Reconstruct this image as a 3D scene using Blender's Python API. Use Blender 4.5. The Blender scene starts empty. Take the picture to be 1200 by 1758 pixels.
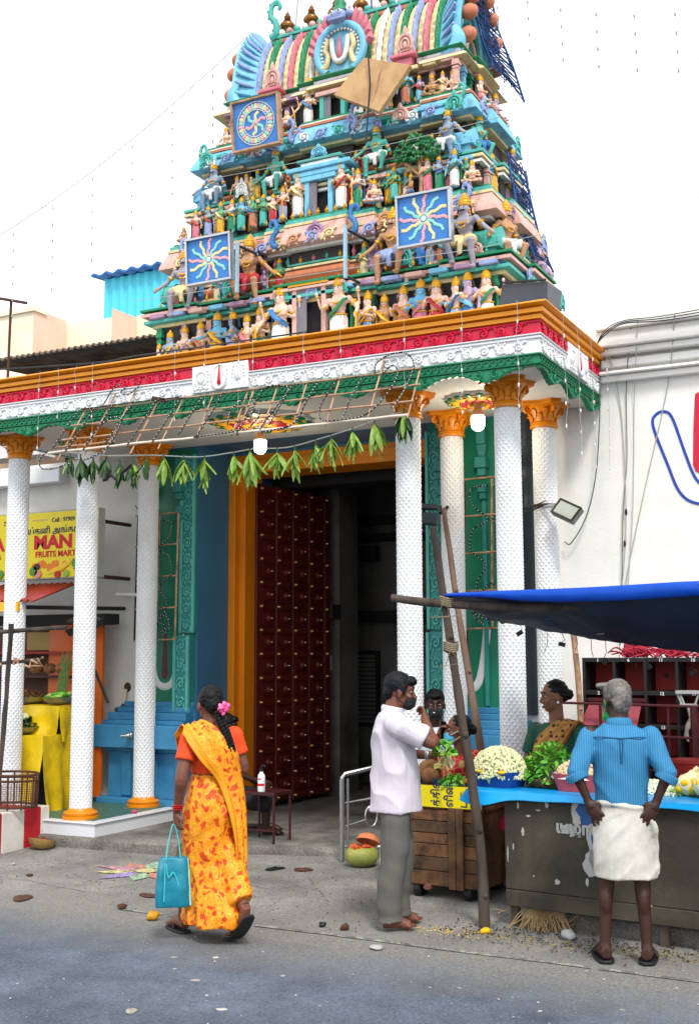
import bpy, bmesh, math, random
from mathutils import Vector, Matrix, noise, Euler
import numpy as np
R = math.radians
PI = math.pi
rng = random.Random(11)
sc = bpy.context.scene
col = sc.collection

# ------------------------------------------------------------------ camera, sky, sun, exposure
cam_d = bpy.data.cameras.new('camera'); cam = bpy.data.objects.new('camera', cam_d); col.objects.link(cam)
sc.camera = cam
cam_d.sensor_fit = 'HORIZONTAL'; cam_d.sensor_width = 36.0; cam_d.lens = 60.3
cam_d.clip_start = 0.1; cam_d.clip_end = 400
_y, _p, _r = R(27.2), R(7.0), R(-0.22)
_F = Vector((-math.sin(_y)*math.cos(_p), math.cos(_y)*math.cos(_p), math.sin(_p)))
_R = Vector((math.cos(_y), math.sin(_y), 0)); _U = _R.cross(_F)
_R2 = _R*math.cos(_r)+_U*math.sin(_r); _U2 = -_R*math.sin(_r)+_U*math.cos(_r)
cam.matrix_world = Matrix(((_R2.x, _U2.x, -_F.x, 0), (_R2.y, _U2.y, -_F.y, 0), (_R2.z, _U2.z, -_F.z, 1.72), (0, 0, 0, 1)))

SUN_EL, SUN_AZ = R(52), R(140)      # azimuth clockwise from +Y: light arrives from the right and from behind the camera
w = bpy.data.worlds.new('World'); sc.world = w; w.use_nodes = True
nt = w.node_tree; nt.nodes.clear()
_out = nt.nodes.new('ShaderNodeOutputWorld'); _bg = nt.nodes.new('ShaderNodeBackground')
_sky = nt.nodes.new('ShaderNodeTexSky'); _sky.sky_type = 'NISHITA'; _sky.sun_disc = False
_sky.sun_elevation = SUN_EL; _sky.sun_rotation = SUN_AZ
_tc = nt.nodes.new('ShaderNodeTexCoord'); _cn = nt.nodes.new('ShaderNodeTexNoise')
_cn.inputs['Scale'].default_value = 2.2; _cn.inputs['Detail'].default_value = 5
_cr = nt.nodes.new('ShaderNodeValToRGB')
_cr.color_ramp.elements[0].color = (8.6, 8.9, 9.4, 1); _cr.color_ramp.elements[0].position = .3
_cr.color_ramp.elements[1].color = (11.4, 11.4, 11.5, 1); _cr.color_ramp.elements[1].position = .7
_mx = nt.nodes.new('ShaderNodeMix'); _mx.data_type = 'RGBA'; _mx.inputs['Factor'].default_value = .9
nt.links.new(_tc.outputs['Generated'], _cn.inputs['Vector']); nt.links.new(_cn.outputs['Fac'], _cr.inputs['Fac'])
nt.links.new(_sky.outputs['Color'], _mx.inputs[6]); nt.links.new(_cr.outputs['Color'], _mx.inputs[7])
nt.links.new(_mx.outputs[2], _bg.inputs['Color']); _bg.inputs['Strength'].default_value = .088
nt.links.new(_bg.outputs['Background'], _out.inputs['Surface'])

sun_d = bpy.data.lights.new('sun', 'SUN'); sun_d.energy = 1.5; sun_d.angle = R(12); sun_d.color = (1, .96, .9)
sun = bpy.data.objects.new('sun', sun_d); col.objects.link(sun)
_sd = Vector((math.sin(SUN_AZ)*math.cos(SUN_EL), math.cos(SUN_AZ)*math.cos(SUN_EL), math.sin(SUN_EL)))
sun.rotation_euler = _sd.to_track_quat('Z', 'Y').to_euler(); sun.location = (5, -5, 20)
sc.view_settings.view_transform = 'Standard'; sc.view_settings.look = 'None'
sc.view_settings.gamma = 1; sc.view_settings.use_curve_mapping = False
sc.view_settings.exposure = 1.1
sc.cycles.max_bounces = 6; sc.cycles.diffuse_bounces = 4; sc.cycles.glossy_bounces = 2
sc.cycles.transparent_max_bounces = 4
try:
    sc.cycles.use_denoising = True
except Exception:
    pass

# ------------------------------------------------------------------ helpers
def S(h):
    h = h.lstrip('#'); c = [int(h[i:i+2], 16)/255 for i in (0, 2, 4)]
    return tuple(x/12.92 if x <= .04045 else ((x+.055)/1.055)**2.4 for x in c) + (1,)

MATS = {}
def mat(name, colr, rough=.6, var=.15, vs=5, bump=.15, bs=60, metal=0, col2=None, c2s=3, c2lo=.45, c2hi=.65, emit=None, spec=.4, vz=1.0, trans=0):
    """paint-like procedural material: base colour, mottling, optional second colour in blotches, fine relief"""
    if name in MATS: return MATS[name]
    if isinstance(colr, str): colr = S(colr)
    if isinstance(col2, str): col2 = S(col2)
    m = bpy.data.materials.new(name); m.use_nodes = True; t = m.node_tree; n = t.nodes; L = t.links
    b = n['Principled BSDF']; b.inputs['Roughness'].default_value = rough; b.inputs['Metallic'].default_value = metal
    b.inputs['Specular IOR Level'].default_value = spec
    tc = n.new('ShaderNodeTexCoord'); mp = n.new('ShaderNodeMapping'); mp.inputs['Scale'].default_value = (1, 1, vz)
    L.new(tc.outputs['Object'], mp.inputs['Vector'])
    no = n.new('ShaderNodeTexNoise'); no.inputs['Scale'].default_value = vs; no.inputs['Detail'].default_value = 6; no.inputs['Roughness'].default_value = .65
    L.new(mp.outputs[0], no.inputs['Vector'])
    mr = n.new('ShaderNodeMapRange'); mr.inputs['From Min'].default_value = .3; mr.inputs['From Max'].default_value = .7
    mr.inputs['To Min'].default_value = 1-var; mr.inputs['To Max'].default_value = 1+var*.6
    L.new(no.outputs['Fac'], mr.inputs['Value'])
    base = None
    if col2:
        n2 = n.new('ShaderNodeTexNoise'); n2.inputs['Scale'].default_value = c2s; n2.inputs['Detail'].default_value = 8; n2.inputs['Roughness'].default_value = .6
        L.new(mp.outputs[0], n2.inputs['Vector'])
        m2 = n.new('ShaderNodeMapRange'); m2.inputs['From Min'].default_value = c2lo; m2.inputs['From Max'].default_value = c2hi; L.new(n2.outputs['Fac'], m2.inputs['Value'])
        mx = n.new('ShaderNodeMix'); mx.data_type = 'RGBA'; mx.inputs[6].default_value = colr; mx.inputs[7].default_value = col2
        L.new(m2.outputs[0], mx.inputs['Factor']); base = mx.outputs[2]
    vm = n.new('ShaderNodeVectorMath'); vm.operation = 'SCALE'
    if base: L.new(base, vm.inputs[0])
    else: vm.inputs[0].default_value = colr[:3]
    L.new(mr.outputs[0], vm.inputs['Scale']); L.new(vm.outputs[0], b.inputs['Base Color'])
    if bump:
        bn = n.new('ShaderNodeTexNoise'); bn.inputs['Scale'].default_value = bs; bn.inputs['Detail'].default_value = 4
        L.new(mp.outputs[0], bn.inputs['Vector'])
        bp = n.new('ShaderNodeBump'); bp.inputs['Strength'].default_value = bump; bp.inputs['Distance'].default_value = .01
        L.new(bn.outputs['Fac'], bp.inputs['Height']); L.new(bp.outputs[0], b.inputs['Normal'])
    if emit:
        b.inputs['Emission Color'].default_value = colr; b.inputs['Emission Strength'].default_value = emit
    if trans: b.inputs['Transmission Weight'].default_value = trans
    MATS[name] = m
    return m

def nodes_of(m): return m.node_tree.nodes, m.node_tree.links, m.node_tree.nodes['Principled BSDF']

class MB:
    """collects shapes; build() links them as ONE mesh object"""
    def __init__(s): s.v = []; s.f = []; s.mi = []; s.cur = 0; s.M = None
    def add(s, vs, fs):
        o = len(s.v)
        if s.M is not None: vs = [s.M @ Vector(p) for p in vs]
        s.v.extend(tuple(p) for p in vs)
        for f in fs: s.f.append(tuple(i+o for i in f)); s.mi.append(s.cur)
        return s
    def bx(s, x0, x1, y0, y1, z0, z1):
        vs = [(x0, y0, z0), (x1, y0, z0), (x1, y1, z0), (x0, y1, z0), (x0, y0, z1), (x1, y0, z1), (x1, y1, z1), (x0, y1, z1)]
        return s.add(vs, [(0, 3, 2, 1), (4, 5, 6, 7), (0, 1, 5, 4), (1, 2, 6, 5), (2, 3, 7, 6), (3, 0, 4, 7)])
    def box(s, c, d, rot=None):
        M = Matrix.Translation(c) @ ((rot if isinstance(rot, Matrix) else Euler(rot).to_matrix().to_4x4()) if rot else Matrix())
        hx, hy, hz = d[0]/2, d[1]/2, d[2]/2
        vs = [M @ Vector(p) for p in ((-hx, -hy, -hz), (hx, -hy, -hz), (hx, hy, -hz), (-hx, hy, -hz), (-hx, -hy, hz), (hx, -hy, hz), (hx, hy, hz), (-hx, hy, hz))]
        return s.add(vs, [(0, 3, 2, 1), (4, 5, 6, 7), (0, 1, 5, 4), (1, 2, 6, 5), (2, 3, 7, 6), (3, 0, 4, 7)])
    def tube(s, pts, r, n=8, closed=False, flat=1.0, up=None):
        pts = [Vector(p) for p in pts]; k = len(pts)
        rs = r if isinstance(r, (list, tuple)) else [r]*k
        T = []
        for i in range(k):
            a = pts[(i-1) % k] if (closed or i > 0) else pts[0]; b = pts[(i+1) % k] if (closed or i < k-1) else pts[-1]
            t = b-a
            T.append(t.normalized() if t.length > 1e-9 else Vector((0, 0, 1)))
        u = Vector(up) if up else (Vector((0, 0, 1)) if abs(T[0].z) < .9 else Vector((1, 0, 0)))
        vs = []; fs = []
        for i in range(k):
            u = (u - T[i]*u.dot(T[i]))
            if u.length < 1e-6: u = T[i].orthogonal()
            u.normalize(); w_ = T[i].cross(u)
            for j in range(n):
                a = 2*PI*j/n
                vs.append(pts[i]+(u*math.cos(a)*flat+w_*math.sin(a))*rs[i])
        kk = k if closed else k-1
        for i in range(kk):
            for j in range(n):
                a, b = i*n+j, i*n+(j+1) % n; c, d = ((i+1) % k)*n+(j+1) % n, ((i+1) % k)*n+j
                fs.append((a, b, c, d))
        if not closed: fs.append(tuple(range(n-1, -1, -1))); fs.append(tuple((k-1)*n+j for j in range(n)))
        return s.add(vs, fs)
    def lathe(s, prof, n=16, c=(0, 0, 0), a0=0, a1=2*PI, M=None):
        vs = []; fs = []; full = abs(a1-a0-2*PI) < 1e-6; k = n if full else n+1
        for r, z in prof:
            for j in range(k):
                a = a0+(a1-a0)*j/n
                p = Vector((r*math.cos(a), r*math.sin(a), z))
                vs.append((M @ p if M else p)+Vector(c))
        for i in range(len(prof)-1):
            for j in range(n):
                a, b = i*k+j, i*k+(j+1) % k
                fs.append((a, b, b+k, a+k))
        if full:
            if prof[0][0] > 1e-4: fs.append(tuple(range(k-1, -1, -1)))
            if prof[-1][0] > 1e-4: fs.append(tuple((len(prof)-1)*k+j for j in range(k)))
        return s.add(vs, fs)
    def ell(s, c, r, nu=12, nv=8, rot=None):
        if not isinstance(r, (list, tuple)): r = (r, r, r)
        M = Matrix.Translation(c) @ ((rot if isinstance(rot, Matrix) else Euler(rot).to_matrix().to_4x4()) if rot else Matrix())
        vs = [M @ Vector((0, 0, r[2]))]; fs = []
        for i in range(1, nv):
            p = PI*i/nv
            for j in range(nu):
                a = 2*PI*j/nu
                vs.append(M @ Vector((r[0]*math.sin(p)*math.cos(a), r[1]*math.sin(p)*math.sin(a), r[2]*math.cos(p))))
        vs.append(M @ Vector((0, 0, -r[2])))
        for j in range(nu):
            fs.append((0, 1+j, 1+(j+1) % nu)); L = 1+(nv-2)*nu
            fs.append((len(vs)-1, L+(j+1) % nu, L+j))
        for i in range(nv-2):
            for j in range(nu):
                a, b = 1+i*nu+j, 1+i*nu+(j+1) % nu
                fs.append((a, a+nu, b+nu, b))
        return s.add(vs, fs)
    def prism(s, poly, a, b, plane='xz'):
        """extrude a 2D outline; plane xz: along y, yz: along x, xy: along z"""
        def P(u, v, d): return {'xz': (u, d, v), 'yz': (d, u, v), 'xy': (u, v, d)}[plane]
        n = len(poly); vs = [P(u, v, a) for u, v in poly]+[P(u, v, b) for u, v in poly]
        fs = [tuple(range(n)), tuple(range(2*n-1, n-1, -1))]+[(i, i+n, (i+1) % n+n, (i+1) % n) for i in range(n)]
        return s.add(vs, fs)
    def loft(s, rings, caps=True, closed=True):
        n = len(rings[0]); vs = [p for r in rings for p in r]; fs = []
        for i in range(len(rings)-1):
            for j in range(n if closed else n-1):
                a, b = i*n+j, i*n+(j+1) % n
                fs.append((a, b, b+n, a+n))
        if caps: fs.append(tuple(range(n-1, -1, -1))); fs.append(tuple((len(rings)-1)*n+j for j in range(n)))
        return s.add(vs, fs)
    def grid(s, nu, nv, fn, flip=False):
        vs = [fn(i/nu, j/nv) for j in range(nv+1) for i in range(nu+1)]; fs = []
        for j in range(nv):
            for i in range(nu):
                a = j*(nu+1)+i; f = (a, a+1, a+nu+2, a+nu+1)
                fs.append(f[::-1] if flip else f)
        return s.add(vs, fs)
    def mesh(s, name, mats=None, smooth=False, bevel=0, fix=True):
        me = bpy.data.meshes.new(name); me.from_pydata(s.v, [], s.f); me.update()
        for m in (mats if isinstance(mats, (list, tuple)) else [mats] if mats else []): me.materials.append(m)
        if any(s.mi): me.polygons.foreach_set('material_index', s.mi)
        bm = bmesh.new(); bm.from_mesh(me)
        if fix: bmesh.ops.recalc_face_normals(bm, faces=bm.faces)
        if bevel:
            es = [e for e in bm.edges if len(e.link_faces) == 2 and e.calc_face_angle(0) > .6]
            bmesh.ops.bevel(bm, geom=es, offset=bevel, segments=1, affect='EDGES', clamp_overlap=True)
        bm.to_mesh(me); bm.free()
        if smooth:
            me.polygons.foreach_set('use_smooth', [True]*len(me.polygons))
            try: me.set_sharp_from_angle(angle=R(50))
            except Exception: pass
        return me
    def build(s, name, mats, parent=None, smooth=False, bevel=0, fix=True):
        return link(name, s.mesh(name, mats, smooth, bevel, fix), parent)

LOCAL = set()
def link(name, me, parent=None, M=None, m=None, label=None, raw=False):
    o = bpy.data.objects.new(name, me); col.objects.link(o)
    if M is not None: o.matrix_basis = M
    if parent is not None:
        o.parent = parent
        top = parent
        while top.parent: top = top.parent
        if raw: pass
        elif top.name not in LOCAL and parent.parent is None: o.matrix_parent_inverse = parent.matrix_basis.inverted()
        elif top.name not in LOCAL: o.matrix_parent_inverse = (parent.parent.matrix_basis @ parent.matrix_parent_inverse @ parent.matrix_basis).inverted()
    if m is not None:
        if len(me.materials) == 0: me.materials.append(m)
        o.material_slots[0].link = 'OBJECT'; o.material_slots[0].material = m
    if label: o['label'] = label
    return o
def tag(o, label, cat, group=None):
    o['label'] = label; o['category'] = cat; o['kind'] = 'thing'
    if group: o['group'] = group
    return o
def thing(name, label, cat, loc=(0, 0, 0), rz=0, group=None, local=False):
    o = bpy.data.objects.new(name, None); col.objects.link(o); o.location = loc; o.rotation_euler = (0, 0, rz)
    o.matrix_basis = Matrix.Translation(loc) @ Matrix.Rotation(rz, 4, 'Z')
    o.empty_display_size = .1
    if local: LOCAL.add(o.name)
    return tag(o, label, cat, group)
def struct(o, kind='structure'): o['kind'] = kind; return o
def T(x, y, z, rz=0, sx=1, sy=None, sz=None):
    return Matrix.Translation((x, y, z)) @ Matrix.Rotation(rz, 4, 'Z') @ Matrix.Diagonal((sx, sx if sy is None else sy, sx if sz is None else sz, 1))
def cr(pts, n=6, closed=False):
    """Catmull-Rom through points"""
    P = [Vector(p) for p in pts]; out = []; k = len(P)
    for i in range(k if closed else k-1):
        p0 = P[(i-1) % k] if (closed or i > 0) else P[0]*2-P[1]; p1 = P[i]; p2 = P[(i+1) % k]; p3 = P[(i+2) % k] if (closed or i+2 < k) else P[k-1]*2-P[k-2]
        for j in range(n):
            t = j/n
            out.append(.5*((2*p1)+(-p0+p2)*t+(2*p0-5*p1+4*p2-p3)*t*t+(-p0+3*p1-3*p2+p3)*t**3))
    if not closed: out.append(P[-1])
    return out
def nz(p, s=1.0): return noise.noise(Vector(p)*s)

def remesh(mb, voxel, smooth=2, fn=None, name='clay'):
    """fuse overlapping solids into one continuous skin"""
    me = bpy.data.meshes.new(name); me.from_pydata(mb.v, [], mb.f); me.update()
    bm = bmesh.new(); bm.from_mesh(me); bmesh.ops.recalc_face_normals(bm, faces=bm.faces); bm.to_mesh(me); bm.free()
    o = bpy.data.objects.new(name, me); col.objects.link(o)
    md = o.modifiers.new('r', 'REMESH'); md.mode = 'VOXEL'; md.voxel_size = voxel
    if smooth:
        s_ = o.modifiers.new('s', 'SMOOTH'); s_.factor = .5; s_.iterations = smooth
    dg = bpy.context.evaluated_depsgraph_get()
    out = bpy.data.meshes.new_from_object(o.evaluated_get(dg), depsgraph=dg)
    bpy.data.objects.remove(o); bpy.data.meshes.remove(me)
    out.materials.clear(); out.name = name
    if fn:
        out.update(); n = len(out.vertices); nr = [v.normal.copy() for v in out.vertices]
        for i, v in enumerate(out.vertices): v.co = fn(v.co.copy(), nr[i])
    out.polygons.foreach_set('use_smooth', [True]*len(out.polygons)); out.update()
    return out
# ------------------------------------------------------------------ palette
M_WHITE = mat('white_paint', '#dcdedf', .6, .08, 3, .12, 90)
M_WALL = mat('lime_washed_wall', '#e2e1dd', .85, .10, 1.3, .2, 55, col2='#c3bfb4', c2s=.9, c2lo=.52, c2hi=.85)
M_WALL2 = mat('weathered_white_wall', '#cfcdc6', .85, .14, 1.6, .25, 45, col2='#8d877a', c2s=1.4, c2lo=.56, c2hi=.85)
M_RED = mat('crimson_enamel', '#c00a35', .4, .12, 9, .1, 90)
M_GREEN = mat('green_enamel', '#05724a', .4, .18, 9, .1, 90)
M_ORANGE = mat('orange_enamel', '#e8930a', .45, .10, 4, .08, 70, col2='#c9790b', c2s=2.2, c2lo=.55, c2hi=.8)
M_CAP = mat('amber_enamel', '#d67f06', .35, .15, 6, .1, 70)
M_COLW = mat('column_white', '#d9dcde', .55, .07, 3, .08, 90, col2='#b9b6a6', c2s=2.4, c2lo=.54, c2hi=.82, vz=.5)
M_TEAL = mat('teal_paint', '#4fa39b', .5, .14, 7, .12, 60)
M_TEALD = mat('deep_teal_paint', '#2c807a', .55, .14, 7, .12, 60)
M_PANEL = mat('green_wall_enamel', '#127256', .35, .10, 3, .06, 40)
M_BLUE = mat('blue_wall_paint', '#3b83ae', .5, .12, 2.2, .12, 45, col2='#2d6c93', c2s=1.5)
M_BLUE_SHADE = mat('blue_paint_in_shade', '#3b6f8e', .5, .12, 2, .1, 45)  # the wall blue again, with the gateway's shade mixed into the colour
M_JAMB = mat('jamb_orange', '#d97f06', .42, .16, 3, .1, 40, vz=.3, col2='#a85f08', c2s=3, c2lo=.55, c2hi=.8)
M_DOOR = mat('oxblood_door', '#5c1c17', .45, .3, 5, .2, 40, col2='#34100e', c2s=3, c2lo=.5, c2hi=.75, vz=.4)
M_BRASS = mat('brass', '#c9a25a', .35, .1, 8, 0, 40, metal=.8)
M_DARK = mat('dark_iron', '#22201f', .6, .2, 8, .1, 50)
M_SLATE = mat('slate_pilaster', '#27333a', .5, .15, 5, .1, 50)
M_INNER = mat('grey_inner_wall', '#6c6a66', .85, .2, 1.5, .25, 40, col2='#4a4844', c2s=1.2)
M_BEAM = mat('dark_beam', '#262524', .8, .15, 4, .1, 40)
M_CEIL = mat('ceiling_white', '#d6d5d0', .75, .06, 2, .1, 60)

# ------------------------------------------------------------------ ground
def ground_mat(name, c1, c2, c3, sc_, bump):
    m = mat(name, c1, .9, .28, 2.6, bump, 130, col2=c2, c2s=sc_, c2lo=.42, c2hi=.68)
    n, L, b = nodes_of(m)
    # fine aggregate: speckle of lighter and darker grains
    tc = n.new('ShaderNodeTexCoord'); v = n.new('ShaderNodeTexVoronoi'); v.inputs['Scale'].default_value = 95
    L.new(tc.outputs['Object'], v.inputs['Vector'])
    mr = n.new('ShaderNodeMapRange'); mr.inputs['To Min'].default_value = .62; mr.inputs['To Max'].default_value = 1.35
    L.new(v.outputs['Color'], mr.inputs['Value'])
    # broad stains
    s2 = n.new('ShaderNodeTexNoise'); s2.inputs['Scale'].default_value = .9; s2.inputs['Detail'].default_value = 9; s2.inputs['Roughness'].default_value = .7
    L.new(tc.outputs['Object'], s2.inputs['Vector'])
    m2 = n.new('ShaderNodeMapRange'); m2.inputs['From Min'].default_value = .3; m2.inputs['From Max'].default_value = .7; m2.inputs['To Min'].default_value = .58; m2.inputs['To Max'].default_value = 1.2
    L.new(s2.outputs['Fac'], m2.inputs['Value'])
    mu = n.new('ShaderNodeMath'); mu.operation = 'MULTIPLY'; L.new(mr.outputs[0], mu.inputs[0]); L.new(m2.outputs[0], mu.inputs[1])
    src = b.inputs['Base Color'].links[0].from_socket
    vm = n.new('ShaderNodeVectorMath'); vm.operation = 'SCALE'; L.new(src, vm.inputs[0]); L.new(mu.outputs[0], vm.inputs['Scale'])
    L.new(vm.outputs[0], b.inputs['Base Color'])
    return m
def worn_edge(m, other, y0, y1, amp=.9):
    # dust and broken edge: one surface gives way to the other across an irregular band
    n, L, b = nodes_of(m); tc = n.new('ShaderNodeTexCoord'); sp = n.new('ShaderNodeSeparateXYZ'); L.new(tc.outputs['Object'], sp.inputs[0])
    no = n.new('ShaderNodeTexNoise'); no.inputs['Scale'].default_value = 1.6; no.inputs['Detail'].default_value = 10; no.inputs['Roughness'].default_value = .72; L.new(tc.outputs['Object'], no.inputs['Vector'])
    ma = n.new('ShaderNodeMath'); ma.operation = 'MULTIPLY_ADD'; L.new(no.outputs['Fac'], ma.inputs[0]); ma.inputs[1].default_value = amp; L.new(sp.outputs['Y'], ma.inputs[2])
    mr = n.new('ShaderNodeMapRange'); mr.inputs['From Min'].default_value = y0+amp*.5; mr.inputs['From Max'].default_value = y1+amp*.5; L.new(ma.outputs[0], mr.inputs['Value'])
    mx = n.new('ShaderNodeMix'); mx.data_type = 'RGBA'; src = b.inputs['Base Color'].links[0].from_socket; L.new(src, mx.inputs[6]); vm = n.new('ShaderNodeVectorMath'); vm.operation = 'SCALE'; vm.inputs[0].default_value = S(other)[:3]
    sc2 = n.new('ShaderNodeMapRange'); sc2.inputs['To Min'].default_value = .6; sc2.inputs['To Max'].default_value = 1.3; v2 = n.new('ShaderNodeTexVoronoi'); v2.inputs['Scale'].default_value = 90; L.new(tc.outputs['Object'], v2.inputs['Vector']); L.new(v2.outputs['Color'], sc2.inputs['Value']); L.new(sc2.outputs[0], vm.inputs['Scale'])
    L.new(vm.outputs[0], mx.inputs[7]); L.new(mr.outputs[0], mx.inputs['Factor']); L.new(mx.outputs[2], b.inputs['Base Color'])
M_ROAD = ground_mat('asphalt', '#596270', '#4a515e', None, 1.1, .5); worn_edge(M_ROAD, '#72706c', 5.6, 6.5)
M_APRON = ground_mat('worn_concrete', '#868480', '#716e6b', None, 1.4, .45); worn_edge(M_APRON, '#72706c', 7.4, 6.4)
M_KERB = ground_mat('kerb_concrete', '#77746e', '#4f4c48', None, 2.5, .5)
m = MB(); m.bx(-60, 60, -60, 60, -.3, -.012); struct(m.build('ground', M_APRON))
m = MB()
# road sheet with an irregular crumbling edge towards the concrete apron
N = 160; top = []
for i in range(N+1):
    x = -30+60*i/N
    top.append((x, 6.35-.06*(x+3)*.12+.10*nz((x*1.3, 0, 0))+.05*nz((x*5, 3, 0))))
vs = [(x, y, 0.0) for x, y in top]+[(x, -40, 0.0) for x, y in top]
m.add(vs, [(i, i+N+1, i+N+2, i+1) for i in range(N)]); struct(m.build('road', M_ROAD))
m = MB()
def apron_z(x, y):
    t = max(0, min(1, (y-6.5)/2.0)); return -.004+.03*t*t+.006*nz((x*1.1, y*1.1, 2))
m.grid(150, 30, lambda u, v: (-14+16*u, 5.9+4.3*v, apron_z(-14+16*u, 5.9+4.3*v)-.0)); struct(m.build('forecourt', M_APRON))
# painted edge line, worn, in strokes
M_LINE = mat('worn_road_paint', '#96958f', .9, .3, 14, .2, 90, col2='#5f5e5c', c2s=16, c2lo=.40, c2hi=.56)
for a, b in ((-5.2, -4.85), (-4.78, -4.55), (-4.1, -1.9), (-1.86, 1.5)):
    m = MB(); n = max(2, int((b-a)/.12)); L_ = []; Rr = []
    for i in range(n+1):
        x = a+(b-a)*i/n; y = 6.62+(x+3)*-.02
        L_.append((x, y-.021+.012*nz((x*9, 1, 0)), apron_z(x, y)+.005)); Rr.append((x, y+.021+.012*nz((x*8, 5, 0)), apron_z(x, y)+.005))
    m.add(L_+Rr, [(i, i+1, i+n+2, i+n+1) for i in range(n)]); struct(m.build('road_edge_line', M_LINE))

# kerb along the temple front, and the low gate threshold
def rough_block(name, x0, x1, yf, yb, z1, mtl, seg=.12, amp=.012, yf1=None):
    n = max(3, int((x1-x0)/seg)); m = MB(); rings = []; yfa = yf
    for i in range(n+1):
        x = x0+(x1-x0)*i/n; d = lambda k: amp*nz((x*4, k*3.1, 7))
        if yf1 is not None: yf = yfa+(yf1-yfa)*i/n
        rings.append([(x, yb, -.05), (x, yf+d(1), -.05), (x, yf+.008+d(2), z1*.55), (x, yf+.012+d(3), z1-.018+d(4)*.4), (x, yf+.035+d(5), z1+d(6)*.3), (x, yb, z1+.002)])
    m.loft(rings, True, True); return m.build(name, mtl, None, True)
struct(rough_block('kerb', -7.62, -6.02, 8.38, 9.95, .118, M_KERB, yf1=8.45))
struct(rough_block('threshold', -6.02, -4.0, 8.64, 12.5, .092, M_KERB, yf1=9.22))
struct(rough_block('kerb', -4.0, 1.5, 8.8, 9.95, .06, M_KERB))
struct(rough_block('kerb', -14, -7.62, 8.45, 9.95, .13, M_KERB))

# ------------------------------------------------------------------ scroll relief used by every carved band
def spiral_pts(r0, r1, turns, a0, n=22, s=1):
    return [((r0+(r1-r0)*(i/n)**.8)*math.cos(a0+s*2*PI*turns*i/n), 0, (r0+(r1-r0)*(i/n)**.8)*math.sin(a0+s*2*PI*turns*i/n)) for i in range(n+1)]
def scroll_mesh(w_, h, th=.012, name='scroll', flip=False):
    """one vine curl: spiral, linking stem and three leaf lobes, face towards -y, back on y=0"""
    m = MB(); r = h*.36; fz = -1 if flip else 1
    p = [(x, -th*.5, z*fz) for x, _, z in spiral_pts(r, r*.16, 1.45, PI*.9, 20, -1)]
    m.tube(p, [th*(1-.35*i/20) for i in range(21)], 5)
    m.ell((0, -th*.7, 0), (r*.2, th*.9, r*.2), 6, 4)
    m.tube([(-r, -th*.5, 0), (-r*1.05, -th*.5, -h*.3*fz), (-w_*.5, -th*.5, -h*.42*fz)], [th, th*.9, th*.6], 5)
    m.tube([(r*.7, -th*.5, r*.7*fz), (w_*.38, -th*.5, h*.38*fz), (w_*.5, -th*.5, h*.30*fz)], [th*.9, th*.8, th*.5], 5)
    for a, s_ in ((PI*.25, .9), (-PI*.3, 1.0), (PI*1.35, .8)):
        c = (math.cos(a)*r*1.35, -th*.35, math.sin(a)*r*1.35*fz)
        m.ell(c, (h*.15*s_, th*.7, h*.075*s_), 6, 4, rot=Matrix.Rotation(-(a*fz+.6), 4, 'Y'))
    return m.mesh(name, None, True)
SCROLL = scroll_mesh(.135, .105); SCROLLF = scroll_mesh(.135, .105, flip=True)
SCROLL_T = scroll_mesh(.15, .15, .012)

# ------------------------------------------------------------------ portico
XC = -5.58
FX0, FX1, FY, BY = -8.52, -2.64, 8.26, 9.93     # fascia rectangle
COLX = (-8.12, -7.25, -3.91, -3.05)
por = thing('temple_portico', 'columned temple porch with orange cornice above crimson, white and green carved bands', 'portico', (XC, 8.67, 0))
m = MB(); m.bx(FX0+.05, FX1-.05, FY+.05, BY, 3.885, 4.20); m.build('ceiling_slab', M_CEIL, por)
m = MB(); m.bx(FX0+.02, FX1-.02, FY+.02, BY+.3, 4.203, 4.33); m.build('roof_slab', M_CEIL, por)
def fascia(name, z0, z1, out, mtl, back=.06):
    m = MB()
    m.bx(FX0-out, FX1+out, FY-out, FY+back, z0, z1); m.bx(FX1-back, FX1+out, FY+back+.002, BY, z0, z1); m.bx(FX0-out, FX0+back, FY+back+.002, BY, z0, z1)
    return m.build(name, mtl, por, bevel=.004)
# each band is backing plus raised borders; curls are sub-parts
white = fascia('white_frieze', 3.972, 4.117, 0, M_WHITE); fascia('white_border', 4.083, 4.105, .014, M_WHITE); fascia('white_border', 4.108, 4.119, .024, M_WHITE)
redb = fascia('crimson_frieze', 4.120, 4.226, .004, M_RED); fascia('crimson_border', 4.206, 4.216, .016, M_RED)
grn = fascia('green_frieze', 3.878, 3.970, .0, M_GREEN); fascia('green_border', 3.955, 3.969, .018, M_GREEN); fascia('green_border', 3.886, 3.896, .014, M_GREEN)
def roll_band(name, z0, z1, o0, o1, mtl, rnd=False):
    """mitred cornice course running round three sides"""
    prof = [(o0, z0), (o1, z0+.004), (o1, z1-.004), (o0, z1)] if not rnd else [(o0, z0)]+[(o0+(o1-o0)*math.sin(PI*(.12+.76*i/7)), z0+(z1-z0)*i/7) for i in range(8)]+[(o0, z1)]
    m = MB(); k = len(prof)
    rings = [[(FX0-o, BY, z) for o, z in prof], [(FX0-o, FY-o, z) for o, z in prof], [(FX1+o, FY-o, z) for o, z in prof], [(FX1+o, BY+.05, z) for o, z in prof]]
    m.loft(rings, True, True); return m.build(name, mtl, por, rnd)
roll_band('cornice_step', 4.228, 4.268, -.02, .022, M_ORANGE)
roll_band('cornice_step', 4.272, 4.312, -.02, .048, M_ORANGE)
roll_band('cornice_roll', 4.315, 4.368, -.02, .088, M_ORANGE, True)
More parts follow.
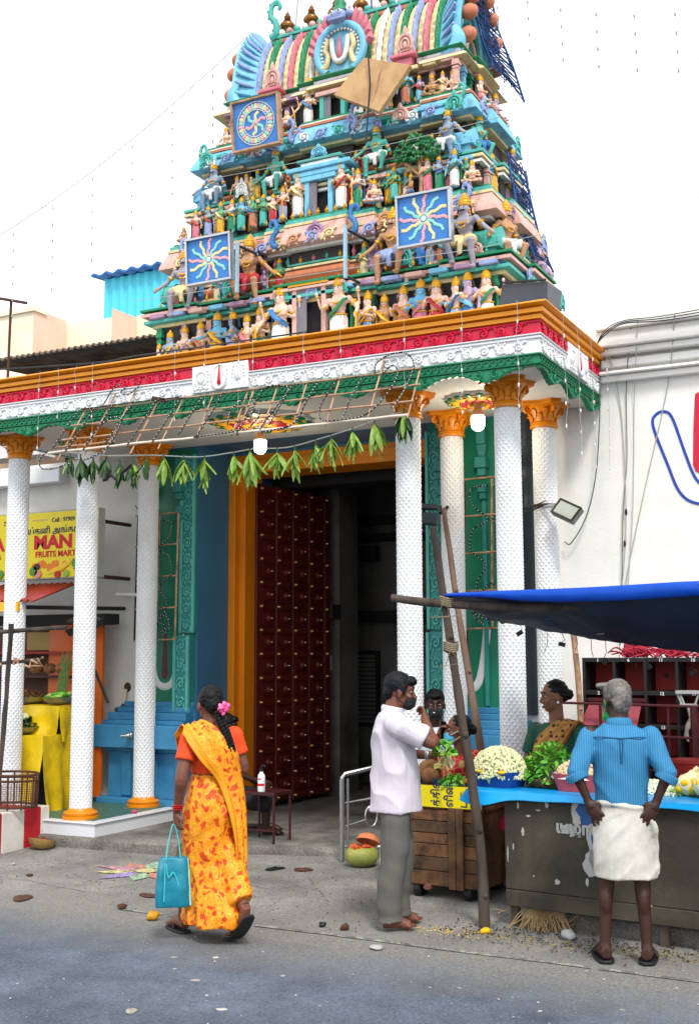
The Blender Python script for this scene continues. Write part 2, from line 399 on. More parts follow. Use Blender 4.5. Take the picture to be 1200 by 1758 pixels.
def run_scrolls(parent, z, mtl, y_off, lo=None):
    n = 0; x = FX0+.1
    while x < FX1-.04:
        if not (-5.87 < x < -5.29):
            link('scroll', SCROLL if n % 2 else SCROLLF, parent, T(x, FY-y_off, z), mtl)
        x += .137; n += 1
    y = FY+.10
    while y < BY-.03:
        if not (8.93 < y < 9.50):
            link('scroll', SCROLL if n % 2 else SCROLLF, parent, T(FX1+y_off, y, z, PI/2), mtl)
        y += .137; n += 1
run_scrolls(redb, 4.166, M_RED, .005); run_scrolls(white, 4.027, M_WHITE, .001)
# lattice in the green band
m = MB(); n = int((FX1-FX0)/.06)
for i in range(n):
    x = FX0+.03+i*.06
    for sx in (1, -1): m.box((x, FY-.004, 3.926), (.075, .012, .009), (0, sx*.72, 0))
k = int((BY-FY)/.06)
for i in range(k):
    y = FY+.03+i*.06
    for sx in (1, -1): m.box((FX1+.004, y, 3.926), (.012, .075, .009), (sx*.72, 0, 0))
o = m.build('lattice_relief', M_GREEN, grn); o['kind'] = 'stuff'
# scalloped pendant valance
def valance(w_):
    pts = [(-w_/2, .0)]
    for i in range(0, 41):
        t = i/40; x = -w_/2+w_*t; a = abs(2*t-1)
        d = .028+.070*(math.cos(PI*min(1, a/.85))*.5+.5)**1.15+.006*math.sin(t*2*PI*10)
        pts.append((x, -d))
    pts.append((w_/2, .0))
    m = MB(); m.prism(pts, 0, .035)
    for s_ in (-1, 1):
        q = [(s_*(x+.066), -.008, (z-.045)) for x, _, z in spiral_pts(.034, .006, 1.4, PI*.5, 16)]
        m.tube(q, [.0085-.004*i/16 for i in range(17)], 5)
        m.tube([(s_*.03, -.008, -.08), (s_*.09, -.008, -.075), (s_*.17, -.008, -.035), (s_*.25, -.008, -.018)], [.006, .009, .008, .005], 5)
        m.ell((s_*.15, -.006, -.03), (.03, .009, .012), 6, 4, rot=(0, s_*.5, 0)); m.ell((s_*.21, -.006, -.02), (.025, .008, .01), 6, 4, rot=(0, s_*.3, 0))
    m.ell((0, -.008, -.085), (.014, .01, .02), 6, 5)
    return m.mesh('valance_lobe', None, False)
VAL = valance(.57); n = 0
x = FX0+.31
while x < FX1-.25: link('valance_lobe', VAL, grn, T(x, FY+.0, 3.886), M_GREEN); x += .572
VAL2 = valance(.55)
for i in range(3): link('valance_lobe', VAL2, grn, T(FX1, FY+.29+i*.56, 3.886, PI/2), M_GREEN)

# carved emblem plates (front centre and right side)
M_NAMAMR = mat('emblem_red', '#c10f2b', .4, .1)
def emblem(M, nm):
    m = MB(); m.bx(-.285, .285, -.02, .01, -.115, .118); pl = link(nm, m.mesh(nm, [M_WHITE], bevel=.004), por, M)
    def sub(name, mb, mt, sm=True):
        o = link(name, mb.mesh(name, [mt], sm), pl); o.matrix_parent_inverse = Matrix(); return o
    m = MB(); m.tube([(-.057, -.03, .085), (-.062, -.03, 0), (-.05, -.03, -.075), (-.02, -.03, -.098), (.02, -.03, -.098), (.05, -.03, -.075), (.062, -.03, 0), (.057, -.03, .085)], .017, 8); m.tube([(-.09, -.022, .06), (-.075, -.022, -.07), (0, -.022, -.112), (.075, -.022, -.07), (.09, -.022, .06), (0, -.022, .115)], .006, 6, closed=True); sub('emblem_mark', m, M_WHITE)
    m = MB(); m.tube([(0, -.026, .1), (0, -.03, 0), (0, -.03, -.055), (0, -.028, -.07)], [.004, .011, .018, .006], 8); sub('emblem_stroke', m, M_NAMAMR)
    m = MB(); m.tube([(-.19+.06*math.cos(a*PI/8), -.024, .0+.065*math.sin(a*PI/8)) for a in range(16)], .008, 6, closed=True); m.ell((-.19, -.02, 0), (.045, .02, .05), 10, 6)
    for i in range(5): m.ell((-.25+.03*i, -.02, -.085+.008*(i % 2)), (.018, .014, .014), 6, 4)
    for i in range(6): m.ell((-.115-.006*(i % 2), -.02, -.08+.03*i), (.012, .01, .014), 6, 4)
    sub('wheel_relief', m, M_WHITE)
    m = MB(); m.ell((.19, -.02, .01), (.04, .022, .065), 10, 6); m.tube([(.19, -.02, .075), (.2, -.03, .1)], [.02, .004], 6)
    for s_ in (-1, 1):
        m.tube([(.19+s_*.065+.02*x*s_, -.02, -.05+.9*z) for x, _, z in spiral_pts(.035, .006, 1.3, PI*.5, 14)], .007, 5)
        for i in range(4): m.ell((.19+s_*(.06-.004*i), -.02, -.01+.03*i), (.013, .012, .012), 6, 4)
    sub('conch_relief', m, M_WHITE)
emblem(T(XC+.10, FY-.008, 4.098), 'emblem_plate'); emblem(T(FX1+.008, 9.215, 4.098, PI/2), 'emblem_plate')

# columns: diamond-studded shafts, Corinthian capitals
def shaft_mesh(z0, z1, r, n=14, dz=.0262, dep=.0085):
    m = MB(); rows = int((z1-z0)/dz); vs = []; fs = []; idx = {}
    for k in range(rows+1):
        for j in range(n):
            a = 2*PI*(j+(.5 if k % 2 else 0))/n
            idx[(k, j)] = len(vs); vs.append((r*math.cos(a), r*math.sin(a), z0+dz*k))
    for k in range(rows-1):
        for j in range(n):
            if k % 2: l, rt = j, (j+1) % n      # row k+1 has no half shift
            else: l, rt = (j-1) % n, j
            # diamond: bottom (k,j), left (k+1,l), right (k+1,rt), top (k+2,j)
            a = 2*PI*(j+(.5 if k % 2 else 0))/n; c = len(vs)
            vs.append(((r+dep)*math.cos(a), (r+dep)*math.sin(a), z0+dz*(k+1)))
            b, t, L_, R_ = idx[(k, j)], idx[(k+2, j)], idx[(k+1, l)], idx[(k+1, rt)]
            fs += [(b, R_, c), (R_, t, c), (t, L_, c), (L_, b, c)]
    m.add(vs, fs); m.lathe([(r-.002, z0), (r-.002, z1)], n*2)
    return m.mesh('shaft', None, False, fix=False)
SHAFT = shaft_mesh(.30, 3.67, .098)
m = MB(); m.lathe([(.098, 3.655), (.118, 3.66), (.122, 3.675), (.112, 3.69), (.118, 3.70), (.104, 3.712), (.105, 3.74), (.118, 3.79), (.150, 3.842), (.156, 3.845)], 24)
ab = []
for s_ in range(4):
    a = PI/2*s_
    for t, rr in ((-.66, .222), (-.58, .226), (-.3, .165), (0, .15), (.3, .165), (.58, .226), (.66, .222)):
        ab.append((rr*math.cos(a+t*1.0), rr*math.sin(a+t*1.0)))
m.prism(ab, 3.845, 3.868, 'xy'); m.prism([(x*1.05, y*1.05) for x, y in ab], 3.870, 3.886, 'xy')
for s_ in range(4):
    a = PI/4+PI/2*s_; ca, sa = math.cos(a), math.sin(a)
    m.tube([(ca*(.158+x), sa*(.158+x), 3.812+z) for x, _, z in spiral_pts(.036, .006, 1.5, PI*.6, 16, -1)], [.013-.006*i/16 for i in range(17)], 6)
    for b_ in (-.36, .36):
        m.tube([((.135)*math.cos(a+b_)-sa*x*.8*(1 if b_ > 0 else -1), (.135)*math.sin(a+b_)+ca*x*.8*(1 if b_ > 0 else -1), 3.815+z) for x, _, z in spiral_pts(.026, .005, 1.3, PI*.5, 12, 1)], .0075, 5)
for ring, (nn, zz, hh, rr, ph) in enumerate(((8, 3.712, .062, .112, 0), (8, 3.742, .075, .118, PI/8))):
    for i in range(nn):
        a = 2*PI*i/nn+ph; ca, sa = math.cos(a), math.sin(a)
        m.tube([(ca*rr, sa*rr, zz), (ca*(rr+.008), sa*(rr+.008), zz+hh*.6), (ca*(rr+.03), sa*(rr+.03), zz+hh), (ca*(rr+.045), sa*(rr+.045), zz+hh*.86)], [.018, .024, .017, .006], 6, flat=.4, up=(ca, sa, 0))
CAPITAL = m.mesh('capital', None, True)
m = MB(); m.lathe([(.165, .242), (.165, .268), (.15, .275), (.158, .285), (.158, .30), (.14, .312), (.118, .318), (.112, .335), (.1, .34)], 26); CBASE = m.mesh('base', None, True)
for i, cx in enumerate(COLX):
    for cy in ((8.67,) if i == 0 else (8.67, 9.615)):
        c_ = thing('column', '', '', (cx, cy, 0)); del c_['label']; del c_['category']
        c_.parent = por; c_.matrix_parent_inverse = por.matrix_basis.inverted()
        for nm, me, mt in (('shaft', SHAFT, M_COLW), ('capital', CAPITAL, M_CAP), ('base', CBASE, M_CAP)):
            o = link(nm, me, None, Matrix.Rotation(rng.choice((0, PI/2)), 4, 'Z') if nm == 'capital' else None, mt); o.parent = c_
# plinths
M_TILE = mat('white_glazed_tile', '#cfd2d6', .25, .05, 2, .03, 30)
M_PLTOP = mat('green_terrazzo', '#2c5a4d', .45, .3, 25, .08, 60, col2='#5d7a6d', c2s=30)
for x0, x1 in ((-8.5, -6.92), (-4.10, -2.7)):
    m = MB(); m.bx(x0, x1, 8.47, 9.94, -.02, .226); m.build('plinth', M_TILE, por, bevel=.004)
    m = MB(); m.bx(x0-.015, x1+.015, 8.455, 9.945, .228, .243); pt = m.build('plinth_coping', M_TILE, por, bevel=.004)
    m = MB(); m.bx(x0+.10, x1-.10, 8.57, 9.93, .2435, .247); m.build('plinth_top', M_PLTOP, por)
# ceiling rosettes
M_YEL = mat('yellow_enamel', '#e9a81b', .45, .1); M_REDP = mat('rosette_red', '#a8182a', .45, .1)
def rosette(x, y, r):
    ro = thing('ceiling_rosette', '', '', (x, y, 3.884)); del ro['label']; del ro['category']; ro.parent = por; ro.matrix_parent_inverse = por.matrix_basis.inverted()
    def sub(nm, mb, mt):
        o = link(nm, mb.mesh(nm, [mt], True), None); o.parent = ro
    m = MB(); pts = []
    for i in range(96):
        a = 2*PI*i/96; rr = r*(1+.05*math.cos(a*16)); pts.append((rr*math.cos(a), rr*math.sin(a)))
    m.prism(pts, -.03, .001, 'xy'); sub('rosette_disc', m, M_WHITE)
    for nm, rr, k, pl, pw, mt, z in (('outer_petal_ring', .87, 16, .2, .11, M_GREEN, -.04), ('yellow_petal_ring', .66, 12, .24, .13, M_YEL, -.05), ('red_petal_ring', .46, 10, .2, .12, M_REDP, -.06), ('heart_ring', .25, 8, .16, .09, M_YEL, -.07)):
        m = MB()
        for i in range(k):
            a = 2*PI*i/k; m.ell((rr*r*math.cos(a), rr*r*math.sin(a), z+.012), (pl*r, pw*r*1.4, .022), 8, 5, rot=(0, 0, a))
        sub(nm, m, mt)
    m = MB(); m.lathe([(r*.98, -.038), (r*.94, -.046), (r*.90, -.038)], 40); sub('rim_ring', m, M_YEL)
    m = MB(); m.ell((0, 0, -.06), (.06, .06, .03)); sub('heart', m, M_WHITE)
rosette(-5.58, 9.06, .45); rosette(-3.47, 9.15, .27); rosette(-7.68, 9.15, .27)

# ------------------------------------------------------------------ gateway wall, door and passage
gw = thing('temple_gateway', 'blue and green temple gate wall around a tall opening with an orange frame', 'gateway', (XC, 9.95, 0))
GY = 9.95; OX0, OX1 = -6.86, -4.28
m = MB()
m.bx(-7.62, OX0, GY, 12.4, .0, 4.2); m.bx(OX1, -3.45, GY, 12.4, .0, 4.2); m.bx(OX0+.001, OX1-.001, GY+.0, 12.4, 3.885, 4.2)
m.build('gate_wall', M_BLUE_SHADE, gw)
m = MB(); m.bx(OX0, OX0+.004, GY-.002, 10.56, .09, 3.88); m.build('reveal', M_BLUE_SHADE, gw)
m = MB(); m.bx(OX1-.004, OX1, GY-.002, 10.56, .09, 3.88); m.build('reveal', M_BLUE_SHADE, gw)
# orange frame, stepped
for s_, xa in ((1, OX0), (-1, OX1)):
    m = MB()
    for dx, y0, y1 in ((.085, 10.50, 10.75), (.15, 10.60, 10.95)):
        a, b = sorted((xa+s_*.004, xa+s_*dx)); m.bx(a, b, y0, y1, .09, 3.66)
    m.build('door_jamb', M_JAMB, gw, bevel=.006)
m = MB(); m.bx(OX0+.004, OX1-.004, 10.52, 10.95, 3.662, 3.86); m.bx(OX0+.004, OX1-.004, 10.50, 10.53, 3.72, 3.80); m.build('door_lintel', M_JAMB, gw, bevel=.006)
m = MB(); m.bx(OX0, OX1, 10.53, 10.9, 3.861, 3.884); m.build('lintel_soffit', M_BLUE_SHADE, gw)
# opened leaf against the left side: stiles, rails, recessed panels, brass studs
dl = thing('door_leaf', '', '', (-6.70, 10.80, .14), R(84.0)); del dl['label']; del dl['category']; dl.parent = gw; dl.matrix_parent_inverse = gw.matrix_basis.inverted()
LW, LH = 1.42, 3.46; NC, NR = 4, 13
def dsub(nm, me, M=None, mt=None):
    o = link(nm, me, None, M, mt); o.parent = dl; return o
m = MB(); m.bx(0, LW, .012, .055, 0, LH); dsub('door_board', m.mesh('door_board', [M_DOOR]))
cw, rh = (LW-.16)/NC, (LH-.10)/NR
m = MB()
for i in range(NC+1):
    x = .08+cw*i; m.bx(x-.035-(0.045 if i == 0 else 0), x+.035+(.045 if i == NC else 0), -.018, .012, 0, LH)
for j in range(NR+1):
    z = .05+rh*j
    for i in range(NC): m.bx(.08+cw*i+.036, .08+cw*(i+1)-.036, -.016, .0118, z-.035, z+.035)
dsub('door_frame_grid', m.mesh('door_frame_grid', [M_DOOR], bevel=.005))
m = MB()
pw, ph = cw-.072, rh-.072
m.add([(-pw/2, .0115, -ph/2), (pw/2, .0115, -ph/2), (pw/2, .0115, ph/2), (-pw/2, .0115, ph/2), (-pw*.32, -.003, -ph*.32), (pw*.32, -.003, -ph*.32), (pw*.32, -.003, ph*.32), (-pw*.32, -.003, ph*.32)], [(0, 1, 5, 4), (1, 2, 6, 5), (2, 3, 7, 6), (3, 0, 4, 7), (4, 5, 6, 7)])
m.lathe([(.044, 0), (.040, .016), (.03, .032), (.013, .04), (.004, .042)], 12, (0, -.003, 0), M=Matrix.Rotation(PI/2, 4, 'X'))
DP = m.mesh('door_panel', None, False)
m = MB(); m.lathe([(.017, 0), (.015, .009), (.006, .03), (.0, .034)], 8, M=Matrix.Rotation(PI/2, 4, 'X')); STUD = m.mesh('stud', None, True)
m = MB(); m.lathe([(.011, 0), (.006, .02), (.0, .024)], 8, M=Matrix.Rotation(PI/2, 4, 'X')); BOSS = m.mesh('boss_tip', None, True)
for j in range(NR):
    for i in range(NC):
        x, z = .08+cw*(i+.5), .05+rh*(j+.5)
        dsub('door_panel', DP, T(x, 0, z), M_DOOR); dsub('boss_tip', BOSS, T(x, -.042, z), M_BRASS)
for j in range(NR+1):
    for i in range(NC+1): dsub('stud', STUD, T(.08+cw*i, -.018, .05+rh*j), M_BRASS)
# the far leaf folded against the right side of the passage
m = MB(); m.bx(OX1-.36, OX1-.30, 10.97, 12.3, .14, 3.6); m.build('right_leaf', M_DOOR, gw)
# passage beyond
m = MB()
m.bx(-6.86, -6.52, 12.41, 12.9, .0, 3.9)
m.bx(-9.5, -7.42, 13.95, 14.25, 0, 4.2); m.bx(-7.33, -2.2, 13.95, 14.25, 0, 4.2); m.bx(-7.419, -7.331, 13.95, 14.25, 0, 1.22); m.bx(-7.419, -7.331, 13.95, 14.25, 2.2, 4.2)
m.bx(-9.5, -9.2, 12.9, 13.94, 0, 4.2); m.bx(-2.5, -2.2, 12.41, 13.94, 0, 4.2); m.bx(-9.2, -6.87, 12.6, 12.9, 0, 4.2); m.bx(-4.27, -2.51, 12.41, 12.7, 0, 4.2)
m.build('passage_wall', M_INNER, gw)
m = MB(); m.bx(-9.5, -2.2, 12.42, 14.25, 4.201, 4.35); m.build('passage_ceiling', M_INNER, gw)
for x0, x1, y0, y1, z0, z1 in ((-7.15, -3, 13.78, 13.94, 2.15, 2.3), (-7.2, -3, 13.82, 13.94, 3.22, 3.32), (-7.2, -3, 13.84, 13.94, 3.44, 3.56), (-6.9, -6.5, 12.2, 12.41, 2.16, 2.32), (-6.84, -4.3, 11.4, 11.6, 3.62, 3.88), (-6.84, -4.3, 12.1, 12.25, 3.70, 3.88)):
    m = MB(); m.bx(x0, x1, y0, y1, z0, z1); m.build('passage_beam', M_BEAM, gw)
m = MB(); m.bx(-7.19, -6.72, 13.88, 13.948, .8, 1.78); sh = m.build('shutter_frame', M_BEAM, gw)
for i in range(16):
    m = MB(); m.bx(-7.15, -6.76, 13.865, 13.885, .85+i*.056, .89+i*.056); m.build('shutter_slat', M_INNER, sh)
m = MB(); m.bx(-6.80, -6.62, 12.38, 12.408, 1.55, 1.72); m.build('notice', M_WALL, gw)
m = MB(); m.box((-6.75, 13.7, 3.05), (.2, .16, .2)); m.build('meter_box', M_BEAM, gw)
m = MB(); m.tube([(-7.2, 13.8, 3.14), (-6.8, 13.75, 3.08)], .02, 6); m.build('conduit', M_BEAM, gw)
m = MB(); m.bx(-14, -5, 16.5, 16.7, 0, 3.2); tag(m.build('slit_backing_wall', M_WHITE), 'white wall added beyond the narrow slit behind the gate to brighten it', 'wall')  # added outdoors so that the passage slit shows bright
m = MB(); m.bx(-6.84, -4.2, 10.0, 13.94, .088, .0925); m.build('passage_floor', M_KERB, gw)

# green side panels, carved strips, base mouldings
M_UW = mat('white_mark', '#cfd3d2', .5, .06)
for s_ in (-1, 1):
    cx = XC+s_*1.66
    m = MB(); m.bx(cx-.34, cx+.34, 9.925, 9.951, 1.26, 3.86); m.build('green_panel', M_PANEL, gw)
    # painted white U mark in low relief with a red stroke
    m = MB(); U = cr([(-.20, 0, 1.95), (-.17, 0, 1.72), (-.12, 0, 1.50), (-.05, 0, 1.42), (.05, 0, 1.42), (.12, 0, 1.50), (.17, 0, 1.72), (.20, 0, 1.95)], 5)
    m.tube([(cx+p.x, 9.922, p.z) for p in U], .036, 8, flat=.25, up=(0, 1, 0)); m.build('white_mark', M_UW, gw, True)
    m = MB(); m.tube([(cx, 9.922, 1.95), (cx, 9.922, 1.7), (cx, 9.922, 1.53), (cx, 9.922, 1.49)], [.015, .03, .04, .02], 8, flat=.25, up=(0, 1, 0)); m.build('red_mark', mat('faded_red_mark', '#5f3036', .5, .1), gw, True)
    for xo, hw, z0, z1 in ((1.38, .095, 1.95, 3.80), (1.40, .10, 1.16, 1.93)):
        xx = XC+s_*xo; m = MB(); m.bx(xx-hw, xx+hw, 9.90-.06*(z0 < 1.5), 9.9505, z0, z1)
        st = m.build('carved_strip', M_TEALD, gw, bevel=.004)
        yf = 9.90-.06*(z0 < 1.5)
        for e in (-1, 1):
            m = MB(); m.bx(xx+e*(hw-.02)-.016, xx+e*(hw-.02)+.016, yf-.018, yf+.002, z0+.005, z1-.005); m.build('strip_border', M_TEAL, st, bevel=.004)
        k = int((z1-z0)/.168)
        for i in range(k):
            zz = z0+(i+.5)*(z1-z0)/k
            link('scroll', SCROLL_T, st, T(xx, yf, zz, 0, (1 if i % 2 else -1)*.86, 1, 1.1), M_TEAL)
    # bracketed pilaster capitals beside the panel
    for e in (-1, 1):
        xx = cx+e*.20
        m = MB()
        for z0, z1, hw, d in ((3.62, 3.76, .07, .10), (3.40, 3.50, .085, .12), (3.33, 3.40, .06, .09), (3.18, 3.26, .06, .09), (3.12, 3.18, .045, .07), (1.27, 3.12, .03, .035)):
            m.bx(xx-hw*.62, xx+hw*.62, 9.925-d, 9.926, z0, z1)
        m.prism([(xx-.05, 3.62), (xx+.05, 3.62), (xx+.028, 3.51), (xx-.028, 3.51)], 9.85, 9.925)
        m.build('wall_pilaster', M_TEALD if s_ > 0 else M_TEALD, gw, bevel=.004)
    # outer slate-coloured round pilaster with pot capital
    px = XC+s_*2.25
    if s_ > 0: m = MB(); m.lathe([(.06, 1.2), (.06, 3.0), (.075, 3.02), (.075, 3.05), (.06, 3.08), (.06, 3.16), (.09, 3.25), (.105, 3.32), (.09, 3.39), (.06, 3.42), (.075, 3.46), (.12, 3.54), (.125, 3.57), (.07, 3.575), (.07, 3.88)], 16, (px, 9.95, 0)); m.build('round_pilaster', M_SLATE, gw, True)
    # stepped blue base
    o0, o1 = sorted((XC+s_*1.28, XC+s_*2.08))
    for z0, z1, o_ in ((.243, .30, .27), (.30, .76, .18), (.762, .80, .22), (.80, 1.03, .30), (1.03, 1.075, .24), (1.075, 1.15, .19), (1.15, 1.205, .12), (1.205, 1.258, .07)):
        m = MB(); m.bx(o0-(o_ if s_ < 0 else .0)*.9, o1+(o_ if s_ > 0 else .0)*.9, 9.95-o_, 9.952, z0, z1); m.build('base_course', M_BLUE, gw, bevel=.006)
    for i in range(3):
        xx = o0+.02+i*.33; m = MB(); m.bx(xx, xx+.12, 9.95-.2, 9.95-.175, .32, .74); m.build('base_pilaster', M_BLUE, gw, bevel=.006)
    # inner blue pier
    a, b = sorted((XC+s_*1.27, XC+s_*1.295+s_*.12)); m = MB(); m.bx(a, b, 9.90, 9.953, .2, 1.16); m.build('base_pier', M_BLUE, gw, bevel=.004)

# ------------------------------------------------------------------ flanking white walls
wr = thing('white_wall', 'tall white temple wall with projecting cornice and blue-outlined emblem, right of the porch', 'wall', (0, 9.95, 0))
m = MB(); m.bx(-3.45, 6, 9.951, 10.25, -.05, 4.55); m.build('wall_face', M_WALL, wr)
for z0, z1, o_ in ((4.07, 4.13, .07), (4.13, 4.16, .11), (4.20, 4.27, .07), (4.30, 4.36, .12), (4.36, 4.50, .17), (4.50, 4.60, .21)):
    m = MB(); m.bx(-2.62 if o_ > 0 else -3, 6, 9.95-o_, 10.3, z0, z1-.002); m.build('wall_cornice', M_WALL, wr, bevel=.008)
M_BLUEL = mat('blue_line_paint', '#123f9c', .5, .1)
U = cr([(-2.02, 0, 3.70), (-1.93, 0, 3.40), (-1.85, 0, 3.18), (-1.74, 0, 3.10), (-1.50, 0, 3.10), (-1.39, 0, 3.18), (-1.31, 0, 3.40), (-1.22, 0, 3.70), (-1.16, 0, 3.775), (-1.08, 0, 3.76), (-1.05, 0, 3.66), (-1.15, 0, 3.3), (-1.24, 0, 3.05), (-1.36, 0, 2.97), (-1.62, 0, 2.96), (-1.86, 0, 2.975), (-1.99, 0, 3.08), (-2.08, 0, 3.32), (-2.19, 0, 3.66), (-2.16, 0, 3.76), (-2.08, 0, 3.775)], 6, True)
m = MB(); m.tube([(p.x, 9.947, p.z) for p in U], .0135, 6, closed=True, flat=.3, up=(0, 1, 0)); m.build('painted_outline', M_BLUEL, wr, True)
m = MB(); m.prism([(-1.83, 3.9), (-1.855, 3.6), (-1.87, 3.3), (-1.85, 3.24), (-1.80, 3.22), (-1.42, 3.22), (-1.39, 3.3), (-1.4, 3.6), (-1.45, 3.9), (-1.6, 4.02)], 9.944, 9.949); m.build('painted_stroke', M_RED, wr)
wl = thing('white_wall', 'stained white wall with rust marks and a tap beside the fruit stall', 'wall', (-9, 9.95, 0))
m = MB(); m.bx(-9.6, -7.62, 9.952, 10.25, -.05, 3.86); m.build('wall_face', M_WALL2, wl)
m = MB(); m.bx(-16, -9.61, 9.952, 10.25, -.05, 3.86); m.build('wall_face', M_WALL2, wl)
m = MB(); m.bx(-9.8, -8.6, 9.80, 10.2, 3.62, 3.80); m.build('wall_ledge', M_WHITE, wl, bevel=.01)
# ------------------------------------------------------------------ tower palette
def pm(n, c, **k):
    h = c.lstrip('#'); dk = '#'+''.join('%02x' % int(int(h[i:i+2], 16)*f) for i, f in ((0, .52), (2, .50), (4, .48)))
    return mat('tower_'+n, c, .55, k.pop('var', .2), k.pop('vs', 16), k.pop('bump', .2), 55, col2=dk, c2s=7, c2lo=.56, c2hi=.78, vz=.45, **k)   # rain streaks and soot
TP = dict(pink=pm('pink', '#c99f93'), orange=pm('salmon', '#b56c4a'), cream=pm('cream', '#d3c190'), sky=pm('sky_blue', '#6fb3cf'), aqua=pm('aqua', '#45a598'),
          green=pm('green', '#127a50'), mauve=pm('mauve', '#9c7a98'), purple=pm('purple', '#5a2f52'), white=pm('white', '#d6d6d2'), blue=pm('blue', '#2f6fa8'),
          gold=mat('tower_gold', '#d19a1e', .35, .15, 20, .1, 60, metal=.25), dark=pm('shadow_paint', '#2b2224'), rose=pm('rose', '#c86d7c'), lav=pm('lavender', '#8797c2'),  # dark: near-black shade put into the colour of the recessed courses
          brass=mat('kalasam_brass', '#7d5526', .3, .2, 12, .1, 60, metal=.7), tan=pm('tan', '#b98a63'), red=pm('red', '#b0232f'), slate=pm('slate', '#6f6a72'))
SK = dict(pale=pm('skin_pale', '#d8b3a0'), grey=pm('skin_grey', '#8f8a95'), tan=pm('skin_tan', '#b0825f'), teal=pm('skin_teal', '#4fa79a'), blue=pm('skin_blue', '#5fa5cb'), steel=pm('skin_steel', '#7b8fa6'), green=pm('skin_green', '#3f9a75'), dun=pm('skin_lilac', '#a692ad'))
GM = {k: TP[k] for k in ('white', 'green', 'orange', 'red', 'blue', 'mauve', 'gold', 'rose', 'lav', 'aqua', 'cream', 'sky')}
M_HAIR = mat('statue_hair', '#15110f', .5, .2)
M_EYE = mat('statue_eye', '#e6e2da', .4, .03, bump=0)

tw = thing('temple_tower', 'multicoloured tapering temple gate tower crowded with painted stucco figures', 'tower', (XC, 11.2, 4.33))
TYC = 11.2; XC_PORCH = XC; XC = -5.50
def plan(hw, hd, bay=.07):
    """stepped outline of one storey: corner, intermediate and centre projections"""
    f = [(-1, 0), (-.66, 0), (-.66, -1), (-.34, -1), (-.34, 0), (-.19, 0), (-.19, 1), (.19, 1), (.19, 0), (.34, 0), (.34, -1), (.66, -1), (.66, 0), (1, 0)]
    front = [(x*hw, -hd-b*bay) for x, b in f]
    g = [(-1, 0), (-.4, 0), (-.4, 1), (.4, 1), (.4, 0), (1, 0)]
    side = [(hw+b*bay, y*hd) for y, b in g]
    back = [(-x, -y) for x, y in front]; lft = [(-x, -y) for x, y in side]
    out = front+side[1:-1]+back+lft[1:-1]
    return out
def course(name, hw, hd, z0, z1, prof, mtl, bay=.07):
    """moulding running round the whole storey; prof = [(outset, t)]"""
    m = MB(); rings = []
    for o_, t in prof:
        f_, b_ = TYC-hd-o_, 11.52+o_*.5; yc, hh = (f_+b_)/2, (b_-f_)/2      # the back of every storey lies on nearly one plane
        rings.append([(XC+x, yc+y, z0+(z1-z0)*t) for x, y in plan(hw+o_, hh, bay)])
    m.loft(rings, True, True)
    return m.build(name, mtl, tw, len(prof) > 5, 0)
SQ = [(0, 0), (0, 1)]; ROLL = [(.0, 0)]+[(.055*math.sin(PI*i/7), i/7) for i in range(1, 7)]+[(0, 1)]
EAVE = [(.02, 0), (.085, .06), (.08, .22), (.06, .5), (.03, .78), (.01, 1)]; CHAM = [(.03, 0), (.035, .3), (0, 1)]
# ---- shared ornaments (unit size, facing -y)
def kudu(name='kudu'):
    """horseshoe gable ornament"""
    m = MB(); a = [R(-35)+R(250)*i/18 for i in range(19)]
    m.tube([(.36*math.cos(t), -.06, .40+.36*math.sin(t)) for t in a], [.09]*19, 6)
    m.tube([(.20*math.cos(t), -.09, .38+.22*math.sin(t)) for t in a], [.05]*19, 5)
    m.prism([(.40*math.cos(t), .40+.40*math.sin(t)) for t in a], -.05, .06)
    m.tube([(0, -.05, .78), (0, -.06, .9), (0, -.05, 1.08)], [.11, .13, .03], 6)
    for s_ in (-1, 1):
        m.tube([(s_*(.36+x), -.06, .12+z) for x, _, z in spiral_pts(.14, .03, 1.2, PI*.5, 10, -s_)], .05, 5)
    m.ell((0, -.1, .36), (.1, .06, .14), 8, 5)
    return m.mesh(name, None, True)
KUDU = kudu()
def pilaster_mesh():
    m = MB(); m.bx(-.5, .5, -.5, .5, 0, .1); m.bx(-.36, .36, -.36, .36, .1, .72); m.bx(-.45, .45, -.45, .45, .72, .78); m.bx(-.3, .3, -.3, .3, .78, .83); m.bx(-.55, .55, -.55, .5, .83, .92); m.bx(-.42, .42, -.42, .5, .92, 1)
    return m.mesh('pilaster', None)
PIL = pilaster_mesh()
m = MB(); m.lathe([(.2, 0), (.34, .06), (.22, .14), (.4, .3), (.44, .42), (.34, .56), (.16, .62), (.24, .68), (.1, .8), (.05, 1.0)], 9); POT = m.mesh('pot', None, True)
def mini_shrine():
    m = MB(); m.bx(-.5, .5, -.3, .3, 0, .08); m.bx(-.42, .42, -.24, .3, .08, .3); m.bx(-.54, .54, -.34, .3, .3, .38)
    pr = [(math.cos(PI*i/10)*.34, .38+.42*math.sin(PI*i/10)) for i in range(11)]
    m.prism([(y, z) for y, z in pr], -.5, .5, 'yz')
    for x in (-.5, -.17, .17, .5): m.prism([(y*1.06, .38+(z-.38)*1.06) for y, z in pr], x-.025, x+.025, 'yz')
    return m.mesh('shrine_roof', None)
SHR = mini_shrine()
def makara():
    """S-shaped water-beast ornament"""
    m = MB(); p = cr([(0, -.05, 0), (.22, -.08, .1), (.2, -.1, .4), (.02, -.1, .6), (.06, -.1, .9), (.26, -.08, 1.0), (.36, -.06, .86), (.28, -.06, .78)], 4)
    k = len(p); m.tube(p, [.13-.07*i/k for i in range(k)], 7)
    for i in range(2, k-4, 3): m.ell((p[i].x-.12, -.1, p[i].z+.03), (.06, .05, .05), 6, 4)
    return m.mesh('makara', None, True)
MAK = makara()
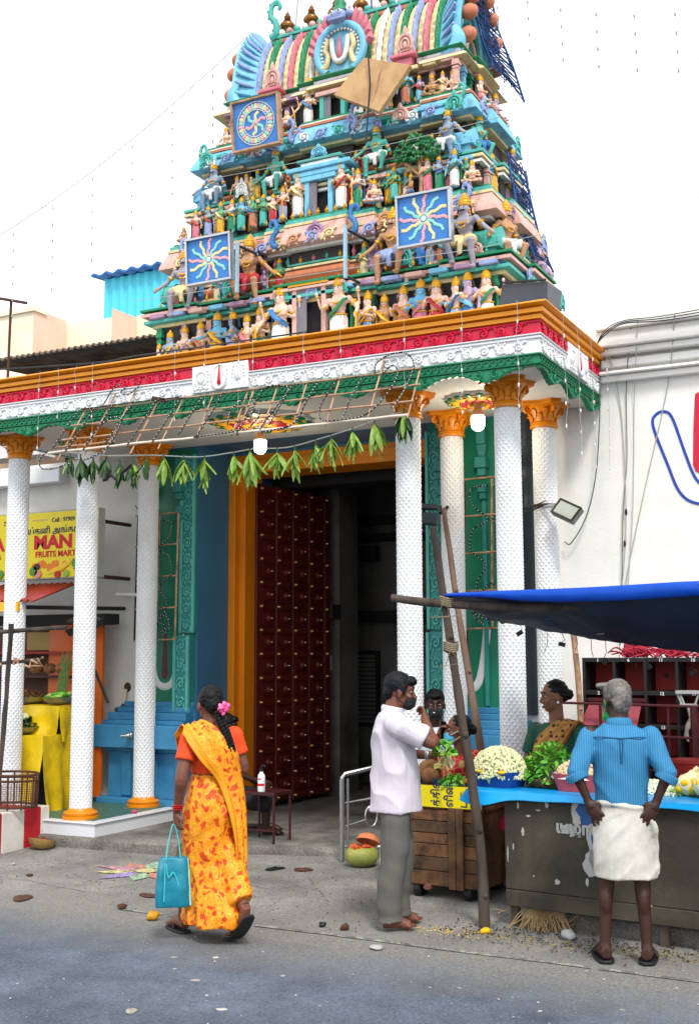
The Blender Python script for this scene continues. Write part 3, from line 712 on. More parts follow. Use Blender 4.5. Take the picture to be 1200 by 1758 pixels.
m = MB(); m.lathe([(.5, 0), (.46, .1), (.5, .2)], 12, M=Matrix.Rotation(PI/2, 4, 'X')); m.lathe([(.3, .2), (.2, .3), (0.02, .32)], 10, M=Matrix.Rotation(PI/2, 4, 'X'))
for i in range(12): m.ell((.5*math.cos(i*PI/6), -.16, .5*math.sin(i*PI/6)), .09, 6, 4)
WHEEL = m.mesh('wheel_ornament', None, True)
def orn(name, me, x, y, z, s_, mtl, rz=0, sy=None, sz=None):
    return link(name, me, tw, T(x, y, z, rz, s_, sy if sy else s_, sz if sz else s_), mtl)

# ---- storeys: (z0, z1 of wall, half width, half depth)
def storey(hw, hd, z, items, bay=.07):
    for nm, h, o_, prof, mt in items:
        course(nm, hw+o_, hd+o_, z+.0015, z+h-.0015, prof, TP[mt], bay); z += h
    return z
Z0 = 4.335
FYT = lambda hd: TYC-hd
# storey one: base courses, figure wall, eave, guard wall, roll, ledge
z = storey(2.04, 1.22, Z0, [('plinth_course', .20, .03, SQ, 'slate'), ('base_course', .06, .06, CHAM, 'green')])
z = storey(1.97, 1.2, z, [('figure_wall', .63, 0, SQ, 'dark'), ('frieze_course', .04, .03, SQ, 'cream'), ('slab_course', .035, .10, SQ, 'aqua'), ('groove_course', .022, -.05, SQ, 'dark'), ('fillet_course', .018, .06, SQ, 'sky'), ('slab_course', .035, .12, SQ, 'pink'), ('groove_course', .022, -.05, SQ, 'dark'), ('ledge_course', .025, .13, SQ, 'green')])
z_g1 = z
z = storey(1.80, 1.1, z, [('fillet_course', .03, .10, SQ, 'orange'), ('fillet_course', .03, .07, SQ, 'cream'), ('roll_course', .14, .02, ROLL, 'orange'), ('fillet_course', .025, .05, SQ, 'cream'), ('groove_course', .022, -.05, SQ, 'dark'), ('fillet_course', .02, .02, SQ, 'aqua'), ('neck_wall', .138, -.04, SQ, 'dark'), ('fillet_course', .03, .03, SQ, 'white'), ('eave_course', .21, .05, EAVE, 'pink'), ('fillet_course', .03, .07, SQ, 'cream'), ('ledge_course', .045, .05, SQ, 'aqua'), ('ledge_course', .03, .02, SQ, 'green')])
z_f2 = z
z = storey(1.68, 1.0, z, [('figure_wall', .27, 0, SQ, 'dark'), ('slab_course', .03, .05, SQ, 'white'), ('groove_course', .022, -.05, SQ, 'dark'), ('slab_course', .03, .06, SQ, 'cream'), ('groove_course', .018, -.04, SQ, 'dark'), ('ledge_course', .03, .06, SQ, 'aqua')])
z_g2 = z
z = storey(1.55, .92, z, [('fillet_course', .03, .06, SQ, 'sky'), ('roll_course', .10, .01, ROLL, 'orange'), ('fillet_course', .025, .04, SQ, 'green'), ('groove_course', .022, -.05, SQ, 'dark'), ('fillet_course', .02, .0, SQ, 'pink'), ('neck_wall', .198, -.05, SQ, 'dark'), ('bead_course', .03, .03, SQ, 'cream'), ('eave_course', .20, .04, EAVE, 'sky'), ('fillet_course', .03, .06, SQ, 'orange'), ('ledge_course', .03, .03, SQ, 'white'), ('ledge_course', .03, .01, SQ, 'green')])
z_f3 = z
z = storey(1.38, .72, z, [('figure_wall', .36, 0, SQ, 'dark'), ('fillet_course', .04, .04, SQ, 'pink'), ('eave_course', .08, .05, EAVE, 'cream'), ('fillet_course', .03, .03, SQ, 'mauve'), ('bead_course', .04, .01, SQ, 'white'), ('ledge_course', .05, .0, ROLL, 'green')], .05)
z_v = z
TZ = dict(z_g1=z_g1, z_f2=z_f2, z_g2=z_g2, z_f3=z_f3, z_v=z_v)
print('TOWER LEVELS', {k: round(v, 3) for k, v in TZ.items()}, round(z, 3))

# ---- doorways up the middle
def doorway(yf, z0, z1, hw, c1, c2, depth=.25):
    m = MB(); m.bx(XC-hw, XC+hw, yf-.012, yf+.02, z0, z1); m.build('opening', mat('opening_shade', '#1b171b', .9, .1, bump=0), tw)  # solid slab; the doorway's inner shade is painted as its dark colour
    for s_ in (-1, 1):
        a, b = sorted((XC+s_*hw, XC+s_*(hw+.05))); m = MB(); m.bx(a, b, yf-.10, yf+.02, z0, z1); m.build('door_post', TP[c1], tw, bevel=.004)
    m = MB(); m.bx(XC-hw-.09, XC+hw+.09, yf-.12, yf+.02, z1, z1+.05); m.build('door_head', TP[c2], tw, bevel=.004)
    m = MB(); m.bx(XC-hw*.98, XC-hw*.2, yf-.09, yf-.08, z0, z1-.01); m.build('door_shutter', TP['slate'], tw)
d1y = TYC-1.2-.07
doorway(d1y, Z0+.26, 5.36, .14, 'pink', 'gold'); doorway(TYC-1.0-.07, z_f2, z_f2+.37, .11, 'sky', 'sky'); doorway(TYC-.72-.05, z_f3, z_f3+.31, .10, 'aqua', 'pink')
# little pavilion roofs over the two upper doors
for yb, zb, s_, c_ in ((TYC-1.05, z_f2+.40, 1.0, 'sky'), ):
    for i, (hw, h, o_, mt) in enumerate(((.34, .035, .10, 'aqua'), (.30, .06, .12, 'sky'), (.37, .05, .14, 'sky'), (.22, .05, .10, 'white'), (.26, .03, .12, 'aqua'))):
        zz = zb+sum((.035, .06, .05, .05, .03)[:i]); m = MB(); m.bx(XC-hw, XC+hw, yb-o_, yb+.1, zz, zz+h-.003); m.build('pavilion_course', TP[mt], tw, bevel=.008)
    orn('kudu', KUDU, XC, yb-.1, zb+.22, .2, TP['sky'], 0, .2, .13)
# ---- kudu rows, pilasters, pots, shrines, makaras
def row(fn, n, x0, x1):
    for i in range(n): fn(i, x0+(x1-x0)*(i/(n-1) if n > 1 else .5))
cy = lambda *a: rng.choice([TP[k] for k in a])
e1y = TYC-1.1-.13; e2y = TYC-.92-.12; e0y = TYC-1.2-.14
row(lambda i, x: orn('kudu', KUDU, XC+x, e0y-.01, 5.21+.03, .15, TP[('aqua', 'lav')[i % 2]]), 3, -.30, .36)
row(lambda i, x: orn('kudu', KUDU, XC+x, e1y+.02, z_f2-.30, .20, TP[('lav', 'tan', 'mauve', 'tan', 'lav')[i]]), 5, -1.55, 1.55)
orn('kudu', KUDU, XC+.02, e1y-.03, z_f2-.28, .24, TP['mauve'], 0, None, .18)
row(lambda i, x: orn('kudu', KUDU, XC+x, e2y+.0, z_f3-.275, .20, TP[('aqua', 'pink', 'lav', 'lav', 'pink', 'aqua')[i]]), 6, -1.45, 1.45)
for sx in (-1, 1):
    orn('makara', MAK, XC+sx*.42, e1y-.02, z_f2-.30, .25*sx, TP['blue'], 0, .25, .28); orn('makara', MAK, XC+sx*.34, e2y-.02, z_f3-.22, .20*sx, TP['lav'], 0, .2, .24)
    for xx in (.62, 1.12, 1.42): orn('wheel_ornament', WHEEL, XC+sx*xx, TYC-1.13, z_g1+.16, .17, TP[('mauve', 'blue', 'blue')[(.62, 1.12, 1.42).index(xx)]], sx*.9, .25, .26)
    for xx in (.45, .9): orn('wheel_ornament', WHEEL, XC+sx*xx, TYC-.96, z_g2+.14, .12, TP[('orange', 'cream')[(.45, .9).index(xx)]], sx*.9, .2, .2)
    # square-roofed corner shrines on both middle storeys
    orn('shrine_roof', SHR, XC+sx*1.72, TYC-1.08, z_g1-.03, .40, TP['aqua'], 0, .34, .42); orn('shrine_roof', SHR, XC+sx*1.46, TYC-.94, z_g2-.02, .32, TP['sky'], 0, .3, .34)
    orn('kudu', KUDU, XC+sx*1.72, TYC-1.24, z_g1-.0, .17, TP['pink']); orn('kudu', KUDU, XC+sx*1.46, TYC-1.06, z_g2-.02, .14, TP['sky'])
    orn('kudu', KUDU, XC+sx*1.0, TYC-1.26, z_g1-.01, .19, TP['aqua'], 0, None, .26); orn('kudu', KUDU, XC+sx*1.0, TYC-1.04, z_g2+.02, .16, TP['white'], 0, None, .2)
    orn('pot', POT, XC+sx*1.72, TYC-1.08, z_g1+.32, .1, TP['gold'], 0, None, .12)
    # pale flame-like side leaves on the eaves
    orn('makara', MAK, XC+sx*1.66, e1y+.04, z_f2-.25, -.2*sx, TP['lav'], 0, .2, .25); orn('makara', MAK, XC+sx*1.55, e2y+.04, z_f3-.22, -.18*sx, TP['aqua'], 0, .2, .22)
row(lambda i, x: orn('pilaster', PIL, XC+x, TYC-1.22, Z0+.27, .07, TP[('green', 'mauve', 'pink', 'sky')[i % 4]], 0, .07, .615), 13, -1.9, 1.9)
row(lambda i, x: orn('pilaster', PIL, XC+x, TYC-1.02, z_f2+.002, .06, TP[('sky', 'cream', 'aqua', 'pink')[i % 4]], 0, .06, .265), 14, -1.58, 1.58)
row(lambda i, x: orn('pilaster', PIL, XC+x, TYC-.73, z_f3+.002, .055, TP[('pink', 'aqua', 'pink', 'mauve')[i % 4]], 0, .055, .355), 12, -1.34, 1.34)
row(lambda i, x: orn('pilaster', PIL, XC+x, TYC-1.21, z_g1-.155+.0, .05, TP[('aqua', 'pink', 'green', 'white')[i % 4]], 0, .05, .12), 15, -1.75, 1.75)
row(lambda i, x: orn('pilaster', PIL, XC+x, TYC-1.01, z_g2-.13, .045, TP[('white', 'lav', 'sky', 'cream')[i % 4]], 0, .045, .1), 15, -1.6, 1.6)
row(lambda i, x: orn('pot', POT, XC+x, TYC-1.17, z_f2+.001, .055, TP['gold'], 0, None, .075), 9, -.40, .40)
for sx in (-1, 1): row(lambda i, x: orn('pot', POT, XC+sx*x, TYC-.93, z_g2+.185, .05, TP['gold'], 0, None, .085), 5, .55, 1.15)
row(lambda i, x: orn('pot', POT, XC+x, TYC-.80, z_f3+.002, .04, TP['gold'], 0, None, .065), 6, -.28, .28)
for zz, yy, hw, n, sc_, cs in ((z_f2-.275, TYC-1.1-.145, 1.75, 17, 1.1, ('cream', 'tan', 'lav')), (z_f3-.225, TYC-.92-.125, 1.5, 15, 1.0, ('white', 'lav', 'aqua'))):
    for i in range(n):
        x = -hw+2*hw*(i+.5)/n
        link('scroll_relief', SCROLL_T, tw, Matrix.Translation((XC+x, yy-(.07 if abs(x) < .3 else 0), zz)) @ Matrix.Rotation(-.35, 4, 'X') @ Matrix.Diagonal((sc_*(1 if i % 2 else -1), 1.3, sc_, 1)), TP[cs[i % 3]])
# chips of colour along slabs: raised square panels
k = 0
for zz, yy, hw, n, cs in ((z_g1-.077-.02, TYC-1.345, 2.0, 16, ('mauve', 'lav', 'pink', 'sky')), (z_f2-.2, TYC-1.225, 1.75, 12, ('pink', 'orange', 'tan', 'cream')), (z_g2-.075, TYC-1.075, 1.66, 18, ('cream', 'white', 'pink', 'sky')), (z_f3-.17, TYC-1.04, 1.56, 16, ('sky', 'aqua', 'white', 'sky')), (z_v-.2, TYC-.845, 1.4, 14, ('cream', 'pink', 'mauve', 'cream'))):
    for i in range(n):
        x = -hw+2*hw*(i+.5)/n
        if abs(x) < .2: continue
        m = MB(); m.bx(XC+x-hw/n*.72, XC+x+hw/n*.72, yy, yy+.09, zz-.022, zz+.022); m.build('raised_tablet', TP[cs[k % 4]], tw, bevel=.006); k += 1
# right flank ornaments (the side seen in perspective)
for zz, hw, n, s_, cs in ((z_f2-.30, 1.80+.13, 4, .2, ('mauve', 'aqua', 'mauve', 'lav')), (z_f3-.27, 1.55+.12, 4, .19, ('lav', 'mauve', 'lav', 'aqua')), (5.24, 1.97+.14, 4, .17, ('lav', 'aqua', 'lav', 'aqua')), (z_g1+.02, 1.88, 3, .34, ('mauve', 'aqua', 'mauve'))):
    for i in range(n): orn('kudu', KUDU, XC+hw-.01, 10.4+1.0*i/(n-1), zz, s_, TP[cs[i]], PI/2)
for zz, hw, h in ((Z0+.27, 1.99, .615), (z_f2+.002, 1.70, .265), (z_f3+.002, 1.40, .355)):
    for i in range(7): orn('pilaster', PIL, XC+hw, 10.35+1.05*i/6, zz, .07, TP[('pink', 'sky', 'green', 'cream')[i % 4]], PI/2, .07, h)

# ---- barrel vault roof
VHW, VR, VZ = 1.12, .41, z_v; VYC = 11.03
def arch(r, t0, t1, n, yo=0):
    return [(VYC+yo-math.cos(t0+(t1-t0)*i/n)*r*1.02, VZ+math.sin(t0+(t1-t0)*i/n)*r*2.05) for i in range(n+1)]
m = MB(); m.prism([(y, z_) for y, z_ in arch(VR-.05, 0, PI, 18)], XC-VHW, XC+VHW, 'yz'); m.build('vault_core', TP['cream'], tw, False)
nb = 33; bw = 2*VHW/nb
BC = ['lav', 'cream', 'green', 'cream', 'lav', 'cream', 'rose', 'cream', 'green', 'cream', 'white', 'cream']
for i in range(nb):
    x0 = XC-VHW+bw*i; ct = BC[i % 12]; bead = ct == 'cream'
    def f(u, v, x0=x0, bead=bead):
        t = .02+(PI-.04)*v; x = x0+bw*(.04+.92*u)
        if bead: r = VR-.018+.022*abs(math.sin(v*PI*26))*math.sin(PI*u)**.5
        else: r = VR-.03+.04*math.sin(PI*u)**.7+.026*abs(math.sin(v*PI*19+abs(u-.5)*3.6))
        return (x, VYC-math.cos(t)*r*1.02, VZ+math.sin(t)*r*2.05)
    m = MB(); m.grid(5, 90, f); m.build('bead_rib' if bead else 'braided_rib', TP[ct], tw, True)
# ridge with lotus crest and finials
rz_ = VZ+VR*2.05
for z0_, z1_, hy, mt in ((-.05, .0, .14, 'purple'), (.002, .03, .11, 'cream'), (.032, .07, .13, 'aqua')):
    m = MB(); m.bx(XC-VHW+.02, XC+VHW-.02, VYC-hy, VYC+hy, rz_+z0_, rz_+z1_); m.build('ridge_course', TP[mt], tw, bevel=.006)
for i in range(22):
    m = MB(); x = XC-VHW+.06+i*.0995; m.ell((x, VYC-.10, rz_+.095), (.042, .045, .045), 8, 5); m.build('lotus_petal', TP[('aqua', 'white', 'pink')[i % 3]], tw, True)
    m = MB(); m.bx(x-.045, x+.045, VYC-.155, VYC-.13, rz_-.048, rz_-.002); m.build('ridge_tablet', TP[('green', 'rose', 'orange')[i % 3]], tw, bevel=.004)
m = MB(); m.lathe([(.08, 0), (.10, .025), (.04, .05), (.045, .09), (.10, .13), (.125, .18), (.105, .225), (.05, .26), (.065, .275), (.035, .29), (.05, .315), (.055, .34), (.03, .37), (.034, .385), (.012, .40), (.006, .46)], 16)
KAL = m.mesh('finial', None, True)
for i in range(7): orn('finial', KAL, XC-.95+i*(1.9/6), VYC, rz_+.08, .78, TP['brass'])
# flared horseshoe gable ends
for sx in (-1, 1):
    m = MB(); rings = []
    n = 26
    for o_, dx in ((-.02, -.06), (.0, .02), (.03, .10), (.07, .18), (.10, .23), (.105, .25), (.09, .26), (.03, .25)):
        rings.append([(XC+sx*(VHW+dx), VYC-math.cos(t)*(VR+o_)*1.04, VZ-.04+math.sin(t)*(VR+o_)*2.05) for t in [-.12+(PI+.24)*j/n for j in range(n+1)]])
    m.loft(rings, False, False); g = m.build('gable_shell', TP['sky'], tw, True)
    md = g.modifiers.new('thick', 'SOLIDIFY'); md.thickness = .05
    # carved flutes on the flare
    for j in range(26):
        t = .02+3.1*j/25; m = MB()
        m.tube([(XC+sx*(VHW+dx), VYC-math.cos(t)*(VR+o_)*1.04, VZ-.04+math.sin(t)*(VR+o_)*2.05) for o_, dx in ((.0, .02), (.045, .09), (.085, .16), (.12, .20))], [.010, .022, .024, .016], 6); m.build('flute', TP[('lav', 'sky')[j % 2]], g, True)
    # orange lobes round the outer rim
    for j in range(9):
        t = .18+2.78*j/8
        m = MB(); m.ell((XC+sx*(VHW+.31), VYC-math.cos(t)*(VR+.0)*1.04, VZ+.0+math.sin(t)*(VR+.0)*2.05), (.10, .07, .085), 10, 7); m.build('rim_lobe', TP['orange'], g, True)
    m = MB(); m.prism([(VYC-math.cos(t)*(VR-.02)*1.02, VZ+math.sin(t)*(VR-.02)*2.0) for t in [PI*j/18 for j in range(19)]], XC+sx*(VHW+.10), XC+sx*(VHW+.16), 'yz'); m.build('gable_face', TP['aqua'], tw)
    for rr in (.32, .23, .14):
        m = MB(); m.tube([(XC+sx*(VHW+.17), VYC-math.cos(PI*j/18)*rr, VZ+.06+math.sin(PI*j/18)*rr*1.8) for j in range(19)], .03, 6); m.build('gable_arch', TP[('sky', 'pink', 'green')[int(rr*10) % 3]], tw, True)
    # base leaf sweeping down
    m = MB(); m.tube(cr([(XC+sx*(VHW+.05), 10.57, VZ-.06), (XC+sx*(VHW+.18), 10.55, VZ-.05), (XC+sx*(VHW+.24), 10.53, VZ+.08), (XC+sx*(VHW+.2), 10.53, VZ+.22)], 4), [.09, .1, .1, .1, .1, .09, .09, .08, .08, .07, .06, .05, .04], 8); m.build('base_leaf', TP['sky'], tw, True)
    # crest figure on the ridge end
    orn('makara', MAK, XC+sx*(VHW-.02), VYC-.1, rz_+.06, .34*-sx, TP['aqua'], 0, .3, .42)
# central medallion on the vault
my = VYC-VR*1.02-.05
md_ = MB(); md_.prism([(XC+.27*math.cos(t), VZ+.30+.29*math.sin(t)) for t in [R(-50)+R(280)*i/30 for i in range(31)]], my-.02, my+.3); med = md_.build('medallion', TP['sky'], tw)
def msub(nm, mb, mt): return link(nm, mb.mesh(nm, [mt], True), med)
m = MB(); m.tube([(XC+.28*math.cos(t), my-.03, VZ+.30+.29*math.sin(t)) for t in [R(-55)+R(290)*i/30 for i in range(31)]], .045, 8); msub('medallion_rim', m, TP['sky'])
m = MB()
for i in range(26):
    t = R(-45)+R(270)*i/25; m.ell((XC+.225*math.cos(t), my-.04, VZ+.30+.235*math.sin(t)), .018, 6, 4)
msub('bead_ring', m, TP['white'])
m = MB(); m.tube(cr([(XC-.10, my-.04, VZ+.44), (XC-.085, my-.05, VZ+.28), (XC-.05, my-.05, VZ+.19), (XC, my-.05, VZ+.165), (XC+.05, my-.05, VZ+.19), (XC+.085, my-.05, VZ+.28), (XC+.10, my-.04, VZ+.44)], 4), .03, 8); msub('emblem_mark', m, TP['white'])
m = MB(); m.tube([(XC, my-.05, VZ+.45), (XC, my-.055, VZ+.3), (XC, my-.055, VZ+.23), (XC, my-.05, VZ+.2)], [.012, .026, .032, .012], 8); msub('emblem_stroke', m, TP['rose'])
for sx in (-1, 1):
    m = MB(); m.tube(cr([(XC+sx*.14, my-.045, VZ+.44), (XC+sx*.17, my-.05, VZ+.32), (XC+sx*.14, my-.05, VZ+.24), (XC+sx*.17, my-.05, VZ+.12), (XC+sx*.22, my-.045, VZ+.13)], 4), .028, 7); msub('emblem_flank', m, TP['cream'])
    for i in range(6):
        t = R(5+sx*0)+R(68)*i/5 if sx > 0 else PI-R(5)-R(68)*i/5
        m = MB(); m.tube([(XC+.30*math.cos(t), my, VZ+.30+.31*math.sin(t)), (XC+.36*math.cos(t), my-.03, VZ+.33+.37*math.sin(t)), (XC+.37*math.cos(t), my-.03, VZ+.40+.40*math.sin(t))], [.05, .045, .008], 6); msub('flame', m, TP['rose'])
m = MB(); m.ell((XC, my-.08, VZ+.66), (.10, .07, .08), 12, 8); m.ell((XC-.12, my-.05, VZ+.68), (.045, .05, .05), 8, 6); m.ell((XC+.12, my-.05, VZ+.68), (.045, .05, .05), 8, 6); m.tube([(XC-.09, my-.12, VZ+.62), (XC, my-.15, VZ+.60), (XC+.09, my-.12, VZ+.62)], .02, 6); msub('lion_mask', m, TP['lav'])
for sx in (-1, 1):
    m = MB(); m.ell((XC+sx*.045, my-.145, VZ+.68), .022, 8, 6); msub('mask_eye', m, M_EYE)
    m = MB(); m.ell((XC+sx*.045, my-.166, VZ+.678), .010, 6, 5); msub('mask_pupil', m, M_HAIR)
m = MB(); m.lathe([(.09, 0), (.06, .06), (.07, .1), (.03, .16), (.01, .22)], 10, (XC, my-.03, VZ+.73)); msub('mask_crest', m, TP['green'])
m = MB(); m.bx(XC-.40, XC+.40, my-.08, my+.2, VZ-.005, VZ+.045); m.build('medallion_shelf', TP['gold'], tw, bevel=.006)
m = MB(); m.bx(XC-.36, XC+.36, my-.05, my+.2, VZ-.06, VZ-.008); m.build('medallion_shelf', TP['cream'], tw, bevel=.006)
for sx in (-1, 1):
    # pink flame plaques with tiny roofs at the foot of the vault
    orn('kudu', KUDU, XC+sx*.80, 10.46, VZ+.0, .22, TP['pink'], 0, None, .3)
    m = MB(); m.bx(XC+sx*.80-.14, XC+sx*.80+.14, 10.36, 10.7, VZ-.05, VZ-.012); m.bx(XC+sx*.80-.09, XC+sx*.80+.09, 10.40, 10.7, VZ-.14, VZ-.0525); m.build('plaque_shelf', TP['rose'], tw, bevel=.006)

# ------------------------------------------------------------------ stucco figures
def limb(c, pts, rs, n=8): c.tube(pts, rs, n)
def statue_meshes(kind):
    """unit-height figure facing -y. returns dict of meshes; one clay skin for the body"""
    c = MB(); g = MB(); gold = MB(); hair = MB(); out = {}
    seat = kind in ('guard', 'cross', 'atlas')
    dz = {'guard': -.07, 'cross': -.36, 'atlas': -.30}.get(kind, 0)      # torso drop
    hz = .895+dz; sh = .755+dz; hp = .50+dz
    tilt = -.03 if kind == 'guard' else 0
    def torso(): 
        for z_, rx, ry, yo in ((hp, .105, .08, 0), (hp+.07, .085, .068, 0), (hp+.15, .098, .074, tilt*.5), (sh-.03, .125, .076, tilt), (sh+.02, .10, .06, tilt)): c.ell((0, yo, z_), (rx, ry, .075), 12, 8)
        c.tube([(0, tilt, sh), (0, tilt, hz-.05)], .042, 8)
        c.ell((0, tilt-.005, hz), (.066, .072, .086), 12, 10); c.ell((0, tilt-.068, hz-.012), (.012, .018, .02), 6, 5); c.ell((0, tilt-.05, hz-.055), (.03, .025, .02), 8, 5)
        for s_ in (-1, 1): c.ell((s_*.064, tilt, hz-.01), (.012, .02, .03), 6, 5); c.ell((s_*.135, tilt, sh), (.048, .045, .048), 8, 6); c.ell((s_*.05, tilt-.058, sh-.07), (.05, .03, .036), 8, 6)
    torso()
    def arm(s_, el, wr, r=.036):
        c.tube([(s_*.14, tilt, sh), el, wr], [r, r*.86, r*.66], 8); d = (Vector(wr)-Vector(el)).normalized(); c.ell(Vector(wr)+d*.03, (.026, .024, .034), 8, 6)
        a = Vector((s_*.14, tilt, sh)).lerp(Vector(el), .55); t = (Vector(el)-Vector((s_*.14, tilt, sh))).normalized()
        q = t.to_track_quat('Z', 'Y').to_matrix().to_4x4(); gold.lathe([(.036, -.016), (.044, 0), (.036, .016)], 10, a, M=q)
        q = d.to_track_quat('Z', 'Y').to_matrix().to_4x4(); gold.lathe([(.025, -.01), (.033, 0), (.025, .01)], 8, Vector(wr)-d*.01, M=q)
    def leg(s_, hip, kn, an, r=.062):
        c.tube([hip, kn, an], [r, r*.74, r*.45], 8); c.ell((an[0], an[1]-.04, an[2]-.012), (.032, .072, .024), 8, 5)
    if kind == 'stand':
        arm(-1, (-.205, .0, .60), (-.165, -.12, .66)); arm(1, (.215, .01, .585), (.225, -.03, .42)); 
        for s_ in (-1, 1): leg(s_, (s_*.06, 0, .48), (s_*.062, -.01, .26), (s_*.06, .01, .04))
    elif kind == 'mace':
        arm(-1, (-.25, .0, .62), (-.27, -.1, .50)); arm(1, (.21, -.02, .60), (.13, -.13, .64))
        arm(-1, (-.26, .03, .68), (-.27, -.03, .84), .03); arm(1, (.26, .03, .68), (.28, -.03, .84), .03)
        for s_ in (-1, 1): leg(s_, (s_*.06, 0, .48), (s_*.07, -.01, .26), (s_*.075, .01, .04))
    elif kind == 'pray':
        for s_ in (-1, 1): arm(s_, (s_*.19, -.03, .60), (s_*.03, -.135, .655)); leg(s_, (s_*.06, 0, .48), (s_*.06, -.01, .26), (s_*.055, .01, .04))
    elif kind == 'point':
        arm(-1, (-.26, -.05, .66), (-.40, -.10, .62)); arm(1, (.2, -.03, .60), (.1, -.13, .62))
        for s_ in (-1, 1): leg(s_, (s_*.06, 0, .48), (s_*.06, -.01, .26), (s_*.055, .01, .04))
    elif kind == 'guard':
        arm(-1, (-.25, -.03, sh-.13), (-.37, -.10, sh-.25), .036); arm(1, (.20, .03, sh-.17), (.15, -.15, sh-.25), .036)
        leg(-1, (-.06, -.02, hp), (-.14, -.19, hp-.09), (-.15, -.12, .03), .066); leg(1, (.07, -.02, hp), (.17, -.2, hp-.03), (.10, -.13, .13), .066)
    elif kind == 'cross':
        arm(-1, (-.2, -.04, sh-.15), (-.06, -.15, sh-.14)); arm(1, (.2, -.02, sh-.16), (.15, -.16, sh-.26))
        for s_ in (-1, 1): leg(s_, (s_*.06, 0, hp-.02), (s_*.24, -.12, hp-.04), (-s_*.06, -.2, hp-.09), .064)
    elif kind == 'atlas':
        arm(-1, (-.22, -.02, sh+.05), (-.16, -.02, sh+.25)); arm(1, (.22, -.02, sh+.05), (.16, -.02, sh+.25)); c.ell((0, -.06, hp+.08), (.1, .09, .09), 12, 8)
        leg(-1, (-.07, 0, hp), (-.2, -.14, hp-.02), (-.14, -.10, .03), .066); leg(1, (.07, 0, hp), (.22, -.16, hp+.02), (.2, -.06, .03), .066)
    out['statue'] = remesh(c, .014, 2, name='statue')
    # eyes
    e = MB(); p_ = MB()
    for s_ in (-1, 1):
        e.ell((s_*.027, tilt-.068, hz+.012), (.018, .008, .011), 8, 5); p_.ell((s_*.027, tilt-.075, hz+.012), (.008, .004, .009), 6, 4); p_.tube([(s_*.008, tilt-.066, hz+.030), (s_*.026, tilt-.069, hz+.036), (s_*.045, tilt-.058, hz+.028)], .004, 4)
    if kind == 'guard': p_.tube([(-.045, tilt-.062, hz-.032), (-.022, tilt-.077, hz-.027), (0, tilt-.08, hz-.03), (.022, tilt-.077, hz-.027), (.045, tilt-.062, hz-.032)], [.003, .010, .008, .010, .003], 5)
    else: e.tube([(-.02, tilt-.066, hz-.04), (0, tilt-.071, hz-.042), (.02, tilt-.066, hz-.04)], .004, 4)
    out['eyes'] = e.mesh('eyes', None, True); out['face_paint'] = p_.mesh('face_paint', None, True)
    # garment
    def fold(p, nv): return p+nv*.008*math.sin(math.atan2(p.y, p.x)*13+p.z*6)
    if not seat:
        rings = []
        for z_, rx, ry in ((hp+.035, .098, .075), (hp-.03, .115, .088), (.34, .115, .09), (.18, .108, .085), (.05, .118, .095)):
            rings.append([(rx*math.cos(a), ry*math.sin(a), z_) for a in [2*PI*i/16 for i in range(16)]])
        g.loft(rings); g.tube([(0, -.085, hp+.01), (.0, -.105, .3), (.01, -.105, .08)], [.028, .036, .045], 8, flat=.4, up=(0, 1, 0))
    else:
        def lg(s_, a, b, f): g.tube([a, Vector(a).lerp(Vector(b), f)], [.082, .074], 10)
        if kind == 'guard': lg(-1, (-.05, .0, hp), (-.14, -.19, hp-.09), .8); lg(1, (.05, 0, hp), (.17, -.2, hp-.03), .8)
        elif kind == 'cross': lg(-1, (-.05, 0, hp-.02), (-.24, -.12, hp-.04), .95); lg(1, (.05, 0, hp-.02), (.24, -.12, hp-.04), .95)
        else: lg(-1, (-.05, 0, hp), (-.2, -.14, hp-.02), .6); lg(1, (.05, 0, hp), (.22, -.16, hp+.02), .6)
        g.ell((0, 0, hp-.01), (.12, .1, .07), 12, 8); 
        if kind == 'guard': g.tube([(0, -.10, hp+.03), (0, -.16, hp-.08), (.01, -.15, hp-.22)], [.03, .04, .045], 8, flat=.5, up=(0, 1, 0))
    out['garment'] = remesh(g, .016, 1, fold, 'garment')
    # gold: crown, necklace, belt
    if kind != 'atlas': gold.lathe([(.066, -.01), (.074, 0), (.07, .03), (.076, .036), (.066, .07), (.07, .076), (.05, .105), (.052, .11), (.022, .14), (.018, .165), (.004, .175)], 14, (0, tilt+.004, hz+.052))
    gold.tube([(.075*math.cos(a), tilt-.03+.055*math.sin(a), sh-.012-.05*max(0, -math.sin(a))) for a in [2*PI*i/16 for i in range(16)]], .014, 6, closed=True)
    gold.tube([(.055*math.cos(a), tilt-.03+.065*math.sin(a), sh-.04-.08*max(0, -math.sin(a))) for a in [PI+PI*i/10 for i in range(11)]], .008, 5)
    gold.tube([(.102*math.cos(a), .078*math.sin(a), hp+.045) for a in [2*PI*i/16 for i in range(16)]], .013, 6, closed=True)
    for s_ in (-1, 1): gold.ell((s_*.072, tilt-.01, hz-.05), (.013, .013, .018), 6, 5)
    out['jewels'] = gold.mesh('jewels', None, True)
    hair.ell((0, tilt+.03, hz+.02), (.068, .058, .075), 10, 8)
    for s_ in (-1, 1):
        for i in range(4): hair.ell((s_*(.074+.010*i), tilt+.026, hz+.01-.032*i), (.032, .034, .032), 7, 5)
    hair.ell((0, tilt+.05, hz-.05), (.07, .04, .06), 8, 6)
    out['hair'] = hair.mesh('hair', None, True)
    # sash / sari drape
    d = MB()
    if not seat:
        d.tube([(-.125, tilt+.02, sh+.02), (-.1, -.075, sh-.02), (-.02, -.1, .62), (.08, -.085, .54), (.11, -.03, .50)], [.03, .042, .046, .042, .03], 8, flat=.45)
        d.tube([(-.13, .04, sh), (-.14, .09, .55), (-.13, .09, .2)], [.04, .055, .06], 8, flat=.4)
        out['sash'] = d.mesh('sash', None, True)
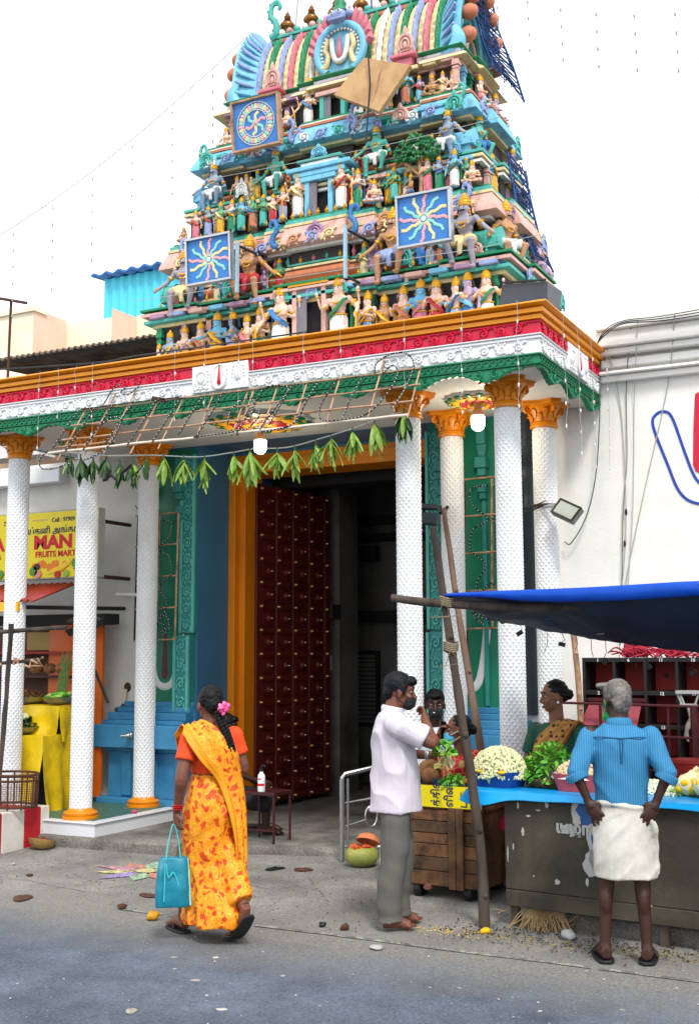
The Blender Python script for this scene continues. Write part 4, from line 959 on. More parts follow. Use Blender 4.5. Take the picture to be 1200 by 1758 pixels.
    if kind == 'mace':
        d = MB(); d.tube([(-.29, -.13, .50), (-.28, -.12, .12)], .014, 7); d.lathe([(.03, 0), (.05, .03), (.055, .07), (.035, .11), (.03, .13)], 10, (-.28, -.12, .0)); out['mace'] = d.mesh('mace', None, True)
    return out
STAT = {k: statue_meshes(k) for k in ('stand', 'mace', 'pray', 'point', 'guard', 'cross', 'atlas')}
def statue(kind, dx, y, z, h, skin, gm, sash='gold', rz=0, flip=1, wide=1.0, crown=True, label=None):
    ms = STAT[kind]
    sx = h*wide*flip*1.12
    o = link('statue', ms['statue'], tw, Matrix.Translation((XC+dx, y, z)) @ Matrix.Rotation(rz, 4, 'Z') @ Matrix.Diagonal((sx, h*1.05, h, 1)), SK[skin], label)
    for k, mt in (('garment', GM[gm]), ('jewels', TP['gold']), ('hair', M_HAIR), ('eyes', M_EYE), ('face_paint', M_HAIR), ('sash', GM[sash]), ('mace', TP['gold'])):
        if k in ms and (crown or k != 'jewels'):
            so_ = link(k, ms[k], o, None, mt, raw=True)
            if k in ('jewels', 'eyes', 'face_paint'): so_['kind'] = 'stuff'
    return o
ys = TYC-1.2-.15; zf = Z0+.262
L0 = [(-1.86, .42, 'pray', 'pale', 'green', 'aqua', -.9), (-1.72, .55, 'stand', 'steel', 'white', 'gold', 0), (-1.53, .58, 'stand', 'pale', 'white', 'mauve', 0), (-1.33, .60, 'stand', 'pale', 'orange', 'orange', .2), (-1.12, .68, 'point', 'blue', 'gold', 'gold', 0),
      (-.93, .66, 'pray', 'steel', 'mauve', 'lav', -1.1), (-.76, .60, 'stand', 'pale', 'red', 'rose', -.4), (-.60, .66, 'pray', 'pale', 'green', 'gold', 0), (-.33, .84, 'mace', 'pale', 'white', 'blue', 0), (.33, .84, 'mace', 'pale', 'white', 'green', 0),
      (.62, .64, 'pray', 'pale', 'blue', 'gold', -.3), (.80, .58, 'stand', 'tan', 'blue', 'gold', .2), (1.0, .64, 'stand', 'pale', 'orange', 'orange', 0), (1.18, .68, 'point', 'blue', 'rose', 'rose', .2), (1.34, .66, 'stand', 'pale', 'red', 'red', .3), (1.54, .64, 'point', 'pale', 'lav', 'blue', -.6), (1.66, .68, 'stand', 'dun', 'blue', 'sky', -.4), (1.84, .67, 'mace', 'pale', 'white', 'green', 0)]
for dx, h, k, sk, gmm, sh_, rz in L0: statue(k, dx, ys+.05*(h < .8), zf+.03, h*.87, sk, gmm, sh_, rz, rng.choice((1, -1)) if k not in ('point', 'mace') else (1 if dx < 0 else -1))
gy = TYC-1.1-.12
for dx, sk, fl, rz, gmm in ((-1.58, 'grey', 1, .15, 'cream'), (-.78, 'tan', -1, .1, 'red'), (.87, 'tan', 1, -.05, 'lav'), (1.62, 'grey', -1, -.12, 'cream')):
    statue('guard', dx, gy, z_g1-.14, .75, sk, gmm, 'red', rz, fl, 1.0)
statue('guard', 1.90, TYC-.92, z_g1-.10, .70, 'tan', 'white', 'red', 1.15, 1, 1.0); statue('guard', 1.90, 11.2, z_g1-.05, .66, 'dun', 'mauve', 'red', 1.5, -1, 1.0)
y2 = TYC-1.0-.11
L2 = [(-1.68, .28, 'cross', 'tan', 'orange', 0), (-1.52, .36, 'stand', 'pale', 'rose', 0), (-1.36, .38, 'stand', 'steel', 'lav', 0), (-1.20, .40, 'point', 'green', 'gold', 0), (-1.06, .40, 'stand', 'pale', 'green', 0), (-.94, .40, 'point', 'blue', 'aqua', .3), (-.80, .39, 'point', 'green', 'orange', -.4), (-.67, .38, 'pray', 'green', 'aqua', 0), (-.55, .36, 'stand', 'pale', 'red', .2), (-.43, .42, 'pray', 'pale', 'lav', 0), (-.25, .56, 'mace', 'pale', 'white', 0),
      (.25, .56, 'mace', 'pale', 'white', 0), (.44, .44, 'pray', 'pale', 'green', .2), (.62, .42, 'cross', 'pale', 'lav', .2), (.84, .38, 'pray', 'green', 'aqua', 0), (1.02, .40, 'cross', 'tan', 'blue', -.9), (1.20, .42, 'point', 'pale', 'rose', .3), (1.32, .40, 'pray', 'steel', 'green', .9), (1.48, .43, 'stand', 'blue', 'white', 0), (1.66, .40, 'cross', 'pale', 'orange', .2)]
for dx, h, k, sk, gmm, rz in L2: statue(k, dx, y2-.03, z_f2+.002, h*.84, sk, gmm, rng.choice(('gold', 'red', 'blue', 'green', 'cream')), rz, 1 if dx < 0 else -1)
gy2 = TYC-.92-.10
for dx, sk, fl, rz in ((-1.36, 'steel', 1, 0), (-.58, 'teal', 1, -.2), (.60, 'teal', 1, .1), (1.38, 'steel', -1, -.3)): statue('guard', dx, gy2, z_g2-.09, .56, sk, 'white', 'red', rz, fl, 1.0)
statue('guard', 1.60, TYC-.80, z_g2-.06, .52, 'teal', 'blue', 'red', 1.1, 1, 1.0); statue('guard', 1.64, 11.25, z_g2-.06, .5, 'dun', 'aqua', 'red', 1.5, -1, 1.0)
y3 = TYC-.72-.12
L3 = [(-1.34, .40, 'cross', 'pale', 'white', 0), (-1.0, .40, 'cross', 'pale', 'orange', 0), (-.56, .46, 'atlas', 'pale', 'orange', 0), (-.30, .50, 'mace', 'pale', 'white', 0), (.30, .50, 'mace', 'pale', 'white', 0), (.84, .44, 'stand', 'blue', 'orange', 0), (1.13, .44, 'cross', 'tan', 'green', .2), (1.36, .43, 'cross', 'pale', 'white', 0)]
for dx, h, k, sk, gmm, rz in L3: statue(k, dx, y3, z_f3+.002, h*.84, sk, gmm, rng.choice(('gold', 'blue', 'green')), rz, 1 if dx < 0 else -1)
for i, (dx, yy, zz, h, k, sk, gmm) in enumerate(((1.52, 10.7, z_f3, .44, 'cross', 'pale', 'rose'), (1.52, 11.15, z_f3, .44, 'cross', 'dun', 'lav'), (1.72, 10.45, z_f2, .42, 'stand', 'blue', 'gold'), (1.72, 10.8, z_f2, .42, 'pray', 'pale', 'mauve'), (1.72, 11.2, z_f2, .42, 'stand', 'blue', 'red'), (1.98, 10.3, zf, .6, 'stand', 'pale', 'lav'), (1.99, 10.6, zf, .6, 'pray', 'blue', 'white'), (1.99, 10.9, zf, .6, 'stand', 'dun', 'mauve'), (1.99, 11.25, zf, .6, 'stand', 'pale', 'green'))):
    statue(k, dx, yy, zz+.002, h, sk, gmm, 'gold', PI/2)
# small attendants filling the ledges between the larger figures
qa = random.Random(12)
for zz, yy, h0, xs_ in ((z_g1-.02, TYC-1.1-.06, .40, (-1.22, -1.08, -.46, .52, 1.22, 1.34)), (z_g2-.02, TYC-.92-.06, .32, (-1.1, -.98, -.84, .34, .92, 1.06, 1.18)), (z_f3, TYC-.72-.10, .30, (-1.18, -.86, -.72, .46, .60, .98, 1.24)), (zf, ys+.10, .46, (-1.62, -1.22, -.85, -.5, .5, .72, .9, 1.1, 1.44, 1.74)), (z_f2, y2+.05, .33, (-1.44, -1.13, -.87, -.6, .36, .54, .74, .93, 1.4, 1.57))):
    for x in xs_: statue(qa.choice(('stand', 'pray', 'point', 'mace')), x, yy, zz+.002, h0*.9*qa.uniform(.92, 1.08), qa.choice(('pale', 'blue', 'green', 'dun', 'pale', 'teal')), qa.choice(list(GM)), qa.choice(('gold', 'red', 'aqua', 'cream')), qa.uniform(-.4, .4), qa.choice((1, -1)))
for zz, yy, n, hw, s_ in ((z_g1+.001, TYC-1.1-.20, 26, 1.85, .035), (z_f3+.001, TYC-.72-.17, 22, 1.35, .03), (z_g2+.001, TYC-.92-.11, 24, 1.5, .03), (z_f2+.001, TYC-1.15, 26, 1.72, .033)): row(lambda i, x: orn('pot', POT, XC+x, yy, zz, s_, TP[('gold', 'aqua', 'gold', 'rose')[i % 4]], 0, None, s_*1.7) if abs(x) > .45 else None, n, -hw, hw)
row(lambda i, x: orn('pot', POT, XC+x, TYC-1.1-.02, z_g1+.270, .055, TP[('gold', 'rose', 'aqua')[i % 3]], 0, None, .125), 22, -1.6, 1.6)
# sculpted tree between the seated women
m = MB(); m.tube([(XC+1.12, y2, z_f2), (XC+1.13, y2-.01, z_f2+.2), (XC+1.1, y2-.02, z_f2+.42)], [.03, .025, .02], 7); m.tube([(XC+1.13, y2, z_f2+.22), (XC+1.28, y2-.03, z_f2+.44)], [.018, .012], 6); m.tube([(XC+1.12, y2, z_f2+.2), (XC+.95, y2-.03, z_f2+.38)], [.018, .012], 6)
m.build('tree_trunk', TP['tan'], tw, True)
m = MB(); rr = random.Random(4)
for i in range(210):
    a = rr.uniform(0, 2*PI); q = rr.random()**.5
    p = Vector((XC+1.10+.24*q*math.cos(a), y2-.06+rr.uniform(-.07, .05), z_f2+.48+.13*q*math.sin(a)-.35*(q*math.cos(a))**2*.2))
    m.ell(p, (.03, .012, .017), 5, 3, rot=(rr.uniform(-.8, .8), rr.uniform(-1, 1), rr.uniform(-1, 1)))
m.build('tree_leaves', pm('leaf', '#1c6b38'), tw)

XC = XC_PORCH
# ------------------------------------------------------------------ shared materials for the street things
M_WOOD = mat('rough_pole_wood', '#4b4038', .9, .3, 9, .6, 30, col2='#2b2521', c2s=7, vz=.25)
M_PLANK = mat('weathered_plank', '#6b4a30', .85, .35, 7, .5, 40, col2='#3a2a1e', c2s=5)
M_PLY = mat('plywood', '#b89468', .75, .12, 4, .15, 50, col2='#9a774f', c2s=3)
M_BOARD = mat('grimy_stall_board', '#34302a', .8, .3, 4, .25, 50, col2='#4a4536', c2s=2.2)
M_PAPER = mat('torn_paper', '#9fa09e', .85, .15, 8, .2, 60)
M_BLUEP = mat('blue_poster_ink', '#1e4a80', .7, .2, 10)
M_TARP = mat('blue_tarpaulin', '#1560c4', .5, .16, 9, .4, 30)
n_, L_, b_ = nodes_of(M_TARP); tb = n_.new('ShaderNodeBsdfTranslucent'); tb.inputs['Color'].default_value = S('#3c8cff'); ms_ = n_.new('ShaderNodeMixShader'); ms_.inputs[0].default_value = .55
L_.new(b_.outputs[0], ms_.inputs[1]); L_.new(tb.outputs[0], ms_.inputs[2]); L_.new(ms_.outputs[0], n_['Material Output'].inputs['Surface'])
M_TARPN = mat('navy_tarpaulin', '#1b2740', .65, .25, 6, .5, 40, col2='#10182a', c2s=3)
M_SHEET = mat('sky_blue_plastic_sheet', '#0c8fd0', .3, .15, 6, .25, 25)
M_YTARP = mat('yellow_tarpaulin', '#d6b60a', .4, .18, 5, .35, 14, col2='#a88d08', c2s=3)
M_STEEL = mat('stainless_steel', '#b4b6b8', .25, .08, 6, .05, 60, metal=.9)
M_RUST = mat('rusty_iron', '#4a2a1e', .8, .3, 14, .4, 60)
M_BAMB = mat('bamboo', '#b08b6c', .6, .2, 12, .2, 40, col2='#7d5d46', c2s=9)
M_CABLE = mat('black_cable', '#161616', .5, .1, bump=0)
M_WIREG = mat('green_grey_wire', '#5d6f66', .5, .1, bump=0)
M_WIREW = mat('pale_wire', '#9aa09c', .5, .1, bump=0)
M_BULBW = mat('fairy_bulb_white', '#d8d8d4', .3, .05, bump=0)
M_LEAF = mat('mango_leaf', '#4d7d24', .45, .3, 12, .1, 50, col2='#86a544', c2s=6)
M_LEAFD = mat('dark_leaf', '#24461a', .5, .3, 12, .1, 50)
M_HERB = mat('fresh_herb', '#3f8f14', .5, .3, 15, .1, 50, col2='#7db53a', c2s=9)
M_JAS = mat('jasmine_bud', '#dcdcae', .5, .12, 20, .05, 50, col2='#b5c28c', c2s=18)
M_PLBL = mat('blue_plastic_tub', '#123f86', .35, .1, 4)
M_PLPK = mat('pink_plastic_tub', '#b04a52', .4, .1, 4)
M_MAROON = mat('maroon_metal', '#420d16', .5, .15, 5, .1, 50)
M_RACKR = mat('red_rack_panel', '#a3241c', .6, .15, 4)
M_RACKB = mat('black_rack_frame', '#161413', .6, .2, 6)
M_COCO = mat('coconut_husk', '#8a5f3a', .9, .3, 14, .7, 40, col2='#5d3d24', c2s=10)
M_FLEXY = mat('yellow_flex_print', '#e3d100', .4, .06, 3, .05)
M_INK = mat('navy_print', '#12204e', .6, .05, bump=0)
M_INKR = mat('red_print', '#c4101d', .6, .05, bump=0)
M_PUMP = mat('pumpkin_skin', '#9a9a4a', .5, .25, 7, .2, 30, col2='#6b7a35', c2s=4)
M_FLESH = mat('pumpkin_flesh', '#c2541c', .6, .3, 16, .5, 40, col2='#8c1f14', c2s=14)
M_GARL = mat('marigold', '#e6b400', .6, .2, 20, .3, 60)
M_ALU = mat('aluminium_bowl', '#8f9294', .35, .12, 6, .1, 40, metal=.7)

def text_mesh(body, size, mtl, extr=.0015, sx=1.0, bold=0):
    c = bpy.data.curves.new('lettering', 'FONT'); c.body = body; c.size = size; c.extrude = extr; c.offset = bold; c.align_x = 'LEFT'; c.resolution_u = 3
    o = bpy.data.objects.new('lettering', c); col.objects.link(o)
    me = bpy.data.meshes.new_from_object(o.evaluated_get(bpy.context.evaluated_depsgraph_get())); bpy.data.objects.remove(o); bpy.data.curves.remove(c)
    me.name = 'lettering'; me.materials.clear(); me.materials.append(mtl)
    if sx != 1: me.transform(Matrix.Diagonal((sx, 1, 1, 1)))
    return me
RX = Matrix.Rotation(PI/2, 4, 'X')        # text plane xy -> xz facing -y

# ------------------------------------------------------------------ background buildings
pb = thing('apartment_block', 'cream and peach rendered building rising behind the porch on the left', 'building', (-14, 16, 0))
M_CREAMW = mat('cream_render', '#eadfc4', .85, .10, 1.2, .15, 40, col2='#d9c09a', c2s=1.1, c2lo=.55, c2hi=.8); M_PEACH = mat('peach_render', '#e0bda8', .85, .12, 1.4, .15, 40)
m = MB(); m.bx(-22, -14.75, 16, 20, 0, 8.05); m.build('wall', M_CREAMW, pb)
m = MB(); m.bx(-14.749, -13.27, 16.9, 20, 0, 8.02); m.build('wall', M_CREAMW, pb)
m = MB(); m.bx(-13.249, -8.5, 17.1, 20, 0, 8.05); m.build('wall', M_CREAMW, pb)
m = MB(); m.bx(-14.75, -14.735, 15.99, 16.88, 0, 8.1); m.build('side_face', M_PEACH, pb)
m = MB(); m.bx(-13.262, -13.235, 16.4, 17.095, 0, 8.0); m.build('side_face', M_PEACH, pb)
m = MB(); m.bx(-22, -14.70, 15.95, 16.3, 8.052, 8.15); m.build('parapet', M_CREAMW, pb)
m = MB(); m.bx(-12.0, -11.88, 17.05, 17.1, 6.35, 6.42); m.build('vent', M_RUST, pb)
sh = thing('rooftop_shed', 'turquoise sheet-metal rooftop shed with dark blue corrugated roof edge', 'shed', (-14, 18, 8))
M_TURQ = mat('turquoise_sheet', '#45b5cf', .5, .06, 2, .05); M_BLSH = mat('blue_roof_sheet', '#1d5fa5', .5, .1, 3)
m = MB(); n = 64
pts = [(-14.73+i*.05, 18-.035*(1 if i % 4 < 2 else 0)) for i in range(n)]
m.add([(x, y, 8.0) for x, y in pts]+[(x, y, 9.23) for x, y in pts], [(i, i+1, i+n+1, i+n) for i in range(n-1)]); m.build('ribbed_wall', M_TURQ, sh, fix=False)
m = MB(); m.bx(-14.72, -14.68, 18.001, 21, 8, 9.23); m.build('side_wall', M_TURQ, sh)
m = MB(); k = 48
m.grid(k*2, 1, lambda u, v: (-14.95+3.4*u, 17.80+3*v, 9.30+.03*math.sin(u*k*PI/2.2)-.10*(1-v)*.0+.25*v)); g = m.build('corrugated_roof', M_BLSH, sh, True); md = g.modifiers.new('t', 'SOLIDIFY'); md.thickness = .05
# tin shelter with clothes line behind the cornice
ts = thing('tin_shelter', 'open shelter under a weathered corrugated sheet behind the porch roof', 'shelter', (-10, 11.5, 4.4))
M_TIN = mat('weathered_tin', '#6a5c50', .8, .2, 5, .3, 40, col2='#463a32', c2s=4); M_BACKW = mat('brown_back_wall', '#b3977c', .85, .2, 2)
m = MB(); m.grid(160, 1, lambda u, v: (-11.5+2.95*u, 11.4+1.9*v, 5.66+.020*math.sin(u*2*PI*30)+.12*v)); g = m.build('corrugated_sheet', M_TIN, ts, True); md = g.modifiers.new('t', 'SOLIDIFY'); md.thickness = .02
m = MB(); m.bx(-12.5, -8.55, 12.7, 12.8, 3.9, 5.72); m.build('back_wall', M_BACKW, ts)
m = MB(); m.bx(-11.4, -8.6, 11.44, 11.46, 5.60, 5.625); m.build('front_rail', M_BEAM, ts)
for x in (-10.7, -10.2, -9.6, -9.1, -8.75): m = MB(); m.bx(x, x+.04, 12.3, 12.34, 4.3, 5.7); m.build('post', M_BEAM, ts)
m = MB(); m.tube(cr([(-11.0, 11.5, 5.36), (-10.2, 11.5, 5.22), (-9.6, 11.5, 5.18), (-8.8, 11.5, 5.38)], 5), .008, 5); m.build('clothes_line', M_WIREW, ts)
for x, wd, h, c_, nm in ((-10.02, .16, .15, '#1aa8a8', 'turquoise'), (-9.52, .15, .1, '#c97a4a', 'orange'), (-9.3, .3, .12, '#7f99ad', 'grey blue'), (-8.98, .3, .14, '#d8b894', 'cream')):
    m = MB(); m.grid(6, 3, lambda u, v: (x+wd*u, 11.52+.02*math.sin(u*6), 5.2-h*v+.05*(x > -9.6))); o = m.build('cloth', mat('cloth_'+nm.replace(' ', '_'), c_, .8), None, True); tag(o, nm+' cloth hung on the line under the tin shelter', 'laundry', 'laundry under the shelter')
m = MB(); m.add([(-12.5, 11.0, 4.2), (-9.9, 10.9, 4.2), (-9.95, 10.9, 4.55), (-11.2, 11.0, 5.42), (-12.5, 11.0, 5.5), (-12.5, 11.3, 4.2), (-9.9, 11.2, 4.2), (-9.95, 11.2, 4.55), (-11.2, 11.3, 5.42), (-12.5, 11.3, 5.5)], [(0, 1, 2, 3, 4), (9, 8, 7, 6, 5), (0, 5, 6, 1), (1, 6, 7, 2), (2, 7, 8, 3), (3, 8, 9, 4), (4, 9, 5, 0)])
tag(m.build('sloping_parapet', mat('lilac_white_render', '#cfc9cc', .85)), 'pale parapet wall with a sloping top, left of the shelter', 'wall')
m = MB(); m.tube([(-10.75, 11.2, 4.4), (-10.72, 11.2, 6.35)], .018, 6); m.tube([(-11.3, 11.1, 6.5), (-10.45, 11.2, 6.28)], .02, 6); tag(m.build('aerial_mast', M_RUST), 'thin rusty mast with a slanting crossbar by the cream building', 'mast')
m = MB(); m.box((-8.75, 10.35, 4.62), (1.1, .5, .35)); tag(m.build('rooftop_ledge', M_SLATE), 'dark ledge beside the foot of the tower', 'ledge')

# ------------------------------------------------------------------ fruit shop on the left
sg = thing('shop_sign', 'yellow box sign for a fruit shop with printed fruit and red lettering', 'sign', (-8.4, 9.3, 2.5))
m = MB(); m.bx(-9.9, -7.64, 9.302, 9.42, 2.515, 3.225); m.build('sign_box', mat('sign_side_grey', '#a8a9a4', .6), sg, bevel=.006)
m = MB(); m.bx(-9.88, -7.66, 9.296, 9.3015, 2.53, 3.21); m.build('printed_face', M_FLEXY, sg)
def sgn(body, x, z, size, mtl, sx=1.0, bold=0, lab=None):
    me = text_mesh(body, size, mtl, .001, sx, bold); return link('lettering', me, sg, Matrix.Translation((x, 9.294, z)) @ RX)
sgn('29', -8.90, 3.10, .062, M_INK); sgn('Cell : 97909', -8.24, 3.105, .062, M_INK, 1.0, .001)
sgn('காய்கனி அங்காடி', -8.70, 2.99, .092, M_INK, 1.02, .0015)
sgn('A', -9.03, 2.835, .19, M_INKR, 1.15, .009); sgn('MAN', -8.475, 2.835, .19, M_INKR, 1.22, .009)
sgn('TA', -9.03, 2.745, .085, M_INKR, 1.0, .003); sgn('FRUITS MART', -8.45, 2.745, .085, M_INKR, 1.05, .003)
m = MB(); m.bx(-8.5, -8.3, 9.2935, 9.2955, 3.125, 3.14); m.build('faded_strip', mat('faded_red_print', '#d4b06a', .6), sg)
fr = random.Random(5)
FC = {k: mat('printed_'+k, c_, .5, .2, 30, 0) for k, c_ in dict(orange='#e07c0c', banana='#e8c416', red='#b5121b', purple='#3b2140', green='#4f8f1f', pink='#d98a80', lime='#8fb43a').items()}
def flat_fruit(nm, x, z, rx, rz, c_, a=0, d=0):
    m = MB(); n = 16; ca, sa = math.cos(a), math.sin(a)
    m.prism([(x+rx*math.cos(2*PI*i/n)*ca-rz*math.sin(2*PI*i/n)*sa, z+rx*math.cos(2*PI*i/n)*sa+rz*math.sin(2*PI*i/n)*ca) for i in range(n)], 9.2958-.0006*d, 9.2962, 'xz'); m.build(nm, FC[c_], sg)
for i in range(10): flat_fruit('printed_mango', -8.36+fr.uniform(-.10, .34), 2.645+fr.uniform(-.03, .03), .05, .036, 'orange', fr.uniform(0, 3), i)
for i in range(6): flat_fruit('printed_banana', -8.20+.035*i, 2.60+.012*i, .10, .022, 'banana', .35+.05*i, 11+i)
for i in range(10): flat_fruit('printed_grape', -7.86+fr.uniform(-.05, .05), 2.60+fr.uniform(-.04, .04), .018, .018, 'purple', 0, 12+i)
for x, z_, r_, c_ in ((-8.46, 2.6, .05, 'green'), (-8.4, 2.57, .04, 'pink'), (-8.42, 2.645, .035, 'purple'), (-8.14, 2.56, .035, 'red'), (-8.03, 2.565, .034, 'lime'), (-7.74, 2.58, .04, 'orange'), (-7.76, 2.66, .03, 'red'), (-7.9, 2.67, .05, 'green'), (-8.62, 2.58, .04, 'purple'), (-8.93, 2.58, .05, 'green'), (-9.0, 2.62, .05, 'pink'), (-8.8, 2.6, .05, 'red')): flat_fruit('printed_fruit', x, z_, r_*1.1, r_, c_, .3, 24)
for z_ in (2.53, 3.1): m = MB(); m.tube([(-7.7, 9.42, z_), (-7.7, 9.9, z_)], .02, 6); m.build('wall_bracket', M_RUST, sg)
aw = thing('shop_awning', 'sloping red corrugated awning with yellow strip under the fruit sign', 'awning', (-8.5, 9.2, 2.4))
m = MB(); nn = 150
m.grid(nn, 1, lambda u, v: (-10+2.14*u, 9.25-.62*v, 2.46-.20*v+.016*math.sin(u*PI*2*26)-.0*u)); g = m.build('corrugated_sheet', mat('red_awning_sheet', '#8a2a22', .5, .15, 5), aw, True); md = g.modifiers.new('t', 'SOLIDIFY'); md.thickness = .008
m = MB(); m.bx(-10, -8.02, 8.60, 8.63, 2.16, 2.25); m.build('yellow_strip', mat('yellow_strip', '#d9a814', .5), aw)
m = MB(); m.tube([(-8.1, 8.65, 2.2), (-7.75, 9.9, 2.22)], .02, 6); m.build('awning_arm', M_BEAM, aw)
st = thing('fruit_shop', 'dim fruit stall front with orange side panel and dark shelves below the red awning', 'shop', (-8.2, 9.5, .13))
m = MB(); m.bx(-8.58, -7.86, 9.70, 9.72, .35, 2.05); m.grid(14, 10, lambda u, v: (-8.58+.72*u, 9.69-.10*math.sin(u*PI)*(.4+.6*v), .3+1.78*v)); m.build('orange_panel', mat('orange_panel', '#d2600a', .5, .15, 2.5), st, False)
m = MB(); m.bx(-9.2, -7.74, 9.55, 9.8, 2.05, 2.16); m.build('dark_header', M_BEAM, st)
m = MB(); m.bx(-9.8, -8.4, 9.86, 9.90, .2, 2.05); m.build('shop_back', mat('shop_back_brown', '#5a4030', .8), st)
for zz in (1.75, 1.5, 1.24): m = MB(); m.bx(-9.5, -8.16, 9.55, 9.86, zz, zz+.025); m.build('shelf', M_MAROON if zz < 1.7 else M_RACKR, st)
m = MB(); m.bx(-8.9, -8.2, 9.70, 9.85, 1.79, 1.98); m.build('cream_poster', mat('cream_poster', '#b49a5a', .7), st)
for i in range(3): m = MB(); m.tube([(-8.1+.02*i, 9.4, 1.98-.02*i), (-7.6, 9.35, 2.08-.02*i)], .018, 5); m.build('iron_strut', M_BEAM, st)
m = MB(); m.tube([(-7.82, 9.5, 1.62), (-7.66, 9.55, 1.25)], .016, 5); m.build('iron_strut', M_BEAM, st)
for i, (x, z_) in enumerate(((-8.0, 2.08), (-7.9, 2.1), (-7.78, 2.09))): m = MB(); m.ell((x, 9.42, z_), (.12, .06, .035), 8, 5); m.build('sack_roll', mat('sacking', '#5a4a3e', .9), st, True)
# coconuts and roots on the shelf
for i, (x, z_, r_) in enumerate(((-8.16, 1.60, .08), (-8.32, 1.60, .075), (-8.5, 1.6, .08))):
    m = MB(); m.ell((x, 9.42, z_+.0), (r_, r_*.8, r_*.75)); tag(m.build('coconut', M_COCO, None, True), ('brown coconut hanging at the right end of the shop shelf', 'middle brown coconut on the upper shop shelf', 'brown coconut partly behind the leftmost column')[i], 'coconut', 'coconuts on the fruit shop shelf')
# leafy stalks leaning on the panel
m = MB(); r5 = random.Random(9)
for i in range(14):
    x = -8.14+r5.uniform(-.05, .08); m.tube(cr([(x, 9.35, 1.26), (x+.03, 9.37, 1.5), (x+.05+r5.uniform(-.06, .16), 9.38, 1.72+r5.uniform(-.05, .1))], 3), [.011, .011, .01, .009, .008, .006, .004], 5)
tag(m.build('stalk_bundle', mat('green_stalk', '#4f6a2c', .6, .3, 12), None, True), 'bundle of long green stalks leaning against the orange panel', 'vegetable')
# table under yellow tarpaulin
ytb = thing('tarpaulin_table', 'stepped display table draped in creased yellow tarpaulin', 'table', (-8.2, 9.0, .13))
def drape(x0, x1, yf, yb, zt, zb, seed, flare=.08):
    m = MB(); nu, nv = 44, 26
    def f(u, v):
        x = x0+(x1-x0)*u
        if v < .3: y = yb+(yf-yb)*(v/.3); z_ = zt+.012*nz((x*5, y*5, seed)); return (x, y, z_)
        t = (v-.3)/.7; w_ = t*(.5+.5*t)
        return (x+.04*w_*nz((x*3, t*2, seed+3)), yf-flare*w_-.07*w_*nz((x*4.5, t*1.2, seed))-.025*w_*math.sin(x*21+seed+2*nz((x*2, t*2, seed))), zt-(zt-zb)*t+.03*t*nz((x*4, 2, seed)))
    m.grid(nu, nv, f); return m
m = drape(-8.62, -7.86, 9.05, 9.45, 1.24, .92, 3, .03); m.build('upper_drape', M_YTARP, ytb, True, fix=False)
m = drape(-8.64, -7.84, 8.82, 9.15, .96, .22, 8, .10); m.build('lower_drape', M_YTARP, ytb, True, fix=False)
def drape_end(x, y0, y1, zt, zb, seed):
    m = MB()
    def f(u, v):
        w_ = v*v; y = y0+(y1-y0)*u
        return (x+.05*w_+.05*w_*nz((y*5, v*1.5, seed))+.022*v*math.sin(y*26+seed+2*nz((y*3, v*2, seed))), y, zt-(zt-zb)*v+.05*v*nz((y*4, 3, seed)))
    m.grid(34, 20, f); return m
m = drape_end(-7.855, 9.04, 9.47, 1.243, .90, 4); m.build('upper_drape', M_YTARP, ytb, True, fix=False)
m = drape_end(-7.835, 8.80, 9.20, .963, .2, 6); m.build('lower_drape', M_YTARP, ytb, True, fix=False)
m = drape_end(-7.86, 9.16, 9.48, .96, .16, 9); m.build('lower_drape', M_YTARP, ytb, True, fix=False)
m = MB(); m.bx(-8.56, -7.94, 9.14, 9.44, .15, 1.215); m.bx(-8.56, -7.94, 8.98, 9.12, .15, .93); m.build('table_body', M_BEAM, ytb)
def bowl(x, y, z_, r_, label, h=.07, nm='bowl', mtl=M_ALU):
    t = thing(nm, label, 'bowl', (x, y, z_), 0, local=True)
    m = MB(); m.lathe([(r_*.6, 0), (r_*.9, h*.5), (r_, h), (r_*1.05, h), (r_*.86, h*.45), (r_*.5, .012), (.001, .012)], 22); o = link('bowl_body', m.mesh('bowl_body', [mtl], True), t); return t
def leaf_heap(n, r_, h, seed, size=.03, sx=1.0):
    m = MB(); q = random.Random(seed)
    for i in range(n):
        a = q.uniform(0, 2*PI); d = q.random()**.55*r_; zz = h*(1-(d/r_)**2)*q.uniform(.5, 1.0)
        M = Matrix.Translation((d*math.cos(a)*sx, d*math.sin(a), zz)) @ Euler((q.uniform(-1.1, 1.1), q.uniform(-1.1, 1.1), q.uniform(0, 6.28))).to_matrix().to_4x4()
        s_ = size*q.uniform(.6, 1.3)
        m.add([M @ Vector(p) for p in ((-s_, 0, 0), (-s_*.3, -s_*.42, s_*.12), (s_*.5, -s_*.34, s_*.1), (s_, 0, -s_*.12), (s_*.5, s_*.34, s_*.1), (-s_*.3, s_*.42, s_*.12), (0, 0, 0))], [(0, 1, 6), (1, 2, 6), (2, 3, 6), (3, 4, 6), (4, 5, 6), (5, 0, 6)])
    return m
b1 = bowl(-8.28, 8.95, .965, .2, 'aluminium bowl heaped with greens and cauliflower on the lower yellow step')
o = link('greens', leaf_heap(170, .19, .13, 1, .035).mesh('greens', [M_LEAFD], fix=False), b1, Matrix.Translation((0, 0, .06))); o['kind'] = 'stuff'
for x, y in ((-.06, -.04), (.03, -.06), (.0, .05), (.08, 0)):
    m = MB(); q = random.Random(int(x*100)); [m.ell((q.uniform(-.035, .035), q.uniform(-.035, .035), q.uniform(0, .03)), .022, 6, 4) for i in range(12)]; link('cauliflower', m.mesh('cauliflower', [M_JAS], True), b1, Matrix.Translation((x, y, .15)))
b2 = bowl(-7.99, 9.2, 1.25, .17, 'aluminium bowl of pale cucumbers beside the orange panel')
